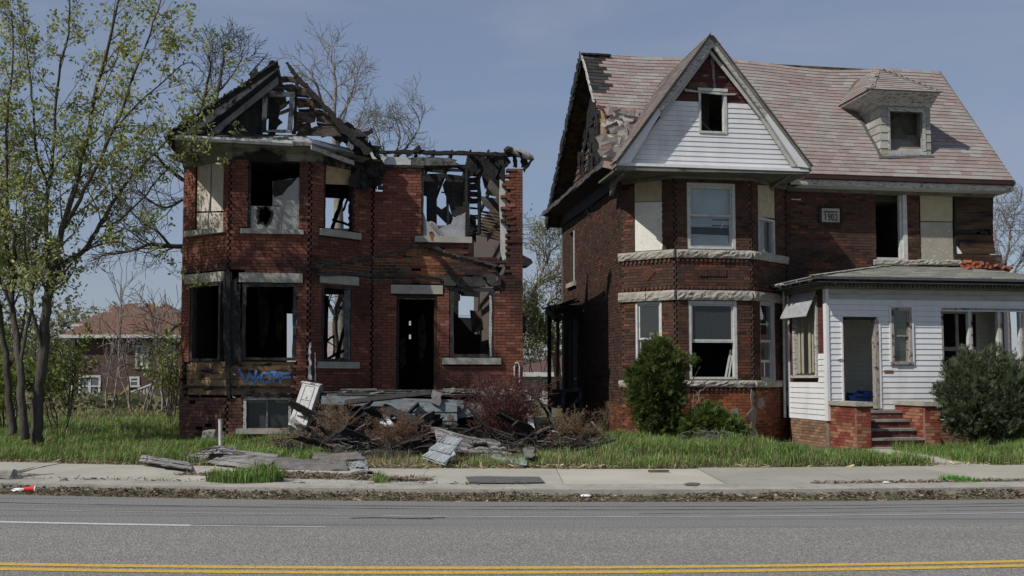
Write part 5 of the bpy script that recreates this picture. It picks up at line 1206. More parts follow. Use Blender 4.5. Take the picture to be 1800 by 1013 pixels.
# left gable end wall
W_ge = Wall((rA+.0, DR), (rA+.0, 0)); tri = [(rA, DR, ztRm), (rA, .0, ztRm), (rA, dRg, zRg-.25)]
bb = mat('brown_burnt_gable_boards', (.17, .12, .075), (.075, .052, .035), 3, .85, .6, 30, c3=(.014, .013, .012), s3=1.6, lo3=.47, hi3=.56, stretch=(1, 1, 3))
b = MB(); nrow = 22; zt0 = ztRm+.1; apex = zRg-.25
for i in range(nrow):
    z0_ = zt0+(apex-zt0)*i/nrow; z1_ = zt0+(apex-zt0)*(i+1)/nrow; f = 1-(i+.5)/nrow
    dfr = dRg+(0.15-dRg)*f; dbk = dRg+(DR-dRg)*f
    if i < 9: dfr = max(dfr, .15)
    b.hexa([(rA+.02, dbk, z0_), (rA+.02, dfr, z0_), (rA+.06, dfr, z0_), (rA+.06, dbk, z0_), (rA+.045, dbk, z1_-.01), (rA+.045, dfr, z1_-.01), (rA+.08, dfr, z1_-.01), (rA+.08, dbk, z1_-.01)])
b.build('gable_boarding', bb, H2)
b = MB(); rr = random.Random(8)
for i in range(34):
    f = rr.uniform(0, .75); z = zt0+(apex-zt0)*f; dd = rr.uniform(1.4+.8*f, 3.0-.2*f) if i % 2 else rr.uniform(3.0, 6.2-3.2*f); b.board((rA-.01, dd, z-.3), (rA-.03, dd+rr.uniform(-.15, .15), z+rr.uniform(.1, .35)), rr.uniform(.12, .5), .03, (1, 0, 0), .35, 4)
b.build('charred_boards', M['char'], H2)['kind'] = 'stuff'
tanb = mat('bare_tan_boards', (.34, .235, .12), (.22, .145, .07), 4, .8, .4, 30, stretch=(1, 4, .6)); b = MB()
for i in range(8):                                 # vertical tan studs and boards where the front corner is open
    d0 = .12+i*.24; zt2 = min(zRg-.4, zE+(zRg-zE)*(d0-dE)/(dRg-dE)-.12); b.box((rA-.02+.012*(i % 2), d0, ztRm+.15), (rA+.03+.012*(i % 2), d0+.22, zt2))
build_each(b, 'stud_boards', tanb, H2)
b = MB(); b.board((rA-.05, 1.95, ztRm+.9), (rA-.05, 2.05, ztRm+2.3), .14, .08, (1, 0, 0), .3, 9); b.board((rA-.06, 2.1, ztRm+1.0), (rA-.06, 2.35, ztRm+2.0), .1, .08, (1, 0, 0), .3, 9); b.board((rA-.05, 1.5, ztRm+.7), (rA-.05, 2.3, ztRm+.75), .1, .1, (1, 0, 0), .3, 5); build_each(b, 'burnt_frame', M['char'], H2)
# side cornice, burnt
b = MB()
b.hexa([(rA-.05, 7.2, ztRm+.02), (rA-.05, -.1, ztRm+.02), (rA+.0, -.1, ztRm+.02), (rA+.0, 7.2, ztRm+.02), (rA-.09, 7.2, ztRm+.3), (rA-.09, -.15, ztRm+.3), (rA, -.15, ztRm+.3), (rA, 7.2, ztRm+.3)]); b.build('frieze', M['char'], H2)
b = MB(); b.hexa([(rA-.1, 7.4, ztRm+.3), (rA-.1, -.2, ztRm+.3), (rA+.02, -.2, ztRm+.3), (rA+.02, 7.4, ztRm+.3), (rA-.48, 7.45, ztRm+.42), (rA-.48, -.3, ztRm+.42), (rA+.02, -.3, ztRm+.52), (rA+.02, 7.45, ztRm+.52)]); b.build('soffit', M['char'], H2)
b = MB(); b.board((rA-.5, 7.5, ztRm+.47), (rA-.5, -.35, ztRm+.47), .12, .05, (1, 0, 0), .25, 26); b.build('gutter', mat('burnt_gutter', (.03, .03, .03), (.1, .095, .09), 8, .7, .6, 30, c3=(.3, .3, .29), s3=6, lo3=.66, hi3=.74), H2)

# ---- bay cornice and the white gable
bay = [(rA, .2), (rA, 0), tuple(R_bf.A), tuple(R_bf.B), (rD, 0)]
tg = mat('weathered_green_grey_trim', (.17, .168, .145), (.11, .108, .09), 3, .8, .5, 35, c3=(.04, .038, .033), s3=4, lo3=.56, hi3=.72)
zg0 = ztR; zg1 = zz(1255, 303, PR-.12); zg2 = zz(1255, 296, -1.55)
belt(bay, .02, .06, zg0, zg1, H2, 'frieze', tg)
b = MB(); zso = min(zg1+.01, zcl-.1); S = [(cgl+.05, -1.55), (cgr-.05, -1.55), (cgr-.05, .2), (cgl+.05, .2)]
b.prism([(x, y, zso) for x, y in S], (0, 0, .05)); b.build('soffit', mat('slatted_soffit', (.12, .118, .10), (.07, .068, .058), 3, .85, .5, 40), H2)
b = MB(); b.board((cgl, -1.6, zcl-.07), (cgr, -1.6, zcr-.07), .13, .06, (0, 1, 0), .04, 10); b.build('cornice', tg, H2)
b = MB()
for (cx, s) in ((cgl+.25, 1), (cgr-.45, -1)): b.prism([(cx, -1.5, zso), (cx, -.1, zso), (cx, -.1, zso-.35), (cx, -.5, zso-.1)], (.08, 0, 0))
build_each(b, 'bracket', tg, H2)
W_gr = front(-1.45); GA = W_gr.at(1250, 84); GL = W_gr.at(1100, 290); GRt = W_gr.at(1412, 296)
z_b = W_gr.at(1250, 291)[1]; z_w = W_gr.at(1200, 178)[1]
spanL = lambda z: GL[0]+(GA[0]-GL[0])*(z-GL[1])/(GA[1]-GL[1]); spanR = lambda z: GRt[0]+(GA[0]-GRt[0])*(z-GRt[1])/(GA[1]-GRt[1])
hw = H(W_gr, 1228, 163, 1277, 235)
b = MB(); siding(b, W_gr, z_b-.03, z_w, .118, [hw], span=lambda z: (max(spanL(z), -99), spanR(z))); b.build('siding', M['siding'], H2)
b = MB(); siding(b, W_gr, z_w, GA[1]-.05, .10, [hw], span=lambda z: (spanL(z), spanR(z)), o=-.02, lip=.01); b.build('old_boarding', M['redboard'], H2)
b = MB(); k0, k1, z0_, z1_ = W_gr.rect(1228, 163, 1277, 235)
b.wbox(W_gr, k0, k0+.05, .03, -.1, z0_, z1_+.02); b.wbox(W_gr, k1-.07, k1, .03, -.1, z0_, z1_+.02); b.wbox(W_gr, k0+.05, k1-.07, .035, -.1, z0_, z0_+.05); b.wbox(W_gr, k0-.02, k1+.02, .05, -.1, z1_+.02, z1_+.09); fgw = b.build('window_frame', M['whitepaint'], H2)
b = MB(); b.wbox(W_gr, k0+.1, k1-.09, -.9, -.95, z0_-.0, z1_+.4); b.board(W_gr.pt(1232, 192, -.5), W_gr.pt(1268, 228, -.5), .05, .05, (0, 1, 0)); b.build('room_lining', mat('attic_lining', (.13, .13, .11), (.08, .08, .065), 3), H2)
b = MB(); b.trace(W_gr, [(1203, 157), (1225, 161), (1294, 166), (1290, 168), (1270, 168), (1203, 161)], .05, .05); b.build('hood_moulding', M['peel'], H2)
b = MB(); b.trace(W_gr, [(1206, 146), (1222, 143), (1238, 145), (1244, 152), (1246, 159), (1210, 158)], -.0, .02); b.build('bare_patch', M['charbrown'], H2)
b = MB(); b.board(W_gr.pt(1251, 95, .0), W_gr.pt(1256, 158, .0), .06, .03, (0, 1, 0), .3, 9); build_each(b, 'paint_remnant', M['greywood'], H2)
b = MB(); b.trace(W_gr, [(1262, 134), (1275, 135), (1277, 138), (1264, 137)], -.005, .006); b.trace(W_gr, [(1236, 132), (1246, 131), (1245, 134), (1233, 135)], -.005, .006); build_each(b, 'paint_remnant', M['greywood'], H2)
# rakes
W_rk = front(-1.68)
def rkb(pix, o, th, m, name='rake_board'): b = MB(); b.trace(W_rk, pix, o, th); return b.build(name, M[m] if isinstance(m, str) else m, H2)
rkb([(1083, 288), (1158, 189), (1161, 200), (1108, 287)], .0, .06, 'siding'); rkb([(1158, 189), (1253, 60), (1253, 82), (1161, 200)], .0, .06, 'peel')
rkb([(1253, 60), (1253, 82), (1346, 206), (1352, 196)], .0, .06, 'peel'); rkb([(1352, 196), (1426, 296), (1404, 293), (1346, 206)], .0, .06, 'siding')
b = MB(); b.trace(W_rk, [(1158, 200), (1252, 84), (1252, 90), (1168, 204)], -.12, .03); b.trace(W_rk, [(1252, 84), (1350, 205), (1340, 204), (1252, 92)], -.12, .03); b.trace(W_rk, [(1350, 206), (1404, 291), (1396, 291), (1340, 205)], -.12, .03); build_each(b, 'rake_moulding', M['whitepaint'], H2)
b = MB(); b.trace(W_rk, [(1404, 200+90), (1404, 290), (1410, 292), (1085, 288)], .01, .01) if 0 else None
b.wbox(front(-1.62), uu(1085, -1.62)-front(-1.62).A.x, uu(1424, -1.62), .03, -.15, zcl-.03, zcl+.035); b.build('gable_sill', M['siding'], H2)
b = MB()                                            # the two slopes behind the gable
def cslope(e, ze, a, za, side):
    dv = dE+(ze-zE)/((zRg-zE)/(dRg-dE)); dt = dE+(za-zE)/((zRg-zE)/(dRg-dE))
    b.prism([Vector((e, -1.7, ze-.0)), Vector((a, -1.7, za)), Vector((a, dt, za)), Vector((e, -1.3 if side < 0 else max(-.3, dv), ze))], Vector((0, 0, -.09)))
cslope(cgl-.02, zcl+.02, cga, zca+.02, -1); cslope(cgr+.02, zcr+.02, cga, zca+.02, 1); b.build('roof_deck', M['trim_green'], H2)
b = MB()
for (e, ze, s_) in ((cgl-.04, zcl+.03, 1), (cgr+.04, zcr+.03, -1)):
    upv = Vector((cga-e, 0, zca+.03-ze)); Ls = upv.length; upn = upv.normalized(); P0 = Vector((e, -1.75, ze)) if s_ < 0 else Vector((e, 3.2, ze)); ax = Vector((0, 1, 0)) if s_ < 0 else Vector((0, -1, 0))
    def ins_(m, s): d = P0.y+ax.y*m; z = ze+upn.z*s; return d < (dE+(z-zE)/((zRg-zE)/(dRg-dE))+.12 if s_ < 0 else -1.3+(dE+(zca-zE)/((zRg-zE)/(dRg-dE))+1.3)*(z-zcl)/(zca-zcl))
    shingles(b, P0, ax, upn, 5.0, Ls+.02, ins_, lambda m, s: tuple(Vector(shcol(20+m, s*.5))*1.0), row=.14)
b.build('roof_shingles', M['shingle'], H2)
# ---- main eave right of the gable
def run(y0, y1, d0, name, m, x0=1388, x1=1787, th=.1, tilt=0):
    W_ = front(d0); b = MB(); z1_ = zz(1590, y0, d0); z0_ = zz(1590, y1, d0); b.wbox(W_, uu(x0, d0), uu(x1, d0), 0, -th, z0_, z1_); return b.build(name, M[m] if isinstance(m, str) else m, H2)
run(312.5, 318.5, dE-.06, 'gutter', mat('dark_red_gutter', (.045, .022, .018), (.03, .02, .017), 5, .6), x0=1418, x1=1789, th=.12)
run(319, 330, dE+.02, 'fascia', M['peel'], x0=1392, x1=1786, th=.06)
zs0 = zz(1590, 331, dE+.05); b = MB(); b.prism([(uu(1395, 0), dE+.03, zs0), (uEr-.03, dE+.03, zs0), (uEr-.03, .2, zs0), (uu(1395, 0), .2, zs0)], (0, 0, .03)); b.build('soffit', M['whitepaint'], H2)
run(332, 342, -.06, 'frieze', tg, x0=1386, x1=1752, th=.2)
b = MB(); z0_ = zz(1760, 343, 0); b.prism([(uu(1752, 0), -.06, z0_), (uEr-.05, dE+.05, zs0), (uEr-.05, .5, zs0), (uu(1752, 0), .5, z0_)], (0, 0, .12)); b.build('eave_return', M['peel'], H2)
b = MB(); b.prism([Vector((uEr, dE, zE-.14)), Vector((uEr, dE, zE+.02)), Vector((uRr, dRg, zRg+.02)), Vector((uRr, dRg, zRg-.12))], (-.05, 0, 0)); b.build('barge_board', tg, H2)
b = MB(); b.prism([Vector((uEr-.4, .1, zE-.2)), Vector((uRr-.1, dRg, zRg-.3)), Vector((uEr-.4, DR, zE-.2))], (-.06, 0, 0)); b.build('gable_boarding', bb, H2)
# stub chimney behind the ridge
p = front(4.2).pt(1350, 114); b = MB()
for i in range(5): b.box((p.x-.12, 4.1, p.z-.35+i*.075), (p.x+.12, 4.35, p.z-.28+i*.075), tuple(Vector((.28, .13, .06))*rnd.uniform(.7, 1.1)))
b.box((p.x-.11, 4.11, p.z-.6), (p.x+.11, 4.34, p.z+.0), (.1, .06, .04)); b.build('chimney', M['brick'], H2)

# ---- dormer
pb = roofhit(1592, 272); dD = pb.y; W_d = front(dD)
D0, D1 = W_d.at(1548, 230)[0], W_d.at(1635, 230)[0]; zD0 = W_d.at(1592, 273)[1]-.05; zD1 = W_d.at(1592, 183)[1]; tanr = (zRg-zE)/(dRg-dE)
back = lambda z: dE+(z-zE)/tanr
k0, k1, z0_, z1_ = W_d.rect(1564, 197, 1621, 265); b = MB()
b.wbox(W_d, D0, k0, 0, -.06, zD0, zD1); b.wbox(W_d, k1, D1, 0, -.06, zD0, zD1); b.wbox(W_d, k0, k1, 0, -.06, z1_, zD1); b.wbox(W_d, k0, k1, 0, -.06, zD0, z0_)
for ud in (D0, D1-.05): b.prism([Vector((ud, dD+.06, zD0)), Vector((ud, back(zD1), zD1)), Vector((ud, dD+.06, zD1))], (.05, 0, 0))
dm = b.build('dormer', M['sidingrey'], H2)
b = MB(); P = W_d.P                                # asbestos shingle courses on front and cheek
for (a, c) in ((D0-.005, k0), (k1, D1+.005)):
    z = zD0
    while z < zD1-.05: b.hexa([P(a, .022, z), P(c, .022, z), P(c, 0, z), P(a, 0, z), P(a, .004, z+.2), P(c, .004, z+.2), P(c, 0, z+.2), P(a, 0, z+.2)], tuple(Vector((.36, .36, .33))*rnd.uniform(.7, 1.1)) if rnd.random() < .8 else (.29, .27, .2)); z += .205
x = k0-.05
while x < k1: b.wbox(W_d, x+.005, x+.17, .025, 0, zD0+.01, z0_-.02, tuple(Vector((.42, .42, .42))*rnd.uniform(.8, 1.1))); x += .175
z = zD0
while z < zD1-.1:
    d = dD
    while d < back(z)+.0: b.hexa([(D0-.02, d+.25, z), (D0-.02, d+.006, z), (D0, d+.006, z), (D0, d+.25, z), (D0-.004, d+.25, z+.2), (D0-.004, d+.006, z+.2), (D0, d+.006, z+.2), (D0, d+.25, z+.2)], tuple(Vector((.36, .36, .33))*rnd.uniform(.7, 1.1)) if rnd.random() < .75 else (.30, .275, .2)); d += .255
    z += .205
b.build('shingle_cladding', M['paintattr'], dm)
b = MB(); fwd = .07
b.wbox(W_d, k0-.05, k0, .03, -.08, z0_, z1_); b.wbox(W_d, k1, k1+.08, .03, -.08, z0_, z1_); b.wbox(W_d, k0-.05, k1+.05, .035, -.08, z1_, z1_+.1); b.build('window_frame', M['peel'], dm)
b = MB(); b.wbox(W_d, D0+.1, D1-.1, -.5, -.52, zD0, zD1); b.board(W_d.pt(1578, 205, -.4), W_d.pt(1608, 262, -.4), .4, .04, (0, 1, 0)); b.build('room_lining', mat('dormer_lining', (.12, .125, .105), (.06, .06, .05), 3), dm)
ze0 = W_d.at(1592, 181)[1]; ze1 = W_d.at(1592, 173)[1]+.02; EL = uu(1536, dD-.35); ER = uu(1657, dD-.35)
b = MB(); ov = D0-EL; bk_ = back(ze1)+.35
b.hexa([(D0-.03, dD-.04, ze0-.10), (D1+.03, dD-.04, ze0-.10), (D1+.03, bk_, ze0-.10), (D0-.03, bk_, ze0-.10), (D0-.06, dD-.07, ze0), (D1+.06, dD-.07, ze0), (D1+.06, bk_, ze0), (D0-.06, bk_, ze0)]); b.build('frieze', M['peel'], dm)
b = MB(); b.hexa([(D0-.07, dD-.08, ze0), (D1+.07, dD-.08, ze0), (D1+.07, bk_, ze0), (D0-.07, bk_, ze0), (EL, dD-.35, ze1), (ER, dD-.35, ze1), (ER, bk_, ze1), (EL, bk_, ze1)]); b.build('soffit', M['peel'], dm)
b = MB(); b.box((EL-.02, dD-.37, ze1), (ER+.02, bk_, ze1+.05)); b.build('cornice', M['peel'], dm)
ap = front(dD+.75).pt(1568, 122); b = MB(); zb_ = ze1+.05
c4 = [Vector((EL-.05, dD-.4, zb_)), Vector((ER+.05, dD-.4, zb_)), Vector((ER+.05, bk_, zb_)), Vector((EL-.05, bk_, zb_))]
apv = Vector(((EL+ER)/2-.12, dD+.75, ap.z)); ap2 = Vector((apv.x, max(apv.y+.1, back(ap.z)), ap.z))
b.add([c4[0], c4[1], c4[2], c4[3], apv, ap2], [(0, 1, 4), (1, 2, 5, 4), (3, 0, 4, 5), (2, 3, 5), (3, 2, 1, 0)]); b.build('roof_deck', M['charbrown'], dm)
b = MB()
def tri_sh(a, c, t, t2):
    ax = (c-a); Lx = ax.length; ax = ax/Lx; hv = (t-a)-ax*((t-a).dot(ax)); Hh = hv.length; upn = hv/Hh; ta = (t-a).dot(ax); tb = (t2-a).dot(ax)
    shingles(b, a, ax, upn, Lx, Hh, lambda m, s: min(ta, tb)*s/Hh-.03 <= m <= Lx+(max(ta, tb)-Lx)*s/Hh+.03, lambda m, s: shcol(50+m, s), row=.13, tab=.28)
tri_sh(c4[0], c4[1], apv, apv); tri_sh(c4[1], c4[2], apv, ap2); tri_sh(c4[3], c4[0], ap2, apv)
for q, r in ((c4[0], apv), (c4[1], apv)):
    for i in range(9): a = q.lerp(r, i/9); c = q.lerp(r, (i+1.1)/9); b.board(a+Vector((0, 0, .03)), c+Vector((0, 0, .02)), .2, .015, (0, -.5, 1), .1, 1, shcol(70+i, i))
b.build('roof_shingles', M['shingle'], dm)
b = MB()
for i in range(4): b.board(roofhit(1545+i*24, 277-(i*.5))+nrm*.02, roofhit(1569+i*24, 277.5-(i*.5))+nrm*.02, .09, .01, nrm, .2, 3)
b.board(roofhit(1512, 210)+nrm*.02, roofhit(1548, 276)+nrm*.02, .07, .01, nrm, .2, 8); b.build('flashing', mat('lead_flashing', (.09, .10, .10), (.05, .055, .055), 8, .6), dm)

# ---- burnt side entrance on the left flank
b = MB(); zr = zz(990, 548, 5.3); d0, d1 = 4.4, 6.3
b.box((rA-.62, d0-.2, zr), (rA-.0, d1+.2, zr+.12))
for i in range(14): b.board((rA-.66+rr.uniform(-.1, .3), d0-.25+i*.17, zr+.14), (rA-.1, d0-.25+i*.17, zr+.24+rr.uniform(-.05, .08)), .2, .04, (0, 0, 1), .2, 4)
for i in range(10): b.board((rA-.64+rr.uniform(-.15, .1), d0+rr.uniform(-.3, 1.5), zr+.1), (rA-.58+rr.uniform(-.2, .1), d0+rr.uniform(-.3, 1.4), zr-.25), .14, .03, (1, 0, 0), .3, 3)
b.build('side_porch_roof', M['char'], H2)
b = MB(); zb2 = zz(1003, 685, 4.6)
b.board((rA-.42, d0, zb2), (rA-.42, d0, zr), .14, .14, (0, 1, 0), .08, 9); b.board((rA-.52, d1, .5), (rA-.53, d1, zr), .1, .1, (0, 1, 0), .05, 9); b.board((rA-.05, d0+.05, zb2), (rA-.05, d0+.05, zr), .1, .1, (0, 1, 0), .1, 9); build_each(b, 'side_porch_post', M['char'], H2)
b = MB(); b.box((rA-.5, d0+.9, .8), (rA-.42, d0+1.0, zr)); b.build('side_porch_jamb', mat('orange_brown_jamb', (.22, .10, .04), (.12, .06, .03), 3, .8), H2)
b = MB(); b.box((rA-.56, d1+.05, .55), (rA-.51, d1+.1, zr-.05)); b.build('corner_board', M['whitepaint'], H2)
b = MB(); b.box((rA-.52, d0-.05, .75), (rA-.46, d1, zb2)); b.box((rA-.46, d0-.05, .75), (rA-.02, d0+.03, zb2-.0)); b.build('side_porch_skirt', M['black'], H2)
b = MB()
for p, q in (((rA-.52, d0-.1, .72), (rA-.52, d0-.1, zb2)), ((rA-.05, d0-.1, .75), (rA-.05, d0-.1, zb2)), ((rA-.52, d0-.1, .74), (rA-.05, d0-.1, .74)), ((rA-.52, d0-.1, zb2), (rA-.05, d0-.1, zb2)), ((rA-.05, d0-.15, 1.05), (rA-.5, d0-.2, .6))): b.board(p, q, .09, .03, (0, 1, 0), .4, 6)
build_each(b, 'side_porch_skirt_frame', mat('grey_ash_board', (.12, .13, .135), (.04, .04, .042), 6, .8, .6, 30), H2)
b = MB()
for i in range(8): b.box((rA-.5, d0+.1, .15+i*.071), (rA-.3, d0+.35, .215+i*.071), tuple(Vector((.26, .09, .045))*rnd.uniform(.7, 1.1)))
b.build('side_porch_footing', M['brick'], H2)
b = MB(); b.box((rA+.02, d0+.1, .9), (rA+.1, d1-.1, zr)); b.build('side_door', mat('olive_dark_door', (.055, .05, .03), (.03, .027, .02), 3, .8), H2)
b = MB(); b.box((rA-.02, d0+.25, 1.55), (rA+.02, d0+.8, 1.62)); b.build('door_rail', M['whitepaint'], H2)

# ================= front porch
PD = -2.4; pu = uu(1452, PD); pe = uu(1850, PD)
P_f = Wall((pu, PD), (pe, PD)); P_l = Wall((pu, -.36), (pu, PD)); P_r = Wall((pe, PD), (pe, 0))
PZ0 = zz(1500, 740, PD); PZt = zz(1560, 508, PD); PF = zz(1515, 718, PD)
b = MB(); dh = H(P_f, 1483, 559, 1543, 760); wh = H(P_f, 1566, 542, 1602, 641); oh = H(P_f, 1656, 546, 1800, 649); oh = (oh[0], P_f.L-.15, oh[2], oh[3]); ms_ = P_f.at(1562, 653)
siding(b, P_f, PZ0+.0, zz(1560, 527, PD), .122, [dh, wh, oh]); b.build('siding', M['siding'], H2)
b = MB(); siding(b, P_f, zz(1560, 527, PD), PZt, .12, []); b.build('upper_siding', mat('dull_grey_siding', (.40, .40, .37), (.30, .30, .27), 2, .6, stretch=(1, 1, 5)), H2)  # darker, greyer siding courses in the band below the eave
def trimf(W, x0, y0, x1, y1, o0, o1, name, m, parent=H2): k0, k1, z0_, z1_ = W.rect(x0, y0, x1, y1); b = MB(); b.wbox(W, k0, k1, o0, o1, z0_, z1_); return b.build(name, M[m] if isinstance(m, str) else m, parent)
dgm = mat('grimy_jamb', (.20, .17, .15), (.36, .35, .33), 6, .8, .4, 40, c3=(.10, .03, .03), s3=6, lo3=.55, hi3=.62)
trimf(P_f, 1538, 562, 1544, 718, .03, -.12, 'door_frame', dgm); trimf(P_f, 1482, 562, 1485, 718, .02, -.12, 'door_frame', 'redboard'); trimf(P_f, 1485, 558, 1538, 562, .02, -.12, 'door_frame', 'char'); trimf(P_f, 1545, 558, 1548, 718, .03, 0, 'door_casing', 'siding'); trimf(P_f, 1479, 556, 1482, 718, .03, 0, 'door_casing', 'siding')
trimf(P_f, 1479, 554, 1548, 557, .03, 0, 'door_casing', 'siding')
f, g = sash(P_f, (1566, 542, 1602, 641), 592, (True, True), fw=.06, m=dgm, o=-.0, rail=.035)
trimf(P_f, 1563, 540, 1566, 642, .04, 0, 'window_casing', 'siding'); trimf(P_f, 1602, 540, 1605, 642, .04, 0, 'window_casing', 'siding'); trimf(P_f, 1563, 537, 1605, 540, .04, 0, 'window_casing', 'siding'); trimf(P_f, 1564, 636, 1604, 640, .05, 0, 'window_sill', dgm)
trimf(P_f, 1554, 651, 1569, 656, .022, .0, 'mail_slot', 'rust'); 
b = MB(); b.tube([P_f.pt(1471, 632, .01), P_f.pt(1475, 631, .05), P_f.pt(1480, 632, .04)], .015, 5); b.build('hook', M['peel'], H2)
trimf(P_f, 1452, 508, 1457, 740, .035, -.02, 'corner_board', 'siding')
for x0, x1, m in ((1703, 1710, 'whitepaint'), (1755, 1762, 'whitepaint'), (1793, 1799, 'whitepaint')):
    trimf(P_f, x0, 546, x1-2.5, 649, .0, -.1, 'porch_post', m); trimf(P_f, x1-2.5, 546, x1, 649, .003, -.1, 'porch_post', dgm)
trimf(P_f, 1655, 546, 1658, 649, .02, -.1, 'opening_frame', dgm); b = MB(); k0, _, z0_, z1_ = P_f.rect(1655, 542, 1800, 546); b.wbox(P_f, k0, P_f.L-.1, .02, -.1, z0_, z1_); z0_ = P_f.at(1720, 653)[1]; z1_ = P_f.at(1720, 649)[1]; b.wbox(P_f, k0, P_f.L-.1, .05, -.12, z0_, z1_); build_each(b, 'opening_frame', 'x' and dgm, H2)
# left side of the porch
b = MB(); l0, l1, lz0, lz1 = H(P_l, 1395, 535, 1437, 660)
zlw = zz(1420, 672, -1.0); hl = [(l0, l1, lz0, lz1)]
siding(b, P_l, PZ0, zlw, .122, [], k1=P_l.L-.06); b.build('siding', M['siding'], H2)
b = MB(); siding(b, P_l, zlw, PZt, .10, [(l0, l1, lz0, lz1+.2)], o=-.02, lip=.008, k1=P_l.L-.06); b.build('old_boarding', M['redboard'], H2)
b = MB(); siding(b, P_l, zlw, P_l.at(1440, 622)[1], .122, [], k0=l1+.02, k1=P_l.L-.06); b.build('siding', M['siding'], H2)
b = MB(); P = P_l.P; b.wbox(P_l, P_l.L-.13, P_l.L+.0, .035, -.0, PZ0, PZt); b.wbox(P_l, 0, .06, .035, 0, PZ0, PZt); build_each(b, 'corner_board', M['siding'], H2)
b = MB(); b.wbox(P_l, l0, l0+.1, .03, -.08, lz0, lz1); b.wbox(P_l, l1-.1, l1, .03, -.08, lz0, lz1); b.wbox(P_l, l0-.05, l1+.05, .07, -.08, lz0-.06, lz0); b.build('window_frame', M['peel'], H2)
b = MB()                                            # hanging curtains
for i in range(11):
    k = l0+.12+(l1-l0-.24)*i/11; w_ = (l1-l0-.24)/11
    if i in (4, 5, 9): continue
    b.wbox(P_l, k, k+w_*.95, -.05+.03*(i % 2), -.06+.03*(i % 2), lz0+.03+.02*(i % 3), lz1)
b.build('curtain', mat('old_cream_curtain', (.34, .32, .25), (.25, .23, .17), 6), H2)
b = MB(); a = P_l.P(l0-.03, .02, lz1+.25); c = P_l.P(l1+.03, .02, lz1+.25); dn = Vector((-.26, 0, -.55)); b.prism([a, c, c+dn+Vector((0, .0, -.02)), a+dn+Vector((0, .1, 0))], (0, .0, .02)); b.build('hanging_board', M['osbgrey'], H2)
# foundation
b = MB(); paintc = lambda u, z, m: tuple(Vector((.20, .12, .075))*rnd.uniform(.6, 1.2))
brick_wall(b, P_f, -.02, PZ0-.0, [], None, paintc, thick=.15, mortar=(.17, .15, .12)); brick_wall(b, P_l, -.02, PZ0, [], None, lambda u, z, m: tuple(Vector((.24, .15, .10))*rnd.uniform(.6, 1.2)), thick=.15, mortar=(.2, .17, .14), k1=P_l.L-.014); b.build('foundation', M['brick'], H2)
# interior lining, floor
b = MB(); b.box((pu+.1, PD+.12, PF-.12), (pe-.05, -.02, PF-.02)); b.build('porch_floor', mat('porch_floor_boards', (.14, .13, .11), (.07, .065, .055), 3), H2)
W_in = Wall((pu+.05, -.06), (pe, -.06)); b = MB(); dk1 = W_in.at(1668, 600)[0]; siding(b, W_in, PF, PZt-.02, .12, [(dk1-.25, dk1+.75, PF, PZt-.35)]); b.build('inner_siding', M['cream'], H2)
b = MB(); b.wbox(W_in, dk1-.2, dk1+.7, -.02, -.05, PF, PZt-.4); b.build('inner_door', M['black'], H2)
b = MB(); b.wbox(W_in, dk1+.18, dk1+.26, .02, -.02, PF, PZt-.4); b.wbox(W_in, dk1-.25, dk1+.75, .02, -.02, PF+1.35, PF+1.45); b.build('inner_door_frame', M['whitepaint'], H2)
b = MB(); b.box((pu+.05, PD+.15, PZt-.05), (pe-.02, -.02, PZt)); b.build('ceiling', M['cream'], H2)
b = MB(); siding(b, P_r, PZ0, PF+.95, .122, []); b.wbox(P_r, 0, .1, 0, -.1, PF+.95, PZt); b.wbox(P_r, 1.0, 1.1, 0, -.1, PF+.95, PZt); b.wbox(P_r, P_r.L-.7, P_r.L-.05, 0, -.1, PF+.95, PZt); b.build('siding', M['siding'], H2)
# porch eave and roof
EU = uu(1433, PD-.45); Ed = PD-.45; eL = EU; zer = zz(1500, 487, Ed); er = pe+.4
def runp(y0, y1, d0, name, m, th, x0): W_ = front(d0); b = MB(); z1_ = zz(1500, y0, d0); z0_ = zz(1500, y1, d0); u0_ = uu(x0, d0); b.wbox(W_, u0_, er-.1, 0, -th, z0_, z1_); b.box((u0_, d0+th, z0_), (u0_+th, .0, z1_)); return b.build(name, M[m] if isinstance(m, str) else m, H2)
runp(487, 490.5, Ed, 'gutter', mat('grey_drip_edge', (.30, .31, .31), (.2, .2, .2), 6, .5), .06, 1433)
runp(491, 499, Ed+.12, 'fascia', mat('dark_peeling_fascia', (.05, .05, .047), (.025, .025, .024), 5, .8, .6, 30, c3=(.22, .22, .21), s3=6, lo3=.62, hi3=.70, stretch=(1, 1, 2)), .08, 1437)
runp(499.5, 507.5, PD-.10, 'frieze', tg, .08, 1448)
b = MB(); u_ = uu(1452, PD-.16); z0_ = zz(1500, 504, PD-.16); z1_ = zz(1500, 499.5, PD-.16)
while u_ < er-.3: b.box((u_, PD-.15, z0_), (u_+.05, PD-.105, z1_)); u_ += .095
b.build('dentil_course', tg, H2)['kind'] = 'stuff'
b = MB(); zso2 = zz(1500, 499.3, PD-.1); b.box((EU+.1, Ed+.05, zso2), (er-.1, 0, zso2+.02)); b.build('soffit', M['trim_green'], H2)
zwt = zz(1580, 468.5, -.02); hipu = uu(1558, 0)
pg = lambda m, s: tuple(Vector((.30, .30, .265))*rnd.uniform(.82, 1.12)*(1+.2*fbm(m, s*2)))
A_ = Vector((EU-.03, Ed-.03, zer)); B_ = Vector((er, Ed-.03, zer)); Cc = Vector((er-1.3, -.02, zwt)); D_ = Vector((hipu, -.02, zwt)); E_ = Vector((EU-.03, -.02, zer))
b = MB(); b.add([A_, B_, Cc, D_, E_, Vector((er, -.02, zer))], [(0, 1, 2, 3), (0, 3, 4), (1, 5, 2), (5, 4, 3, 2), (0, 4, 5, 1)]); b.build('roof_deck', M['charbrown'], H2)
b = MB()
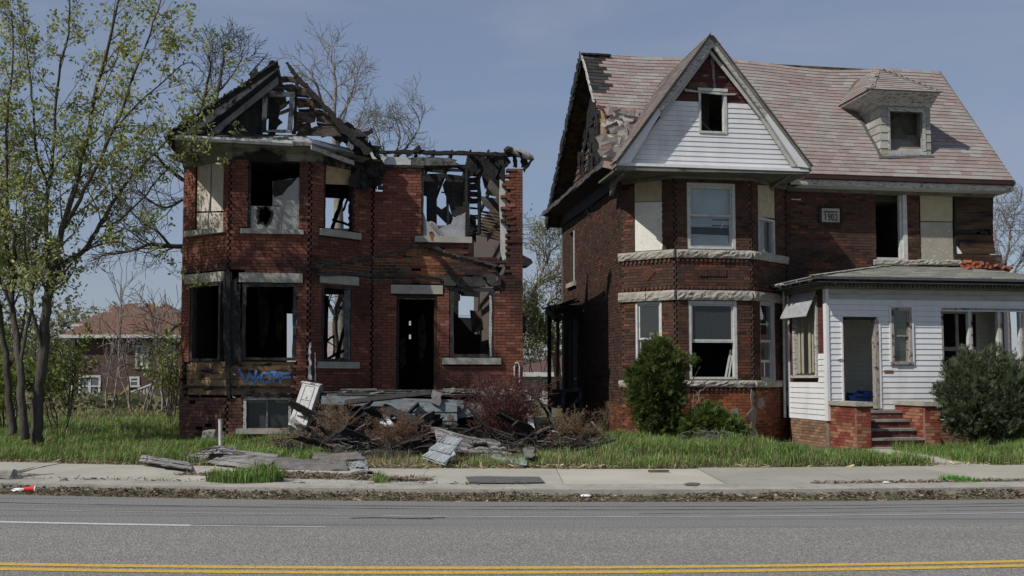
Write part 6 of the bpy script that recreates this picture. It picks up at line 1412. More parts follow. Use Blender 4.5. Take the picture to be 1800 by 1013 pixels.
def quad_sh(A, B, Ct, Dt):
    ax = B-A; Lx = ax.length; ax = ax/Lx; hv = (Dt-A)-ax*((Dt-A).dot(ax)); Hh = hv.length; upn = hv/Hh; ta = (Dt-A).dot(ax); tb = (Ct-A).dot(ax)
    shingles(b, A, ax, upn, Lx, Hh, lambda m, s: ta*s/Hh-.05 <= m <= Lx+(tb-Lx)*s/Hh+.05, pg, row=.15, tab=.3, lift=.008)
quad_sh(A_, B_, Cc, D_); quad_sh(E_, A_, D_, D_)
for i in range(12): a = A_.lerp(D_, i/12); c = A_.lerp(D_, (i+1.1)/12); b.board(a+Vector((0, 0, .03)), c+Vector((0, 0, .025)), .24, .012, (0, 0, 1), .08, 1, pg(i, 1))
b.build('roof_shingles', M['shingle'], H2)
b = MB()
for i in range(9): b.board((EU+rr.uniform(-.1, .15), Ed+.4+i*.25, zer-.02), (EU+rr.uniform(.1, .3), Ed+.55+i*.25, zer-rr.uniform(.05, .12)), rr.uniform(.04, .1), .02, (0, 0, 1), .4, 3)
b.build('broken_eave_boards', M['peel'], H2)['kind'] = 'stuff'
b = MB(); b.tube([(pu-.1, -.35, PZt+.1), (pu-.1, -.30, 1.2), (pu-.1, -.3, PZ0)], .035, 8); b.build('downpipe', M['gutter'], H2)

# steps and piers
SF = -3.62; px0, px1 = uu(1500, SF), uu(1525, SF); qx0, qx1 = uu(1619, SF), uu(1645, SF); zcap = zz(1512, 714.5, SF); zct = zz(1512, 707, SF)
def pier(x0, x1, nm):
    b = MB(); Wf = Wall((x0, SF), (x1, SF)); Wl = Wall((x0, PD-.02), (x0, SF)); Wr = Wall((x1, SF), (x1, PD-.02))
    def pc(u, z, m): return tuple(Vector((.20, .052, .038))*rnd.uniform(.7, 1.1)) if fbm(u*3+m*2, z*3, 5)+(.5*(z-.5)) > -.05 else tuple(Vector((.29, .14, .085))*rnd.uniform(.65, 1.15))
    for W_, ka, kb in ((Wf, 0, Wf.L), (Wl, 0, Wl.L-.014), (Wr, .014, Wr.L)): brick_wall(b, W_, -.05, zcap, [], None, pc, thick=.08, mortar=(.2, .12, .09), k0=ka, k1=kb)
    p = b.build('step_pier', M['brick'], H2)
    b = MB(); b.box((x0-.04, SF-.05, zcap), (x1+.04, PD-.03, zct)); b.build('coping', M['stone'], p)
pier(px0, px1, 0); pier(qx0-.0, qx1, 1)
yst = [(722, 727), (727, 745), (745, 764), (764, 784)]
b = MB(); nst = 4; zt_ = PF-.02; zg_ = .12; hs = (zt_-zg_)/(nst+.35)
redr = mat('red_painted_riser', (.13, .035, .03), (.07, .03, .026), 5, .8, .4, 30, c3=(.16, .15, .13), s3=7, lo3=.58, hi3=.66); tread = mat('worn_tread', (.25, .24, .21), (.13, .125, .11), 4, .9, .4, 40)
for i in range(nst+1):
    zt2 = zt_-.02-hs*i; d0_ = PD-.05-.28*(i+1) if i else PD-.32
    b2 = MB(); b2.box((px1+.01, d0_, .05 if i == nst else zt2-hs-.03), (qx0-.01, PD-.03, zt2-.055)); b2.build('riser', redr, H2)
    b2 = MB(); b2.board((px1+.012, d0_-.015+.14, zt2-.027), (qx0-.012, d0_-.015+.14, zt2-.027), .32, .05, (0, 0, 1), .03, 9) if i else b2.box((px1+.012, d0_-.02, zt2-.053), (qx0-.012, PD-.03, zt2)); b2.build('tread', tread, H2)
# ================================================================= TREES, SHRUBS
def rot_around(v, ax, a): return Matrix.Rotation(a, 3, ax) @ v
class Tree:
    def __init__(s, seed): s.r = random.Random(seed); s.b = MB(); s.leaf = []; s.lb = MB()
    def limb(s, pts, r0, r1, sides=7, spawn=None, lvl=0):
        m = len(pts); rad = [r0+(r1-r0)*(i/(m-1))**.8 for i in range(m)]
        s.b.tube(pts, rad, sides, cap=False)
        if spawn: spawn(pts, rad, lvl)
        return rad
    def grow(s, p, d, ln, r, lvl, P):
        """P: dict of per-level lists n (children), ratio, angle, wig, up, plus leaf options"""
        rr = s.r; seg = max(3, int(ln/P['seg'][lvl])); pts = [Vector(p)]; d = Vector(d).normalized(); dirs = [d]
        for i in range(seg):
            w = P['wig'][lvl]; d = (d+Vector((rr.gauss(0, w), rr.gauss(0, w), rr.gauss(0, w)))+Vector((0, 0, P['up'][lvl]))).normalized(); pts.append(pts[-1]+d*(ln/seg)); dirs.append(d)
        rend = max(P['rmin'], r*P.get('tap', .35)); m = len(pts); rad = [r+(rend-r)*i/(m-1) for i in range(m)]
        s.b.tube(pts, rad, (6, 5, 4, 3, 3)[min(lvl, 4)], cap=False)
        s.children(pts, rad, dirs, ln, lvl, P)
    def children(s, pts, rad, dirs, ln, lvl, P, start=.2):
        rr = s.r
        if lvl >= P['max']:
            if P.get('leaf'):
                for i in range(1, len(pts)):
                    if rr.random() < P['leaf']: s.leaf.append((pts[i], dirs[min(i, len(dirs)-1)]))
            return
        n = P['n'][lvl]; n = int(n*ln) if P.get('perlen') else n; n = max(2, n)
        for k in range(n):
            t = start+(1-start)*(k+rr.random())/n; f = t*(len(pts)-1); i = min(int(f), len(pts)-2); q = pts[i].lerp(pts[i+1], f-i); dd = dirs[min(i+1, len(dirs)-1)]
            a = dd.orthogonal().normalized(); a = rot_around(a, dd, rr.uniform(0, 6.283)); c = rot_around(dd, a, R(P['ang'][lvl]*rr.uniform(.6, 1.3)))
            L2 = P['len'][lvl]*rr.uniform(.6, 1.25)*(1-.45*t); s.grow(q, c, L2, max(P['rmin'], rad[i]*P['rr'][lvl]*rr.uniform(.7, 1)), lvl+1, P)
            if lvl >= P['max']-1 and P.get('leaf') and rr.random() < P['leaf']*.5: s.leaf.append((q, dd))
    def trace(s, pix, r0, r1, P, start=.25, n=None, sides=8):     # pix: (px, py, distance)
        base = [WY(x, y, Y) for x, y, Y in pix]; pts = []
        for i in range(len(base)-1):                                # Catmull-Rom through the points, slight wobble
            p0 = base[max(i-1, 0)]; p1 = base[i]; p2 = base[i+1]; p3 = base[min(i+2, len(base)-1)]
            for k in range(4):
                t = k/4; q = .5*((2*p1)+(p2-p0)*t+(2*p0-5*p1+4*p2-p3)*t*t+(3*p1-p0-3*p2+p3)*t**3); pts.append(q+Vector((s.r.gauss(0, .012), s.r.gauss(0, .02), 0)))
        pts.append(base[-1]); m = len(pts); rad = [r0+(r1-r0)*(i/(m-1)) for i in range(m)]
        s.b.tube(pts, rad, sides, cap=False); ln = sum((pts[i+1]-pts[i]).length for i in range(m-1)); dirs = [(pts[min(i+1, m-1)]-pts[max(i-1, 0)]).normalized() for i in range(m)]
        PP = dict(P);
        if n: PP['n'] = [n/ln if P.get('perlen') else n]+list(P['n'][1:])
        s.children(pts, rad, dirs, ln, 0, PP, start)
        return pts
    def leaves(s, per, size, spread, cols, seed=1):
        rs = np.random.RandomState(seed); L0 = np.array([tuple(a) for a, _ in s.leaf]); n = len(L0)
        if n == 0: return None
        c = np.repeat(L0, per, 0)+rs.normal(0, spread, (n*per, 3)); m = len(c)
        a = rs.normal(size=(m, 3)); a /= np.linalg.norm(a, axis=1)[:, None]; b = np.cross(a, rs.normal(size=(m, 3))); b /= np.linalg.norm(b, axis=1)[:, None]
        sz = size*rs.uniform(.6, 1.3, (m, 1)); A = a*sz; B = b*sz*.55
        Q = np.stack([c-A, c-B*.9, c+A*.2-B*0-B*.9, c+A, c+B*.9, c-A*.6+B*.8], 1)
        col = np.array(cols)[rs.randint(0, len(cols), m)]*rs.uniform(.7, 1.25, (m, 1)); g = np.repeat(rs.uniform(.8, 1.2, n), per)[:, None]
        return Q, col*g

def put_tree(t, name, label, base, bark, leafargs=None, group=None, cat='tree'):
    root = thing(name, label, cat, base, group=group)
    t.b.build('trunk', bark, root, smooth=True)
    if leafargs:
        lv = t.leaves(**leafargs)
        if lv: npmesh('crown', [lv[0]], [lv[1]], M['leaf'], root, base=BASE[root.name])
    return root
# ---- the big multi-stemmed tree on the left
PT = dict(n=[2.6, 5.0, 6.5], len=[1.55, .75, .34], ang=[42, 45, 50], wig=[.10, .13, .2], up=[.12, .07, .03, .0], seg=[.16, .14, .12, .08], rr=[.42, .5, .6], rmin=.0032, max=3, leaf=.42, perlen=True, tap=.3)
PT['wig'] = [.10, .12, .16, .2]
springl = ((.30, .33, .11), (.35, .37, .15), (.23, .28, .08), (.40, .40, .19), (.17, .22, .07))
def bigtree(name, label, stems, seed, base, extra=None):
    t = Tree(seed)
    for pix, r0, r1, st in stems: t.trace(pix, r0*.76, r1*.75, PT, start=st)
    return put_tree(t, name, label, base, M['bark'], dict(per=7, size=.043, spread=.062, cols=springl, seed=seed))
Y = 20.6
bigtree('spring_tree', 'large multi limbed spring tree in new leaf, its trunk nearest the burnt house', [
    ([(66, 778, Y), (64, 740, Y), (70, 680, Y), (76, 620, Y), (80, 560, Y), (86, 510, Y)], .17, .12, .9),
    ([(84, 520, Y), (92, 470, Y-.1), (110, 400, Y-.2), (133, 320, Y-.3), (152, 240, Y-.3), (172, 150, Y-.5), (196, 60, Y-.6), (215, -30, Y-.6)], .10, .028, .2),
    ([(86, 512, Y), (104, 470, Y+.2), (148, 440, Y+.4), (176, 395, Y+.6), (215, 330, Y+.8), (258, 285, Y+1.0), (300, 240, Y+1.2), (335, 195, Y+1.3)], .085, .016, .25),
    ([(112, 400, Y-.2), (140, 350, Y-.6), (175, 280, Y-.9), (212, 200, Y-1.1), (240, 120, Y-1.3), (272, 40, Y-1.4), (290, -30, Y-1.4)], .06, .014, .15),
    ([(90, 480, Y), (82, 420, Y+.3), (84, 340, Y+.5), (95, 250, Y+.7), (100, 160, Y+.8), (118, 60, Y+.8), (125, -20, Y+.8)], .07, .02, .2),
    ([(84, 330, Y+.5), (65, 270, Y+.2), (58, 190, Y), (50, 110, Y), (40, 30, Y-.1)], .04, .012, .2),
    ([(170, 400, Y+.5), (205, 390, Y+.1), (245, 355, Y-.1), (290, 300, Y-.3), (330, 265, Y-.3), (352, 250, Y-.3)], .035, .009, .2),
    ([(150, 440, Y+.4), (200, 425, Y+.1), (240, 440, Y), (280, 450, Y)], .03, .008, .2),
    ([(190, 240, Y-1), (235, 190, Y-.6), (280, 150, Y-.4), (330, 110, Y-.3), (360, 130, Y-.3)], .03, .009, .1),
    ([(76, 630, Y), (60, 560, Y-.2), (52, 500, Y-.4), (44, 440, Y-.6), (46, 360, Y-.8), (56, 290, Y-.9)], .05, .014, .2),
], 7, (-9.45, Y, .2))
bigtree('spring_tree', 'slimmer spring tree leaning left at the edge of the photo', [
    ([(42, 772, Y-.3), (38, 700, Y-.3), (34, 640, Y-.2), (26, 580, Y-.1), (20, 520, Y), (14, 450, Y), (4, 370, Y), (-10, 290, Y), (-20, 200, Y)], .12, .03, .45),
    ([(22, 520, Y), (26, 450, Y-.4), (18, 380, Y-.6), (10, 300, Y-.8), (14, 210, Y-.9), (22, 110, Y-1), (20, 20, Y-1)], .06, .015, .2),
    ([(36, 640, Y-.2), (50, 560, Y), (60, 500, Y+.3), (64, 430, Y+.6), (70, 360, Y+.9), (40, 300, Y+1)], .05, .012, .25),
    ([(24, 560, Y), (4, 500, Y-.3), (-20, 440, Y-.4), (-40, 380, Y-.4)], .04, .012, .2)], 8, (-9.75, Y-.3, .2))
bigtree('spring_tree', 'dark forked trunk behind the two others at the left edge', [
    ([(22, 765, Y+1.2), (16, 700, Y+1.2), (10, 620, Y+1.2), (-2, 540, Y+1.2), (-16, 460, Y+1.2)], .12, .06, .6),
    ([(14, 650, Y+1.2), (34, 600, Y+1.3), (46, 540, Y+1.4), (40, 470, Y+1.5)], .05, .02, .4)], 9, (-10.6, Y+1.2, .2))

# ---- bare trees behind the burnt house
PB_ = dict(n=[4, 5, 4, 4], len=[1.45, .95, .55, .34], ang=[42, 44, 46, 50], wig=[.10, .14, .17, .2, .2], up=[.05, .03, .0, .0, -.02], seg=[.3, .2, .16, .12, .1], rr=[.55, .55, .6, .7], rmin=.0075, max=3, tap=.35)
def bare(name, label, stems, seed, base, P=PB_, bark='twig', group='bare trees behind the houses'):
    t = Tree(seed)
    for pix, r0, r1, st, n in stems: t.trace(pix, r0, r1, P, start=st, n=n)
    return put_tree(t, name, label, base, M[bark], group=group)
bare('bare_tree', 'bare rounded tree rising behind the open gable', [
    ([(600, 700, 38), (598, 500, 38), (594, 330, 38), (590, 240, 38)], .22, .14, .9, 2),
    ([(592, 250, 38), (588, 210, 38), (590, 150, 38.3), (585, 115, 38.4), (578, 95, 38.5)], .09, .02, .1, 9),
    ([(592, 240, 38), (572, 200, 37.6), (560, 160, 37.2), (550, 135, 37), (548, 115, 37)], .07, .02, .1, 8),
    ([(592, 215, 38), (612, 180, 38.4), (622, 150, 38.6), (620, 125, 38.7)], .06, .015, .1, 8),
    ([(590, 260, 38), (612, 235, 38.2), (630, 220, 38.2), (640, 190, 38.2)], .05, .012, .1, 7)], 21, WY(600, 700, 38)*1)
bare('bare_tree', 'low bare spreading tree behind the roofless wing', [
    ([(700, 700, 40), (695, 400, 40), (690, 290, 40)], .2, .09, .9, 2),
    ([(690, 290, 40), (672, 268, 40), (664, 245, 40), (655, 220, 40)], .06, .02, .1, 6),
    ([(690, 285, 40), (712, 262, 40.3), (728, 240, 40.3), (738, 215, 40.3), (722, 185, 40)], .06, .015, .1, 8),
    ([(690, 285, 40), (700, 255, 39.6), (702, 230, 39.6), (690, 205, 39.6)], .05, .015, .1, 7)], 22, WY(700, 700, 40)*1)
bare('bare_tree', 'tall bare tree with dark crooked limbs reaching left from behind the burnt house', [
    ([(410, 700, 33), (400, 560, 33), (392, 420, 33), (372, 330, 33), (362, 260, 33)], .26, .12, .9, 2),
    ([(365, 270, 33), (375, 210, 33.4), (385, 150, 33.6), (392, 110, 33.8), (398, 80, 34)], .10, .02, .1, 9),
    ([(365, 270, 33), (350, 220, 32.6), (362, 160, 32.4), (370, 120, 32.2), (366, 95, 32)], .08, .02, .1, 8),
    ([(385, 160, 33.6), (410, 130, 33.6), (430, 95, 33.6)], .04, .012, .1, 6),
    ([(370, 330, 33), (330, 320, 32), (300, 300, 31.5), (275, 275, 31), (245, 262, 30.6)], .09, .02, .1, 8),
    ([(392, 450, 33), (345, 436, 32), (300, 433, 31), (262, 430, 30.4), (235, 440, 30), (190, 448, 29.8)], .10, .025, .2, 9),
    ([(300, 433, 31), (275, 405, 30.6), (255, 400, 30.4), (240, 380, 30.2)], .05, .012, .1, 6),
    ([(392, 560, 33), (330, 565, 31), (290, 590, 30.5), (262, 615, 30)], .06, .012, .3, 8),
    ([(380, 360, 33), (330, 350, 31.8), (292, 365, 31), (262, 352, 30.6), (240, 330, 30.4)], .06, .015, .2, 8)], 23, WY(410, 700, 33)*1, bark='bark')
bare('bare_tree', 'bare tree seen through the empty ground floor windows of the burnt house', [
    ([(600, 690, 36), (590, 600, 36), (592, 545, 36), (606, 505, 36)], .12, .07, .5, 6),
    ([(592, 560, 36), (575, 530, 36), (566, 505, 36)], .07, .03, .2, 6), ([(590, 545, 36), (604, 540, 36), (620, 560, 36)], .05, .02, .2, 6)], 24, WY(600, 690, 36)*1, bark='bark')
PBf = dict(PB_); PBf['rmin'] = .010; PBf['len'] = [2.2, 1.2, .7, .4]
bare('bare_tree', 'bare upright tree at the right edge, beyond the porch roof', [
    ([(1770, 700, 40), (1768, 540, 40), (1760, 470, 40)], .2, .09, .9, 2),
    ([(1762, 500, 40), (1772, 440, 40), (1778, 400, 40), (1785, 365, 40)], .07, .015, .1, 12),
    ([(1762, 490, 40), (1752, 440, 40), (1748, 400, 40), (1756, 380, 40)], .05, .015, .1, 9),
    ([(1765, 510, 40), (1792, 460, 40), (1806, 420, 40)], .06, .015, .1, 10)], 25, WY(1770, 700, 40)*1)
# pale spring tree and crooked trunk between the two houses
t = Tree(31); PG = dict(n=[6, 6, 5], len=[2.3, 1.2, .6], ang=[40, 44, 46], wig=[.12, .14, .16, .2], up=[.10, .05, .03, 0], seg=[.4, .3, .2, .15], rr=[.5, .5, .6], rmin=.011, max=3, leaf=.55, tap=.3)
for pix, r0, r1, st, n in (([(985, 700, 45), (978, 640, 45), (972, 600, 45), (958, 575, 45), (942, 550, 45), (936, 520, 45), (945, 500, 45)], .17, .10, .3, 6),
                           ([(945, 500, 45), (955, 492, 45), (975, 488, 45), (1000, 486, 45)], .07, .03, .2, 6), ([(945, 502, 45), (952, 480, 45), (962, 462, 45), (968, 440, 45)], .07, .03, .1, 10),
                           ([(960, 575, 45), (962, 540, 45), (975, 525, 45), (990, 530, 45)], .07, .03, .2, 6), ([(972, 610, 45), (945, 590, 45), (930, 560, 45)], .08, .03, .2, 6)):
    t.trace(pix, r0, r1, PG, start=st, n=n)
put_tree(t, 'spring_tree', 'crooked pale leafed tree standing in the gap between the two houses', WY(985, 700, 45), mat('pale_crooked_bark', (.20, .17, .12), (.11, .095, .07), 4, .9), dict(per=2, size=.055, spread=.16, cols=((.30, .31, .17), (.34, .34, .2), (.24, .26, .13)), seed=3))

# ---- saplings and shrubs
def sapling(name, label, px, py, Yd, h, spread, seed, cols, nst=7, size=.045, per=3, leafp=.6, cat='shrub', n=(7, 5), bark='bark', group=None, rmin=.004, r0=.018):
    t = Tree(seed); base = WZ(px, py, .25) if Yd is None else WY(px, py, Yd); rr = t.r
    P = dict(n=[n[0], n[1]], len=[h*.38, h*.2], ang=[38, 42], wig=[.1, .14, .18], up=[.08, .05, .02], seg=[.2, .12, .1], rr=[.55, .6], rmin=rmin, max=2, leaf=leafp, tap=.3)
    for i in range(nst):
        a = rr.uniform(0, 6.28); o = Vector((math.cos(a), math.sin(a), 0)); t.grow(base+o*spread*.12, o*rr.uniform(.1, .9)*spread/h+Vector((0, 0, 1)), h*rr.uniform(.6, 1), r0, 0, P)
    return put_tree(t, name, label, base, M[bark] if isinstance(bark, str) else bark, dict(per=per, size=size, spread=size*1.3, cols=cols, seed=seed) if leafp else None, cat=cat, group=group)
lime = ((.20, .26, .05), (.16, .22, .04), (.25, .30, .08))
sapling('leafy_shrub', 'lime green sapling shrub just right of the big tree trunks', 104, 765, 23, 2.3, 1.0, 41, lime, nst=7, size=.05, n=(7, 5), leafp=.45)
sapling('leafy_shrub', 'lime green thicket at the far left edge behind the trunks', 8, 765, 24, 2.2, 1.6, 42, lime, nst=8, size=.06)
sapling('leafy_shrub', 'low lime green bush against the left corner of the burnt house', 300, 735, 29, 2.4, .8, 43, ((.22, .27, .07), (.18, .22, .06)), nst=7, size=.05, leafp=.35)
sapling('bare_sapling', 'tall bare sapling in front of the brown roofed house', 240, 722, 34, 5.2, 3.0, 44, lime, nst=4, leafp=0, n=(7, 5), bark='twig', rmin=.009, r0=.035, group='bare saplings in the empty lot', cat='sapling')
sapling('bare_sapling', 'bare sapling leaning over the fallen yellow board', 196, 718, 33, 3.4, 2.4, 45, lime, nst=2, leafp=0, n=(6, 5), bark='twig', rmin=.008, r0=.03, group='bare saplings in the empty lot', cat='sapling')
sapling('bare_sapling', 'bare twiggy sapling by the left corner of the burnt house', 286, 722, 31, 3.6, 1.6, 46, lime, nst=3, leafp=0, n=(6, 5), bark='twig', rmin=.008, r0=.03, group='bare saplings in the empty lot', cat='sapling')
sapling('leafy_shrub', 'yellow green thicket in front of the white garage', 945, 655, 44, 3.6, 3.0, 47, ((.30, .33, .13), (.26, .28, .11)), nst=6, size=.07, per=3, n=(8, 6), rmin=.01, leafp=.5)
dryc = ((.24, .17, .10), (.19, .13, .08), (.30, .23, .15))
sapling('dead_weed', 'tall seedy brown weed in front of the collapsed porch', 590, 800, 20.2, 1.0, .9, 48, dryc, nst=16, size=.012, per=4, leafp=.8, cat='weed', bark=mat('dead_weed_stem', (.17, .12, .08), (.10, .07, .05), 5), rmin=.003, r0=.006, n=(7, 5))
sapling('dead_weed', 'reddish brown weed bush beside the curled grey roofing sheet', 690, 808, 19.6, .85, 1.0, 49, ((.22, .13, .08), (.17, .10, .065), (.27, .18, .12)), nst=20, size=.011, per=4, leafp=.8, cat='weed', bark=mat('red_weed_stem', (.16, .09, .06), (.09, .055, .04), 5), rmin=.003, r0=.006, n=(8, 5))
sapling('dead_weed', 'brown weed bush between the debris and the long grass', 1010, 806, 20.0, .95, 1.0, 50, dryc, nst=18, size=.012, per=4, leafp=.8, cat='weed', bark=mat('dead_weed_stem_right', (.15, .10, .065), (.09, .06, .045), 5), rmin=.003, r0=.006, n=(8, 5))
sapling('dead_weed', 'small straw coloured weed clump left of the debris', 505, 805, 19.6, .5, .9, 52, ((.33, .28, .17), (.25, .20, .12)), nst=16, size=.012, per=3, leafp=.7, cat='weed', bark=mat('straw_stem', (.28, .23, .14), (.18, .14, .09), 5), rmin=.003, r0=.005)
sapling('dead_weed', 'dead brown weed against the flank of the brown brick house', 1048, 786, 21.8, .9, .5, 53, dryc, nst=7, size=.01, per=3, leafp=.6, cat='weed', bark=mat('dead_weed_stem_flank', (.14, .10, .07), (.08, .06, .045), 5), rmin=.003, r0=.006)
sapling('red_shrub', 'dark reddish twiggy shrub in front of the collapsed porch', 880, 792, 21.0, 1.5, 1.9, 54, ((.12, .045, .038), (.09, .035, .03), (.15, .065, .05)), nst=26, size=.017, per=4, leafp=.75, bark=mat('red_twig', (.11, .06, .055), (.06, .035, .033), 5), rmin=.0035, r0=.01, n=(9, 6))
sapling('dead_weed', 'brown tangled brush over the charred boards right of the leaning pillar', 640, 790, 20.6, 1.0, 1.3, 57, dryc, nst=14, size=.011, per=3, leafp=.6, cat='weed', bark=mat('dead_weed_stem_mid', (.16, .11, .075), (.09, .065, .05), 5), rmin=.003, r0=.006, n=(7, 5))
sapling('dead_weed', 'thin brown brush at the foot of the blue grey porch skirting', 760, 790, 21.0, .8, 1.1, 58, dryc, nst=10, size=.011, per=3, leafp=.5, cat='weed', bark=mat('dead_weed_stem_skirt', (.15, .11, .08), (.09, .07, .055), 5), rmin=.003, r0=.006, n=(6, 5))
sapling('climbing_plant', 'thin climbing plant with yellowish leaves on the wall by the leaning pillar', 562, 700, 23.3, 1.1, .3, 55, ((.24, .24, .10), (.19, .2, .08)), nst=3, size=.02, per=2, leafp=.6, cat='plant', rmin=.003, r0=.005)
sapling('bare_sapling', 'two pale bare stems beside the conical evergreen', 1208, 770, 21.9, 1.15, .5, 56, lime, nst=3, leafp=0, n=(3, 2), bark=mat('pale_stem', (.3, .27, .23), (.2, .18, .15), 5), rmin=.004, r0=.012, cat='sapling')
# evergreen bushes: many small sprays on branchlets filling the crown
def evergreen(name, label, base, lobes, n, size, cols, seed, up=.35, tips=0, cat='bush', droop=0.0, inner=.55):
    rs = np.random.RandomState(seed); base = np.array(base); C0 = []; D0 = []
    W = np.array([l[3]*l[4]*l[5] for l in lobes]); W = W/W.sum()
    for l, w in zip(lobes, W):
        m = int(n*w); d = rs.normal(size=(m, 3)); d /= np.linalg.norm(d, axis=1)[:, None]
        bump = 1+.24*np.sin(d[:, 0]*7+l[0]*9)*np.cos(d[:, 2]*6+l[2]*5)+.12*np.sin(d[:, 1]*11+d[:, 2]*9)+rs.normal(0, .05, m)
        rad = (inner+(1-inner)*rs.rand(m)**.45)*bump; c = np.array(l[:3])+d*rad[:, None]*np.array(l[3:6]); k = c[:, 2] > .03; C0.append(c[k]); D0.append(d[k])
    c = np.concatenate(C0); d = np.concatenate(D0); m = len(c)
    d = d+np.array([0, 0, up])+rs.normal(0, .4, (m, 3)); d[:, 2] -= droop; d /= np.linalg.norm(d, axis=1)[:, None]
    s = np.cross(d, rs.normal(size=(m, 3))); s /= np.linalg.norm(s, axis=1)[:, None]; L = size*rs.uniform(.6, 1.5, (m, 1)); col = np.array(cols)[rs.randint(0, len(cols), m)]*rs.uniform(.65, 1.3, (m, 1))
    polys = []; cc = []
    T1 = np.stack([c-s*L*.10, c+s*L*.10, c+d*L], 1); polys.append(T1); cc.append(col)
    for f, sg in ((.15, 1), (.3, -1), (.45, 1), (.6, -1)):
        o = c+d*L*f; e = o+(d*.55+s*sg)*L*.42; wv = d*L*.09; polys.append(np.stack([o-wv, o+wv, e], 1)); cc.append(col*.95)
    root = thing(name, label, cat, tuple(base))
    npmesh('crown', [p+base for p in polys], cc, M['leaf'], root, base=tuple(base))
    b = MB(); rr = random.Random(seed)
    for l in lobes:
        for i in range(9):
            q = Vector((l[0]+rr.gauss(0, .5)*l[3], l[1]+rr.gauss(0, .5)*l[4], max(.1, l[2]+rr.gauss(0, .5)*l[5]))); st = Vector((rr.gauss(0, .05), rr.gauss(0, .05), -.05)); mid = st.lerp(q, .5)+Vector((0, 0, -.05)); b.tube([Vector(base)+v for v in (st, mid, q)], [.03, .018, .006], 5)
    b.build('trunk', M['bark'], root, smooth=True)
    return root
g = lambda px, py, Yd: tuple(WY(px, py, Yd))
evergreen('conical_evergreen', 'dark green shaggy conical evergreen in front of the bay window', g(1158, 768, 22.2), [(0, 0, .4, .42, .4, .45), (-.04, 0, 1.0, .55, .5, .6), (.02, 0, 1.5, .42, .4, .5), (.0, 0, 1.86, .24, .24, .3), (.5, 0, 1.62, .3, .22, .12), (-.4, 0, 1.3, .28, .25, .22)], 9500, .13, ((.085, .12, .03), (.055, .085, .022), (.12, .15, .045)), 61, up=.25)
evergreen('spreading_evergreen', 'low spreading bright green evergreen under the bay window', g(1252, 772, 21.9), [(-.15, 0, .26, .42, .4, .34), (.22, 0, .24, .45, .4, .28), (-.05, 0, .52, .28, .28, .2), (-.4, 0, .2, .3, .3, .22)], 5200, .13, ((.11, .16, .04), (.075, .115, .03), (.15, .20, .055)), 62, up=-.05)
evergreen('juniper_bush', 'big blue green juniper bush in front of the porch openings', g(1738, 776, 21.7), [(-.42, 0, .85, .6, .55, .78), (.35, 0, .85, .72, .6, .8), (-.4, 0, 1.5, .32, .3, .4), (.15, 0, 1.58, .4, .3, .4), (.85, 0, .75, .5, .5, .6), (.1, 0, .4, .8, .55, .4), (-.72, -.1, .85, .3, .3, .35), (-.33, 0, 1.75, .07, .07, .25), (.1, 0, 1.85, .07, .07, .25)], 17000, .105, ((.105, .135, .07), (.075, .10, .052), (.145, .17, .10)), 63, up=.55)
b_ = thing('cut_brush', 'heap of cut brown twigs under the spreading evergreen', 'brush', g(1245, 776, 21.2)); b = MB(); rr = random.Random(4); o = BASE[b_.name]
for i in range(60): p = o+Vector((rr.gauss(0, .28), rr.gauss(0, .1), rr.uniform(0, .22))); b.tube([p, p+Vector((rr.uniform(-.2, .2), rr.uniform(-.1, .1), rr.uniform(-.08, .12)))], .006, 4)
b.build('twigs', M['greywood'], b_)
# ================================================================= DEBRIS IN FRONT OF THE BURNT HOUSE
rr = random.Random(77)
GB = 'charred boards in the debris heap'
def dboard(name, label, p, q, w, t, m, jag=.12, n=6, up=(0, -.3, 1), group=None, cat='board'):
    b = MB(); c = (Vector(p)+Vector(q))/2; b.board(p, q, w, t, up, jag, n); return solo(name, b, M[m] if isinstance(m, str) else m, label, cat, c, group=group)
F3 = lambda px, py, d: (lambda v: F2W(v.x, v.y, v.z))(front(d).pt(px, py))
# collapsed porch: deck, beam, skirts
CP = thing('collapsed_porch', 'collapsed grey porch deck and skirting along the front of the burnt house', 'porch', F2W(uu(760, -1.6), -1.6, .12))
def cp(name, pts, w, t, m, up=(0, 0, 1), jag=.15, n=10):
    b = MB()
    for p, q in pts: b.board(F3(*p), F3(*q), w, t, up, jag, n)
    return b.build(name, M[m] if isinstance(m, str) else m, CP)
for i in range(9):
    y = 686+i*1.1; d = -.3-.22*i; cp('deck_board', [((565+rr.uniform(-8, 30), y+rr.uniform(-1, 1), d), (880+rr.uniform(-60, 40), y+rr.uniform(-2, 2), d))], .2, .04, 'greywood' if i % 2 else 'char')
for i in range(26):
    x = rr.uniform(570, 900); d = rr.uniform(-2.0, -.4); y = 688+rr.uniform(-4, 6); l = rr.uniform(20, 70); cp('deck_splinter', [((x, y, d), (x+l, y+rr.uniform(-5, 3), d+rr.uniform(-.2, .2)))], rr.uniform(.08, .16), .025, rr.choice(['greywood', 'char', 'whitechar', 'greywood']), n=4, jag=.3)
cp('front_beam', [((565, 703, -2.15), (815, 711, -2.15))], .18, .06, 'bluepaint', up=(0, -1, 0), jag=.04)
cp('front_beam', [((800, 722, -2.1), (935, 716, -2.2))], .3, .06, 'bluepaint', up=(0, -1, 0), jag=.08)
cp('front_beam', [((560, 726, -2.0), (700, 730, -2.0))], .12, .08, 'greywood', up=(0, -1, 0))
for i in range(3): cp('skirt_board', [((682, 716+i*15.5, -2.25), (803, 716+i*15.5, -2.25))], .195, .05, 'bluepaint', up=(0, -1, .12), jag=.02)
cp('skirt_board', [((640, 764, -2.2), (780, 752, -2.2))], .1, .04, 'greywood', up=(0, -1, 0)); cp('skirt_board', [((720, 762, -2.3), (808, 758, -2.3))], .1, .04, 'bluepaint', up=(0, -1, 0))
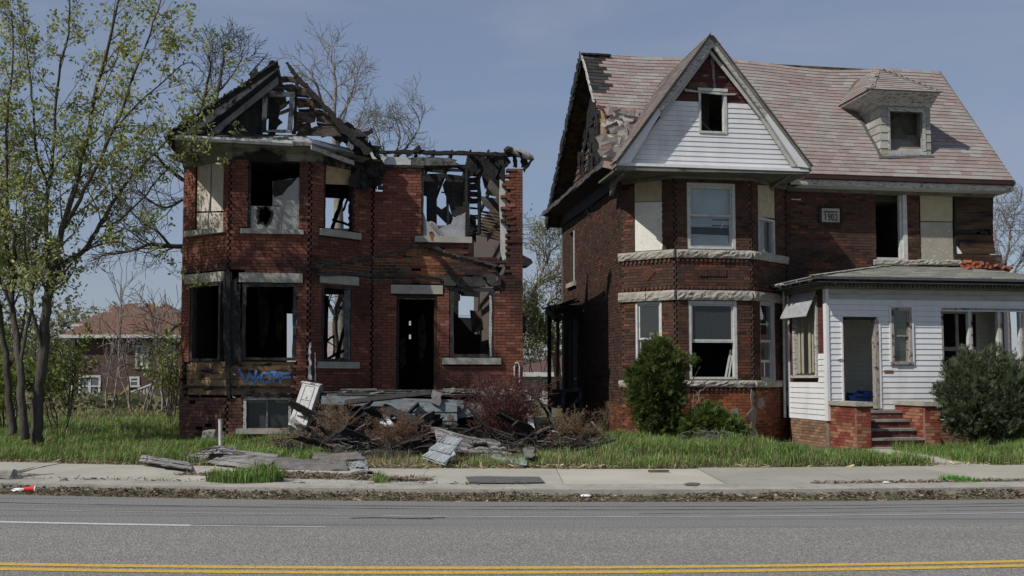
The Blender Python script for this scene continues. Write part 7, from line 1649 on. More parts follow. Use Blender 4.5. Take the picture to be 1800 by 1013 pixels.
b = MB(); b.trace(front(-1.2), [(560, 692), (920, 692), (930, 780), (560, 780)], 0, .05)
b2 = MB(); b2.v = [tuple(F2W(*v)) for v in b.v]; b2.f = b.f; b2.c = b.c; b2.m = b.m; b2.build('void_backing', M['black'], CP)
cp('post_stub', [((769, 690, -2.2), (765, 712, -2.25))], .2, .16, 'greywood', up=(0, -1, 0), n=3)
# curled roofing on the porch deck, right
def sheet(W_pts, name, label, m, cat='sheet', th=.02, parent=None, rows=5, wave=.03, seed=0, group=None, tabs=None):
    """a warped quad sheet from four corners, ragged edges"""
    r2 = random.Random(seed); A, B_, C_, D_ = [Vector(p) for p in W_pts]; n = rows; k = rows*2; g = []; ctr = (A+B_+C_+D_)/4
    nn = (B_-A).cross(D_-A).normalized()
    if nn.z < 0: nn = -nn
    for j in range(n+1):
        row = []
        for i in range(k+1):
            s, t = i/k, j/n; p = A.lerp(B_, s).lerp(D_.lerp(C_, s), t); e = (i in (0, k)) or (j in (0, n))
            p = p+nn*(wave*(math.sin(s*5+seed)+math.cos(t*4+seed*2))*.6+r2.gauss(0, wave*.25))+(Vector((r2.gauss(0, .02), r2.gauss(0, .02), 0)) if e else Vector((0, 0, 0))); row.append(p)
        g.append(row)
    b = MB(); vs = [p for r in g for p in r]; N_ = len(vs); K = k+1; vs2 = vs+[p-nn*th for p in vs]; fs = []
    for j in range(n):
        for i in range(k):
            a = j*K+i; fs.append((a, a+1, a+K+1, a+K)); fs.append((N_+a, N_+a+K, N_+a+K+1, N_+a+1))
    for i in range(k): fs.append((i, N_+i, N_+i+1, i+1)); a = n*K+i; fs.append((a, a+1, N_+a+1, N_+a))
    for j in range(n): a = j*K; fs.append((a, a+K, N_+a+K, N_+a)); a = j*K+k; fs.append((a, N_+a, N_+a+K, a+K))
    b.add(vs2, fs)
    if tabs:                                             # courses of overlapping shingles on the sheet
        for j in range(tabs):
            t0 = (j+.15)/tabs; t1 = (j+1.0)/tabs
            q = lambda s, t, h: A.lerp(B_, s).lerp(D_.lerp(C_, s), t)+nn*(h+wave*(math.sin(s*5+seed)+math.cos(t*4+seed*2))*.6)
            m_ = 14
            for i in range(m_):
                if r2.random() < .08: continue
                s0, s1 = (i+.04)/m_, (i+.96)/m_; hh = .02+r2.uniform(0, .025); b.hexa([q(s0, t0, .0), q(s1, t0, .0), q(s1, t1, .0), q(s0, t1, .0), q(s0, t0, hh), q(s1, t0, hh), q(s1, t1, .008), q(s0, t1, .008)])
    if parent: return b.build(name, M[m] if isinstance(m, str) else m, parent)
    return solo(name, b, M[m] if isinstance(m, str) else m, label, cat, tuple(ctr), group=group)
shg = mat('weathered_shingle_sheet', (.27, .255, .25), (.17, .16, .16), 7, .9, .9, 25, c3=(.07, .065, .062), s3=9, lo3=.52, hi3=.66, stretch=(.5, 1, 1))
shb = mat('bluish_grey_roofing_sheet', (.28, .31, .335), (.19, .21, .225), 4, .8, .6, 20, c3=(.09, .095, .10), s3=6, lo3=.6, hi3=.75)
sheet([F3(838, 692, -2.3), F3(925, 700, -2.5), F3(915, 690, -1.2), F3(865, 682, -1.0)], 'deck_roofing', None, shg, parent=CP, wave=.06, seed=2)
sheet([F3(775, 690, -1.8), F3(812, 690, -1.8), F3(800, 686, -1.0), F3(786, 684, -1.0)], 'deck_roofing', None, shg, parent=CP, wave=.04, seed=4)
b = MB()
arc = [(905, 686), (930, 690), (948, 704), (962, 724), (972, 748), (978, 772)]
for dd, mi in ((-2.3, 0), (-1.6, 0)):
    for (x0, y0), (x1, y1) in zip(arc, arc[1:]): b.board(F3(x0, y0, dd), F3(x1, y1, dd), .7, .02, (.3, 0, 1), .08, 2)
solo('curled_roofing', b, shb, 'blue grey curled roofing sheet bent over the right end of the collapsed porch', 'roofing sheet', tuple(F3(950, 720, -2)))
# white leaning pillar
p0, p1 = F3(548, 683, -1.75), F3(523, 757, -2.35)
PL = thing('fallen_pillar', 'white panelled square porch pillar leaning on the burnt house', 'pillar', tuple(p1))
b = MB(); b.board(p0, p1, .36, .32, (0, -1, .2)); b.build('shaft', M['whitepaint'], PL)
ax_ = (p1-p0).normalized(); sd_ = ax_.cross(Vector((0, -1, .2))).normalized(); nf = sd_.cross(ax_).normalized()
if nf.y > 0: nf = -nf
b = MB(); c0 = p0+nf*.162
for s_ in (-.10, .10): b.board(c0+sd_*s_+ax_*.06, c0+sd_*s_+ax_*.95, .012, .008, nf)
for f in (.06, .42): b.board(c0+sd_*-.1+ax_*f, c0+sd_*.1+ax_*f, .012, .008, nf)
b.board(c0+ax_*.34, c0+ax_*.38, .03, .01, nf); b.board(c0+ax_*.56+sd_*-.02, c0+ax_*.6+sd_*.03, .03, .01, nf); b.build('panel_groove', M['greywood'], PL)
b = MB(); b.board(p0-ax_*.03, p0+ax_*.02, .42, .36, (0, -1, .2), .1, 2); b.build('broken_cap', M['peel'], PL)
# heap of charred boards: each a board of its own
def ground_at(px, py): 
    return WZ(px, py, .22)
spec = [((512, 738), (572, 790), .16, 'greywood', 'long split grey board crossing down in front of the leaning pillar'), ((575, 782), (600, 800), .12, 'greywood', 'short grey board under the long split board'),
        ((606, 708), (758, 690), .12, 'char', 'long thin charred board laid across the porch front'), ((632, 740), (662, 722), .1, 'char', 'charred board stub pointing up right of the seedy weed'),
        ((672, 716), (742, 745), .2, 'char', 'wide charred board sloping down right across the porch skirting'), ((678, 738), (698, 724), .12, 'char', 'short charred board lying across the sloping one'),
        ((664, 733), (676, 748), .09, 'whitepaint', 'left of two short white broken boards in the heap'), ((674, 730), (688, 748), .09, 'whitepaint', 'right of two short white broken boards in the heap'),
        ((500, 792), (552, 772), .14, 'char', 'charred board low at the left end of the heap'), ((500, 778), (560, 756), .1, 'char', 'thin charred board above the low one at the heap left end'),
        ((604, 798), (640, 782), .14, 'greywood', 'grey board end beside the red weed bush'), ((640, 752), (685, 750), .08, 'char', 'level charred lath behind the weeds'),
        ((930, 728), (938, 768), .10, 'whitepaint', 'white splintered board standing in the right of the heap'), ((922, 776), (955, 784), .14, 'char', 'charred plank on the ground under the standing white board'),
        ((948, 778), (972, 748), .08, 'char', 'thin charred board slanting up at the right of the heap'), ((944, 800), (958, 780), .05, 'greywood', 'thin grey slat at the right end of the debris'),
        ((765, 770), (880, 792), .16, 'greywood', 'long weathered board sloping through the shingle debris'), ((880, 784), (975, 780), .06, 'greywood', 'long thin grey lath lying right of the red shrub'),
        ((966, 757), (1072, 782), .03, 'metal', 'thin straight pale metal rod lying across the brown weeds'), ((1040, 742), (1078, 784), .03, 'greywood', 'thin bare stick leaning at the flank of the brown house')]
for i, (a, c, w, m, lab) in enumerate(spec):
    Ya = 20.9 if a[1] < 745 else 20.2; Yc = 20.6 if c[1] < 745 else 19.9
    dboard('rubble_board' if m != 'metal' else 'metal_rod', lab, WY(a[0], a[1], Ya), WY(c[0], c[1], Yc), w, .04 if w > .05 else .02, m, jag=.1, up=(rr.uniform(-.3, .3), -.7, .6), cat='board' if m != 'metal' else 'rod')
# the same kind many times over: interchangeable charred lengths
M['debriswood'] = mat('sooty_grey_wood', (.15, .14, .13), (.07, .065, .06), 5, .9, .8, 30, c3=(.025, .024, .023), s3=7, lo3=.5, hi3=.64)
protos = []
for i in range(3):
    b = MB(); L_ = (2.1, 1.0, 1.5)[i]; b.board((-L_/2, 0, 0), (L_/2, 0, 0), (.15, .12, .16)[i], .035, (0, 0, 1), .14, 8); me = b.build('loose_board', M[('char', 'char', 'debriswood')[i]]); protos.append(me)
first = [True]*3
zones = (((545, 610), (772, 806), 18, 'at the left end of the heap, below the leaning pillar'), ((570, 690), (748, 806), 34, 'in the middle of the heap among brown weeds'), ((680, 770), (738, 800), 26, 'in the heap below the blue grey porch skirting'), ((860, 1030), (760, 800), 20, 'at the right end of the heap, beside the red shrub'))
kinds = ('long charred board', 'short charred board', 'grey weathered board'); i = 0
for (xa, xb), (ya, yb), cnt, where in zones:
    for j in range(cnt):
        k = (0, 1, 0, 2, 1)[i % 5]; i += 1; o = protos[k] if first[k] else protos[k].copy()
        if not first[k]: C.objects.link(o)
        first[k] = False; x = rr.uniform(xa, xb); y = rr.uniform(ya, yb); Yd = 19.0+(808-y)/60*1.9; o.location = WY(x, y, Yd)
        o.rotation_euler = (rr.uniform(-1.1, .1), rr.gauss(0, .3), rr.gauss(0, .6)); tag(o, kinds[k]+' '+where, 'board', kinds[k]+'s lying loose '+where.split(',')[0])
# shingle sheets
q = lambda px, py, z=.2: WZ(px, py, z)
sheet([WZ(322, 808, .18), WZ(470, 828, .16), WY(488, 799, 17.5), WY(362, 787, 17.5)], 'shingle_sheet', 'big grey shingled roof sheet lying on the verge behind the grass clump', shg, 'roofing sheet', wave=.05, seed=3, tabs=4)
sheet([WY(350, 800, 17.4), WY(432, 798, 17.4), WY(408, 784, 17.7), WY(375, 784, 17.7)], 'shingle_sheet', 'small peaked shingle piece on top of the big grey roof sheet', shg, 'roofing sheet', wave=.03, seed=6, tabs=2)
sheet([WZ(245, 812, .2), WZ(338, 826, .2), WY(330, 812, 17.2), WY(252, 801, 17.3)], 'shingle_sheet', 'narrow pale shingle strip at the left end on the sidewalk edge', shg, 'roofing sheet', wave=.04, seed=7, tabs=2)
sheet([WZ(480, 822, .17), WZ(610, 824, .17), WY(606, 810, 17.4), WY(480, 804, 17.4)], 'roofing_sheet', 'dark flat roofing strip right of the big shingled sheet', mat('dark_grey_strip', (.17, .16, .155), (.10, .095, .092), 4, .9, .5, 25), 'roofing sheet', wave=.025, seed=8)
sheet([WZ(548, 808, .22), WZ(642, 808, .24), WY(628, 794, 17.8), WY(552, 795, 17.8)], 'roofing_sheet', 'brownish grey torn roofing panel below the weeds', mat('brown_grey_panel', (.16, .145, .135), (.10, .09, .085), 4, .9, .5, 25), 'roofing sheet', wave=.02, seed=9)
sheet([WZ(575, 832, .14), WZ(668, 832, .15), WY(650, 823, 17.3), WY(578, 821, 17.3)], 'roofing_sheet', 'ragged roofing strip with pale patches out on the sidewalk', mat('patchy_strip', (.10, .095, .092), (.05, .048, .047), 4, .9, .8, 25, c3=(.42, .42, .42), s3=5, lo3=.56, hi3=.64), 'roofing sheet', wave=.03, seed=10)
sheet([WZ(610, 818, .18), WZ(648, 820, .18), WY(640, 806, 18.0), WY(612, 804, 18.0)], 'roofing_sheet', 'small bluish scrap of roofing beside the torn panel', shb, 'roofing sheet', wave=.03, seed=11)
# the curled blue grey sheet: a folded ridge strip
A0, A1 = WZ(741, 806, .2), WZ(780, 817, .2); B0, B1 = WY(782, 768, 17.9), WY(814, 772, 17.7)
sheet([A0, A1, B1, B0], 'curled_sheet', 'blue grey folded roofing sheet leaning on the debris by the sidewalk', shb, 'roofing sheet', wave=.025, seed=1, rows=7, tabs=3)
sheet([WY(775, 792, 18.7), WY(900, 796, 18.7), WY(868, 776, 19.3), WY(762, 756, 19.6)], 'shingle_sheet', 'grey shingle slope lying left of the red shrub', shg, 'roofing sheet', wave=.05, seed=14, tabs=4)
sheet([WZ(868, 806, .22), WZ(928, 818, .2), WY(920, 802, 18.8), WY(862, 794, 19.0)], 'roofing_sheet', 'flat bluish grey strip in the grass below the red shrub', shb, 'roofing sheet', wave=.03, seed=15)
sheet([WZ(922, 802, .3), WZ(940, 804, .3), WY(940, 786, 18.9), WY(920, 787, 18.9)], 'roofing_sheet', 'small square grey scrap at the right of the debris', mat('grey_scrap', (.17, .165, .16), (.11, .105, .10), 4, .9), 'roofing sheet', wave=.01, seed=16)
# fine splinters
rs = np.random.RandomState(9); n = 5200; x = rs.uniform(0, 1, n); 
def splinters(name, label, poly, n, size, cols, seed, zh):
    return litter(name, poly, n, size, cols, seed, .2, zh, label, slope=lambda a, c: gz(a, c)+.01)
a = WZ(500, 812, .2); 
splinters('splinters', 'fine black and grey splintered wood filling the debris heap', [(-4.3, 18.3), (1.6, 18.5), (2.0, 22.3), (-4.2, 22.3)], 9000, .16, ((.03, .03, .03), (.06, .055, .05), (.15, .14, .13), (.10, .07, .05), (.02, .02, .02)), 71, .32)
mb = MB()                                            # mound of ash and rubble under the boards
gx_ = [-4.6+.25*i for i in range(28)]; gy_ = [18.2+.25*j for j in range(18)]
hf = lambda x, y: gz(x, y)-.03+max(0, (.42+.15*fbm(x*1.3, y*1.3))*math.exp(-((x+2.6)/1.5)**2-((y-20.8)/1.5)**2)+.28*math.exp(-((x-.6)/1.3)**2-((y-21.2)/1.0)**2)-.02)
mb.add([(x, y, hf(x, y)) for y in gy_ for x in gx_], [(j*28+i, j*28+i+1, (j+1)*28+i+1, (j+1)*28+i) for j in range(17) for i in range(27)])
tag(solo('ash_mound', mb, mat('ash_and_rubble', (.045, .042, .038), (.025, .024, .023), 3, .95, 1, 10, c3=(.12, .11, .10), s3=9, lo3=.6, hi3=.7), 'dark mound of ash and rubble under the fallen boards', 'rubble', (-1.5, 20.5, .2)), kind='stuff')
# metal post, stone, litter on the ground
b = MB(); p = WY(388, 812, 18.6); t = WY(387, 738, 18.6); b.tube([(p.x, p.y, .1), (t.x, t.y, t.z)], .032, 10); PO = thing('metal_post', 'short pale metal pipe post standing in the grass', 'post', (p.x, p.y, .15)); b.build('pipe', M['gutter'], PO)
b = MB(); b.tube([(t.x, t.y, t.z), (t.x, t.y, t.z+.015)], .036, 10); b.build('cap', M['metal'], PO)
def rock(name, label, c, r, m, seed, cat='stone', sq=(1, .7, .6), group=None):
    import bmesh
    bm = bmesh.new(); bmesh.ops.create_icosphere(bm, subdivisions=2, radius=1)
    for v in bm.verts:
        d = v.co.normalized(); k = 1+.35*noise.noise(d*1.7+Vector((seed, 0, 0))); q_ = Vector((math.copysign(abs(d.x)**.6, d.x)*sq[0], math.copysign(abs(d.y)**.6, d.y)*sq[1], math.copysign(abs(d.z)**.6, d.z)*sq[2])); v.co = q_*r*k
    me = bpy.data.meshes.new(name); bm.to_mesh(me); bm.free(); me.materials.append(M[m] if isinstance(m, str) else m); o = bpy.data.objects.new(name, me); C.objects.link(o); o.location = c; return tag(o, label, cat, group)
rock('concrete_chunk', 'grey concrete chunk at the foot of the burnt house wall', WY(368, 764, 21.8), .17, 'kerb', 3)
rock('concrete_chunk', 'broken concrete lump with twigs on the sidewalk at the far left, larger piece', WZ(12, 836, .18)+Vector((0, 0, .02)), .13, 'kerb', 5)
rock('concrete_chunk', 'smaller broken concrete lump beside the larger one on the left sidewalk', WZ(24, 838, .16), .10, 'kerb', 8)
rock('stone', 'small pale stone in the joint of the left sidewalk', WZ(112, 843, .15), .05, 'kerb', 9)
b = MB()
for i in range(9): p = WZ(rr.uniform(10, 50), rr.uniform(832, 842), .15); b.tube([p, p+Vector((rr.uniform(.1, .5), rr.uniform(-.15, .1), rr.uniform(0, .12)))], .006, 4)
tag(solo('twigs', b, M['greywood'], 'dry twigs round the concrete lumps on the left sidewalk', 'twigs', tuple(WZ(28, 838, .15))), kind='stuff')
CU = thing('paper_cup', 'crushed red plastic cup in the gutter at the left', 'cup', tuple(WZ(52, 862, .03)))
c = WZ(52, 860, .07); b = MB(); b.tube([c-Vector((.07, 0, 0)), c+Vector((.07, .02, .0))], [.028, .042], 12); b.build('body', M['red'], CU)
b = MB(); b.tube([c+Vector((.068, .02, 0)), c+Vector((.08, .02, 0))], [.043, .045], 12); b.build('rim', M['litterwhite'], CU)
def crumple(name, label, c, s, m, seed, cat='litter', group=None): return rock(name, label, c, s, m, seed, cat, (1.2, .7, .35), group)
crumple('crumpled_paper', 'white scrap of paper beside the red cup in the gutter', WZ(33, 861, .05), .07, 'litterwhite', 11)
crumple('crumpled_paper', 'small white scrap in the gutter below the sidewalk crack', WZ(218, 861, .06), .035, 'litterwhite', 12)
crumple('crumpled_leaf', 'red brown crumpled leaf in the gutter in front of the grass clump', WZ(327, 866, .04), .06, mat('red_leaf', (.30, .07, .04), None), 13)
crumple('crumpled_paper', 'crushed red and white packet in the gutter near the asphalt patch', WZ(1030, 872, .05), .06, 'litterwhite', 14)
crumple('crumpled_paper', 'white scrap caught in the gutter weeds in front of the conical evergreen', WZ(1298, 866, .06), .04, 'litterwhite', 15)
crumple('crumpled_paper', 'white scrap lying on the right sidewalk', WZ(1558, 848, .15), .035, 'litterwhite', 16)
b = MB(); b.board(WZ(1140, 828, .16), WZ(1176, 828, .16), .05, .03, (0, 0, 1), .15, 4); solo('wood_scrap', b, M['charbrown'], 'reddish wood scrap on the right sidewalk by the grass', 'wood scrap', tuple(WZ(1158, 828, .16)))
b = MB(); b.add([WZ(x, y, .143) for x, y in ((1202, 850), (1214, 848), (1232, 849), (1226, 853), (1206, 853))], [(4, 3, 2, 1, 0)]); b.v = b.v; o = b.build('cover_plate', mat('dull_iron', (.09, .07, .06), (.14, .10, .08), 12, .8)); tag(o, 'small flat dark iron cover plate set in the right sidewalk', 'plate')
# fallen bricks on the porch roof: one brick copied
b = MB(); b.box((-.10, -.05, -.032), (.10, .05, .032)); br0 = b.build('loose_brick', mat('loose_brick_red', (.28, .095, .05), (.2, .06, .04), 6, .9, .5, 30))
tanp = (zwt-zer)/(-.02-Ed)
for i in range(26):
    o = br0 if i == 0 else br0.copy()
    if i: C.objects.link(o)
    x = rr.triangular(1688, 1758, 1722) if i < 22 else (1703, 1768, 1696, 1775)[i-22]; dd = -.22-abs(rr.gauss(0, .12))-(.35 if i in (22, 23) else 0); u_ = uu(x, dd); z = zer+tanp*(dd-Ed)+.05+(rr.random()*.11 if i < 14 else 0)
    o.location = F2W(u_, dd, z); o.rotation_euler = (rr.uniform(-.5, .5), rr.uniform(-.4, .4), rr.uniform(0, 3)); tag(o, 'loose orange red brick fallen on the porch roof', 'brick', 'loose bricks fallen on the porch roof')
# blue bundles in the porch doorway
o = thing('blue_tarp', 'crumpled blue tarp lying inside the porch doorway', 'tarp', F2W(uu(1522, -1.9), -1.9, PF), group=None); b = MB(); Wt = front(-1.9); rr2 = random.Random(2)
for (x, y, w, h) in ((1505, 712, 28, 14), (1512, 704, 34, 14), (1518, 697, 30, 10), (1530, 692, 16, 8)):
    P4 = [Wt.pt(x-w/2, y+h/2), Wt.pt(x+w/2, y+h/2), Wt.pt(x+w/2+2, y-h/2), Wt.pt(x-w/2-3, y-h/2)]
    Q = [Vector(p)+Vector((rr2.uniform(-.02, .02), 0, rr2.uniform(-.02, .02))) for p in P4]; b.prism(Q, (0, .35, .03))
b2 = MB(); b2.v = [tuple(F2W(*v)) for v in b.v]; b2.f = b.f; b2.c = b.c; b2.m = b.m; b2.build('fabric', M['blue'], o)

# ================================================================= BACKGROUND
# brown roofed house beyond the empty lot
YB = 58.0; k = YB/1800
HB = thing('distant_house', 'dark brick house with brown hipped roof beyond the empty lot', 'house', (WY(230, 700, YB).x, YB, .2))
p = lambda x, y, Yd=YB: WY(x, y, Yd)
dkbk = mat('hazed_mauve_brick', (.105, .062, .055), (.07, .042, .038), 1.3, .9, .3, 8, c3=(.14, .08, .065), s3=6, lo3=.58, hi3=.7, stretch=(.5, 1, 2))  # brick colour lightened slightly to stand in for distance haze
x0, x1 = p(128, 600).x, p(330, 600).x; zt = p(200, 590).z
b = MB(); b.box((x0, YB, 0), (x1, YB+8, zt)); b.build('wall', dkbk, HB)
zr_ = p(230, 533, YB+3.5).z; e = .5
R0, R1 = (x0-e, YB-e), (x1+e, YB+8+e); ra, rb_ = p(222, 533, YB+3.5).x, p(290, 533, YB+3.5).x
b = MB(); b.add([(x0-e, YB-e, zt), (x1+e, YB-e, zt), (x1+e, YB+8.5, zt), (x0-e, YB+8.5, zt), (ra, YB+3.7, zr_), (rb_, YB+3.7, zr_)], [(0, 1, 5, 4), (1, 2, 5), (2, 3, 4, 5), (3, 0, 4), (3, 2, 1, 0)]); rf = b.build('roof', M['roofbrown'], HB)
b = MB(); b.box((x0-e-.03, YB-e-.05, zt-.16), (x1+e, YB-e+.05, zt+.03)); b.box((x0-e-.05, YB-e+.05, zt-.16), (x0-e+.05, YB+8, zt+.03)); b.build('eave_trim', M['whitepaint'], HB)
b = MB(); a = p(200, 548, YB+4); b.box((a.x-.3, YB+4, a.z-1), (a.x+.1, YB+4.4, a.z+.3)); b.build('chimney', mat('far_chimney_brick', (.3, .16, .1), None), rf)
for x, y in ((250, 536), (280, 536)): b = MB(); a = p(x, y, YB+3.2); b.box((a.x-.2, YB+3.1, a.z-.12), (a.x+.2, YB+3.4, a.z+.1)); b.build('vent', M['whitepaint'], rf)
b = MB(); a = p(157, 572, YB+5); c = p(212, 572, YB+5); t_ = p(182, 549, YB+7); b.add([(a.x-.6, YB+4, a.z), (c.x+2, YB+4, a.z), (c.x+2, YB+10, a.z), (a.x-.6, YB+10, a.z), (t_.x, YB+7, t_.z), (c.x+1, YB+7, t_.z)], [(0, 1, 5, 4), (1, 2, 5), (2, 3, 4, 5), (3, 0, 4), (3, 2, 1, 0)]); b.box((a.x-.3, YB+4.3, a.z-1.5), (c.x+1.5, YB+9, a.z-.01)); b.build('rear_roof', M['roofbrown'], HB)
b = MB(); b.box((a.x-.65, YB+3.95, a.z-.12), (c.x+2, YB+4.05, a.z+.02)); b.build('eave_trim', M['whitepaint'], HB)
b = MB(); b.box((x0+.0, YB-.08, 0), (x0+.13, YB-.01, zt-.16)); b.build('downpipe', M['gutter'], HB)
def farwin(x0_, y0_, x1_, y1_, mull=True):
    a = p(x0_, y1_); c = p(x1_, y0_); b = MB(); w = .12
    b.box((a.x, YB-.06, a.z), (a.x+w, YB+.02, c.z)); b.box((c.x-w, YB-.06, a.z), (c.x, YB+.02, c.z)); b.box((a.x+w, YB-.06, c.z-w), (c.x-w, YB+.02, c.z)); b.box((a.x-.05, YB-.1, a.z-.06), (c.x+.05, YB+.02, a.z+.04)); m_ = (a.z+c.z)/2; b.box((a.x+w, YB-.05, m_-.04), (c.x-w, YB+.01, m_+.04))
    if mull: mx = (a.x+c.x)/2; b.box((mx-.07, YB-.055, a.z+.04), (mx+.07, YB+.015, m_-.04)); b.box((mx-.07, YB-.055, m_+.04), (mx+.07, YB+.015, c.z-w))
    f = b.build('window', M['whitepaint'], HB); b = MB(); b.box((a.x+w, YB-.02, a.z), (c.x-w, YB-.015, c.z-w)); b.build('window_pane', mat('far_pane', (.10, .11, .125), None, rough=.3, spec=.5), f)
farwin(138, 660, 178, 698); farwin(238, 607, 262, 647); farwin(292, 607, 308, 640, False); farwin(227, 662, 246, 679, False)
b = MB(); a = p(225, 707, YB-1.6); c = p(268, 680, YB-1.6)
for i in range(9): x = a.x+(c.x-a.x)*i/8; b.box((x, YB-1.6, .2), (x+.06, YB-1.55, a.z+.5+.45*i/8))
b.board((a.x, YB-1.6, a.z+.5), (c.x, YB-1.6, a.z+1.0), .08, .08, (0, 1, 0)); b.build('stair_rail', M['whitepaint'], HB)
b = MB(); b.board(WY(192, 716, 40), WY(226, 682, 40), .12, .05, (0, -1, 0)); solo('yellow_board', b, mat('yellow_board', (.42, .31, .08), (.3, .21, .06), 4), 'yellow board propped slantwise in the weeds before the distant house', 'board', tuple(WY(209, 700, 40)))
# white garage between the houses
YG = 50.0; x0, x1 = WY(880, 700, YG).x, WY(1010, 700, YG).x; zt = WY(950, 655, YG).z
HG = thing('garage', 'low white sided garage with brown roof between the two houses', 'garage', ((x0+x1)/2, YG, .2))
b = MB(); Wg_ = None
b.box((x0, YG+.05, 0), (x1, YG+6, zt)); b.build('wall', mat('garage_white', (.40, .42, .42), (.33, .35, .35), 3, .8), HG)
b = MB(); z = .3
while z < zt-.3: b.hexa([(x0, YG, z), (x1, YG, z), (x1, YG+.05, z), (x0, YG+.05, z), (x0, YG+.03, z+.2), (x1, YG+.03, z+.2), (x1, YG+.05, z+.2), (x0, YG+.05, z+.2)]); z += .205
b.build('siding', mat('garage_white_siding', (.42, .44, .44), (.36, .38, .38), 3, .8), HG)
b = MB(); zrg = WY(985, 628, YG+3).z; xr = WY(985, 628, YG+3).x; b.add([(x0-.4, YG-.4, zt), (x1+.6, YG-.4, zt), (x1+.6, YG+6.4, zt), (x0-.4, YG+6.4, zt), (xr, YG+3, zrg), (x1, YG+3, zrg)], [(0, 1, 5, 4), (1, 2, 5), (2, 3, 4, 5), (3, 0, 4), (3, 2, 1, 0)]); b.build('roof', mat('garage_roof', (.105, .06, .05), (.075, .045, .04), 3), HG)
b = MB(); b.box((x0-.42, YG-.45, zt-.2), (x1+.6, YG-.35, zt+.02)); b.build('eave_trim', M['gutter'], HG)
a = WY(957, 700, YG); c = WY(990, 671, YG); b = MB(); b.box((a.x-.1, YG-.05, a.z), (a.x, YG-.0, c.z+.08)); b.box((a.x, YG-.05, c.z), (c.x, YG-.0, c.z+.08)); f = b.build('window', M['whitepaint'], HG); b = MB(); b.box((a.x, YG-.03, a.z), (c.x, YG-.02, c.z)); b.build('window_pane', mat('khaki_board', (.22, .21, .15), (.15, .15, .1), 3), f)
# low roof seen through the ground floor window of the burnt house
YL = 52.0; a = WY(530, 640, YL); c = WY(660, 561, YL)
HL = thing('low_house', 'low grey roofed house visible through the burnt ground floor windows', 'house', ((a.x+c.x)/2, YL, .2))
b = MB(); b.box((a.x, YL, 0), (c.x, YL+8, a.z)); b.build('wall', mat('low_house_wall', (.25, .23, .2), (.18, .16, .14), 3), HL)
b = MB(); b.prism([(a.x-.5, YL-.5, a.z-.1), (c.x+.5, YL-.5, a.z-.1), (c.x+.5, YL+4, c.z), (a.x-.5, YL+4, c.z)], (0, 0, .1)); b.build('roof', mat('low_house_roof', (.24, .22, .21), (.16, .145, .14), 5, stretch=(1, 1, 3)), HL)
# wires
wm_ = mat('wire', (.03, .03, .03), None)
for i, (y0, y1) in enumerate(((394, 391), (399, 402), (404, 408), (412, 405), (420, 421))):
    A_ = WY(700, y0+8, 62); B_ = WY(1000, y0, 60); C_ = WY(1900, y1-60+i*14, 56); b = MB(); pts = []
    for q_ in range(25): t = q_/24; x = A_.x+(C_.x-A_.x)*t; z = B_.z+(x-B_.x)*((C_.z-B_.z)/(C_.x-B_.x)*(1 if x > B_.x else .25)); pts.append((x, 60, z))
    b.tube(pts, .014, 4); solo('power_line', b, wm_, ('topmost', 'second from top', 'middle', 'second from bottom', 'lowest')[i]+' of the five thin power lines between the two houses', 'wire', tuple(B_), group='power lines strung behind the houses')
for y in (556, 568):
    b = MB(); b.tube([WY(700, y, 60), WY(900, y-1, 60), WY(1100, y-2, 60)], .014, 4); solo('power_line', b, wm_, ('upper' if y == 556 else 'lower')+' of two low wires seen through the gap between the houses', 'wire', tuple(WY(900, y, 60)), group='low wires behind the houses')
b = MB(); a = WY(240, 690, 60); b.tube([(a.x, 75, 0), (a.x, 75, 8.5)], .12, 8); PP_ = thing('utility_pole', 'thin utility pole far off behind the big tree', 'pole', (a.x, 75, .2)); 
b.build('pole', M['bark'], PP_); b = MB(); b.box((a.x-.8, 74.95, 7.8), (a.x+.8, 75.05, 7.95)); b.build('crossarm', M['bark'], PP_)
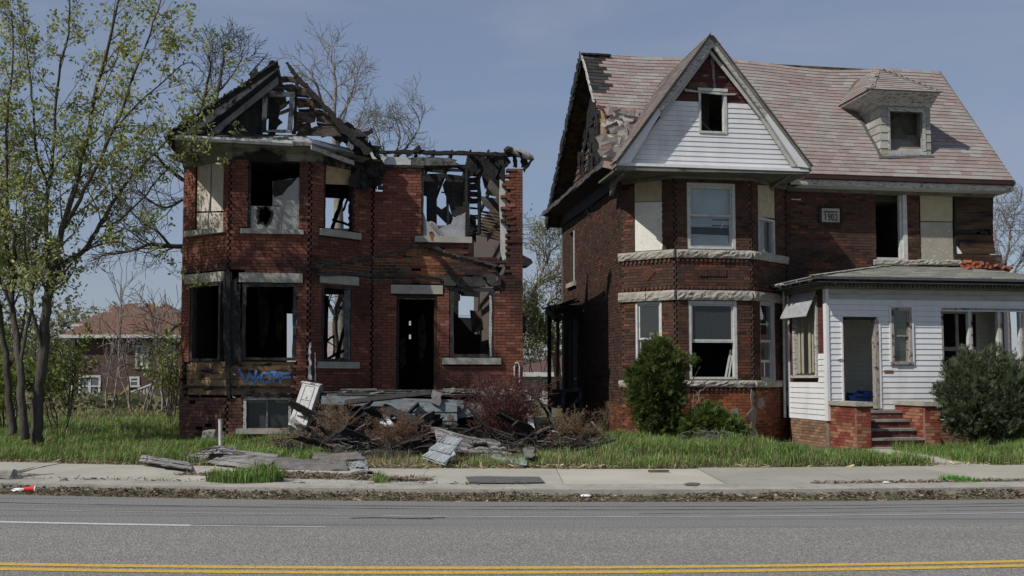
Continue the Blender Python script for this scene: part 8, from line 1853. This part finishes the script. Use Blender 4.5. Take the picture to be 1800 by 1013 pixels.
# far woods: hazy thickets in the distance
def wood(name, label, x0, x1, Yd, z0, h, n, seed, cols):
    rs = np.random.RandomState(seed); x = rs.uniform(x0, x1, n); y = Yd+rs.uniform(-4, 4, n); top = h*(.55+.6*vnoise(x+300, y, 4.0, seed)); z = z0+top*rs.rand(n)**.8
    c = np.stack([x, y, z], 1); a = rs.normal(size=(n, 3)); a /= np.linalg.norm(a, axis=1)[:, None]; b = np.cross(a, rs.normal(size=(n, 3))); b /= np.linalg.norm(b, axis=1)[:, None]; s = rs.uniform(.08, .3, (n, 1)); Q = np.stack([c-a*s, c-b*s*.5, c+a*s, c+b*s*.5], 1)
    m2 = n//5; x = rs.uniform(x0, x1, m2); zz0 = rs.uniform(0, h*.5, m2); d = np.stack([rs.normal(0, .1, m2)*h, rs.normal(0, .1, m2)*h, rs.uniform(.12, .4, m2)*h], 1); c2 = np.stack([x, Yd+rs.uniform(-4, 4, m2), zz0], 1); w = np.array([.035, 0, 0]); Q2 = np.stack([c2-w, c2+w, c2+d+w*.4, c2+d-w*.4], 1)
    col = np.array(cols)[rs.randint(0, len(cols), n)]*rs.uniform(.7, 1.2, (n, 1)); o = npmesh(name, [Q, Q2], [col, np.tile(np.array([[.10, .09, .08]]), (m2, 1))], M['leaf']); return tag(o, label, 'woods', kind='stuff')
wood('distant_woods', 'hazy spring thicket behind the big tree at the left', -48, -26, 78, .2, 7.5, 9000, 81, ((.16, .17, .08), (.20, .2, .1), (.12, .12, .08)))
wood('distant_woods', 'green brush line at the left edge beyond the empty lot', -28, -20.8, 44, .2, 3.2, 6000, 82, ((.13, .17, .05), (.17, .2, .07), (.09, .12, .04)))
wood('distant_woods', 'low tree line glimpsed behind the houses', -8, 40, 95, .2, 6.0, 15000, 83, ((.15, .16, .09), (.19, .19, .11), (.12, .12, .08)))
wood('distant_woods', 'dry grey brush in front of the distant house', -22, -10.6, 40, .2, .75, 6000, 84, ((.25, .22, .15), (.2, .17, .12), (.17, .19, .09)))
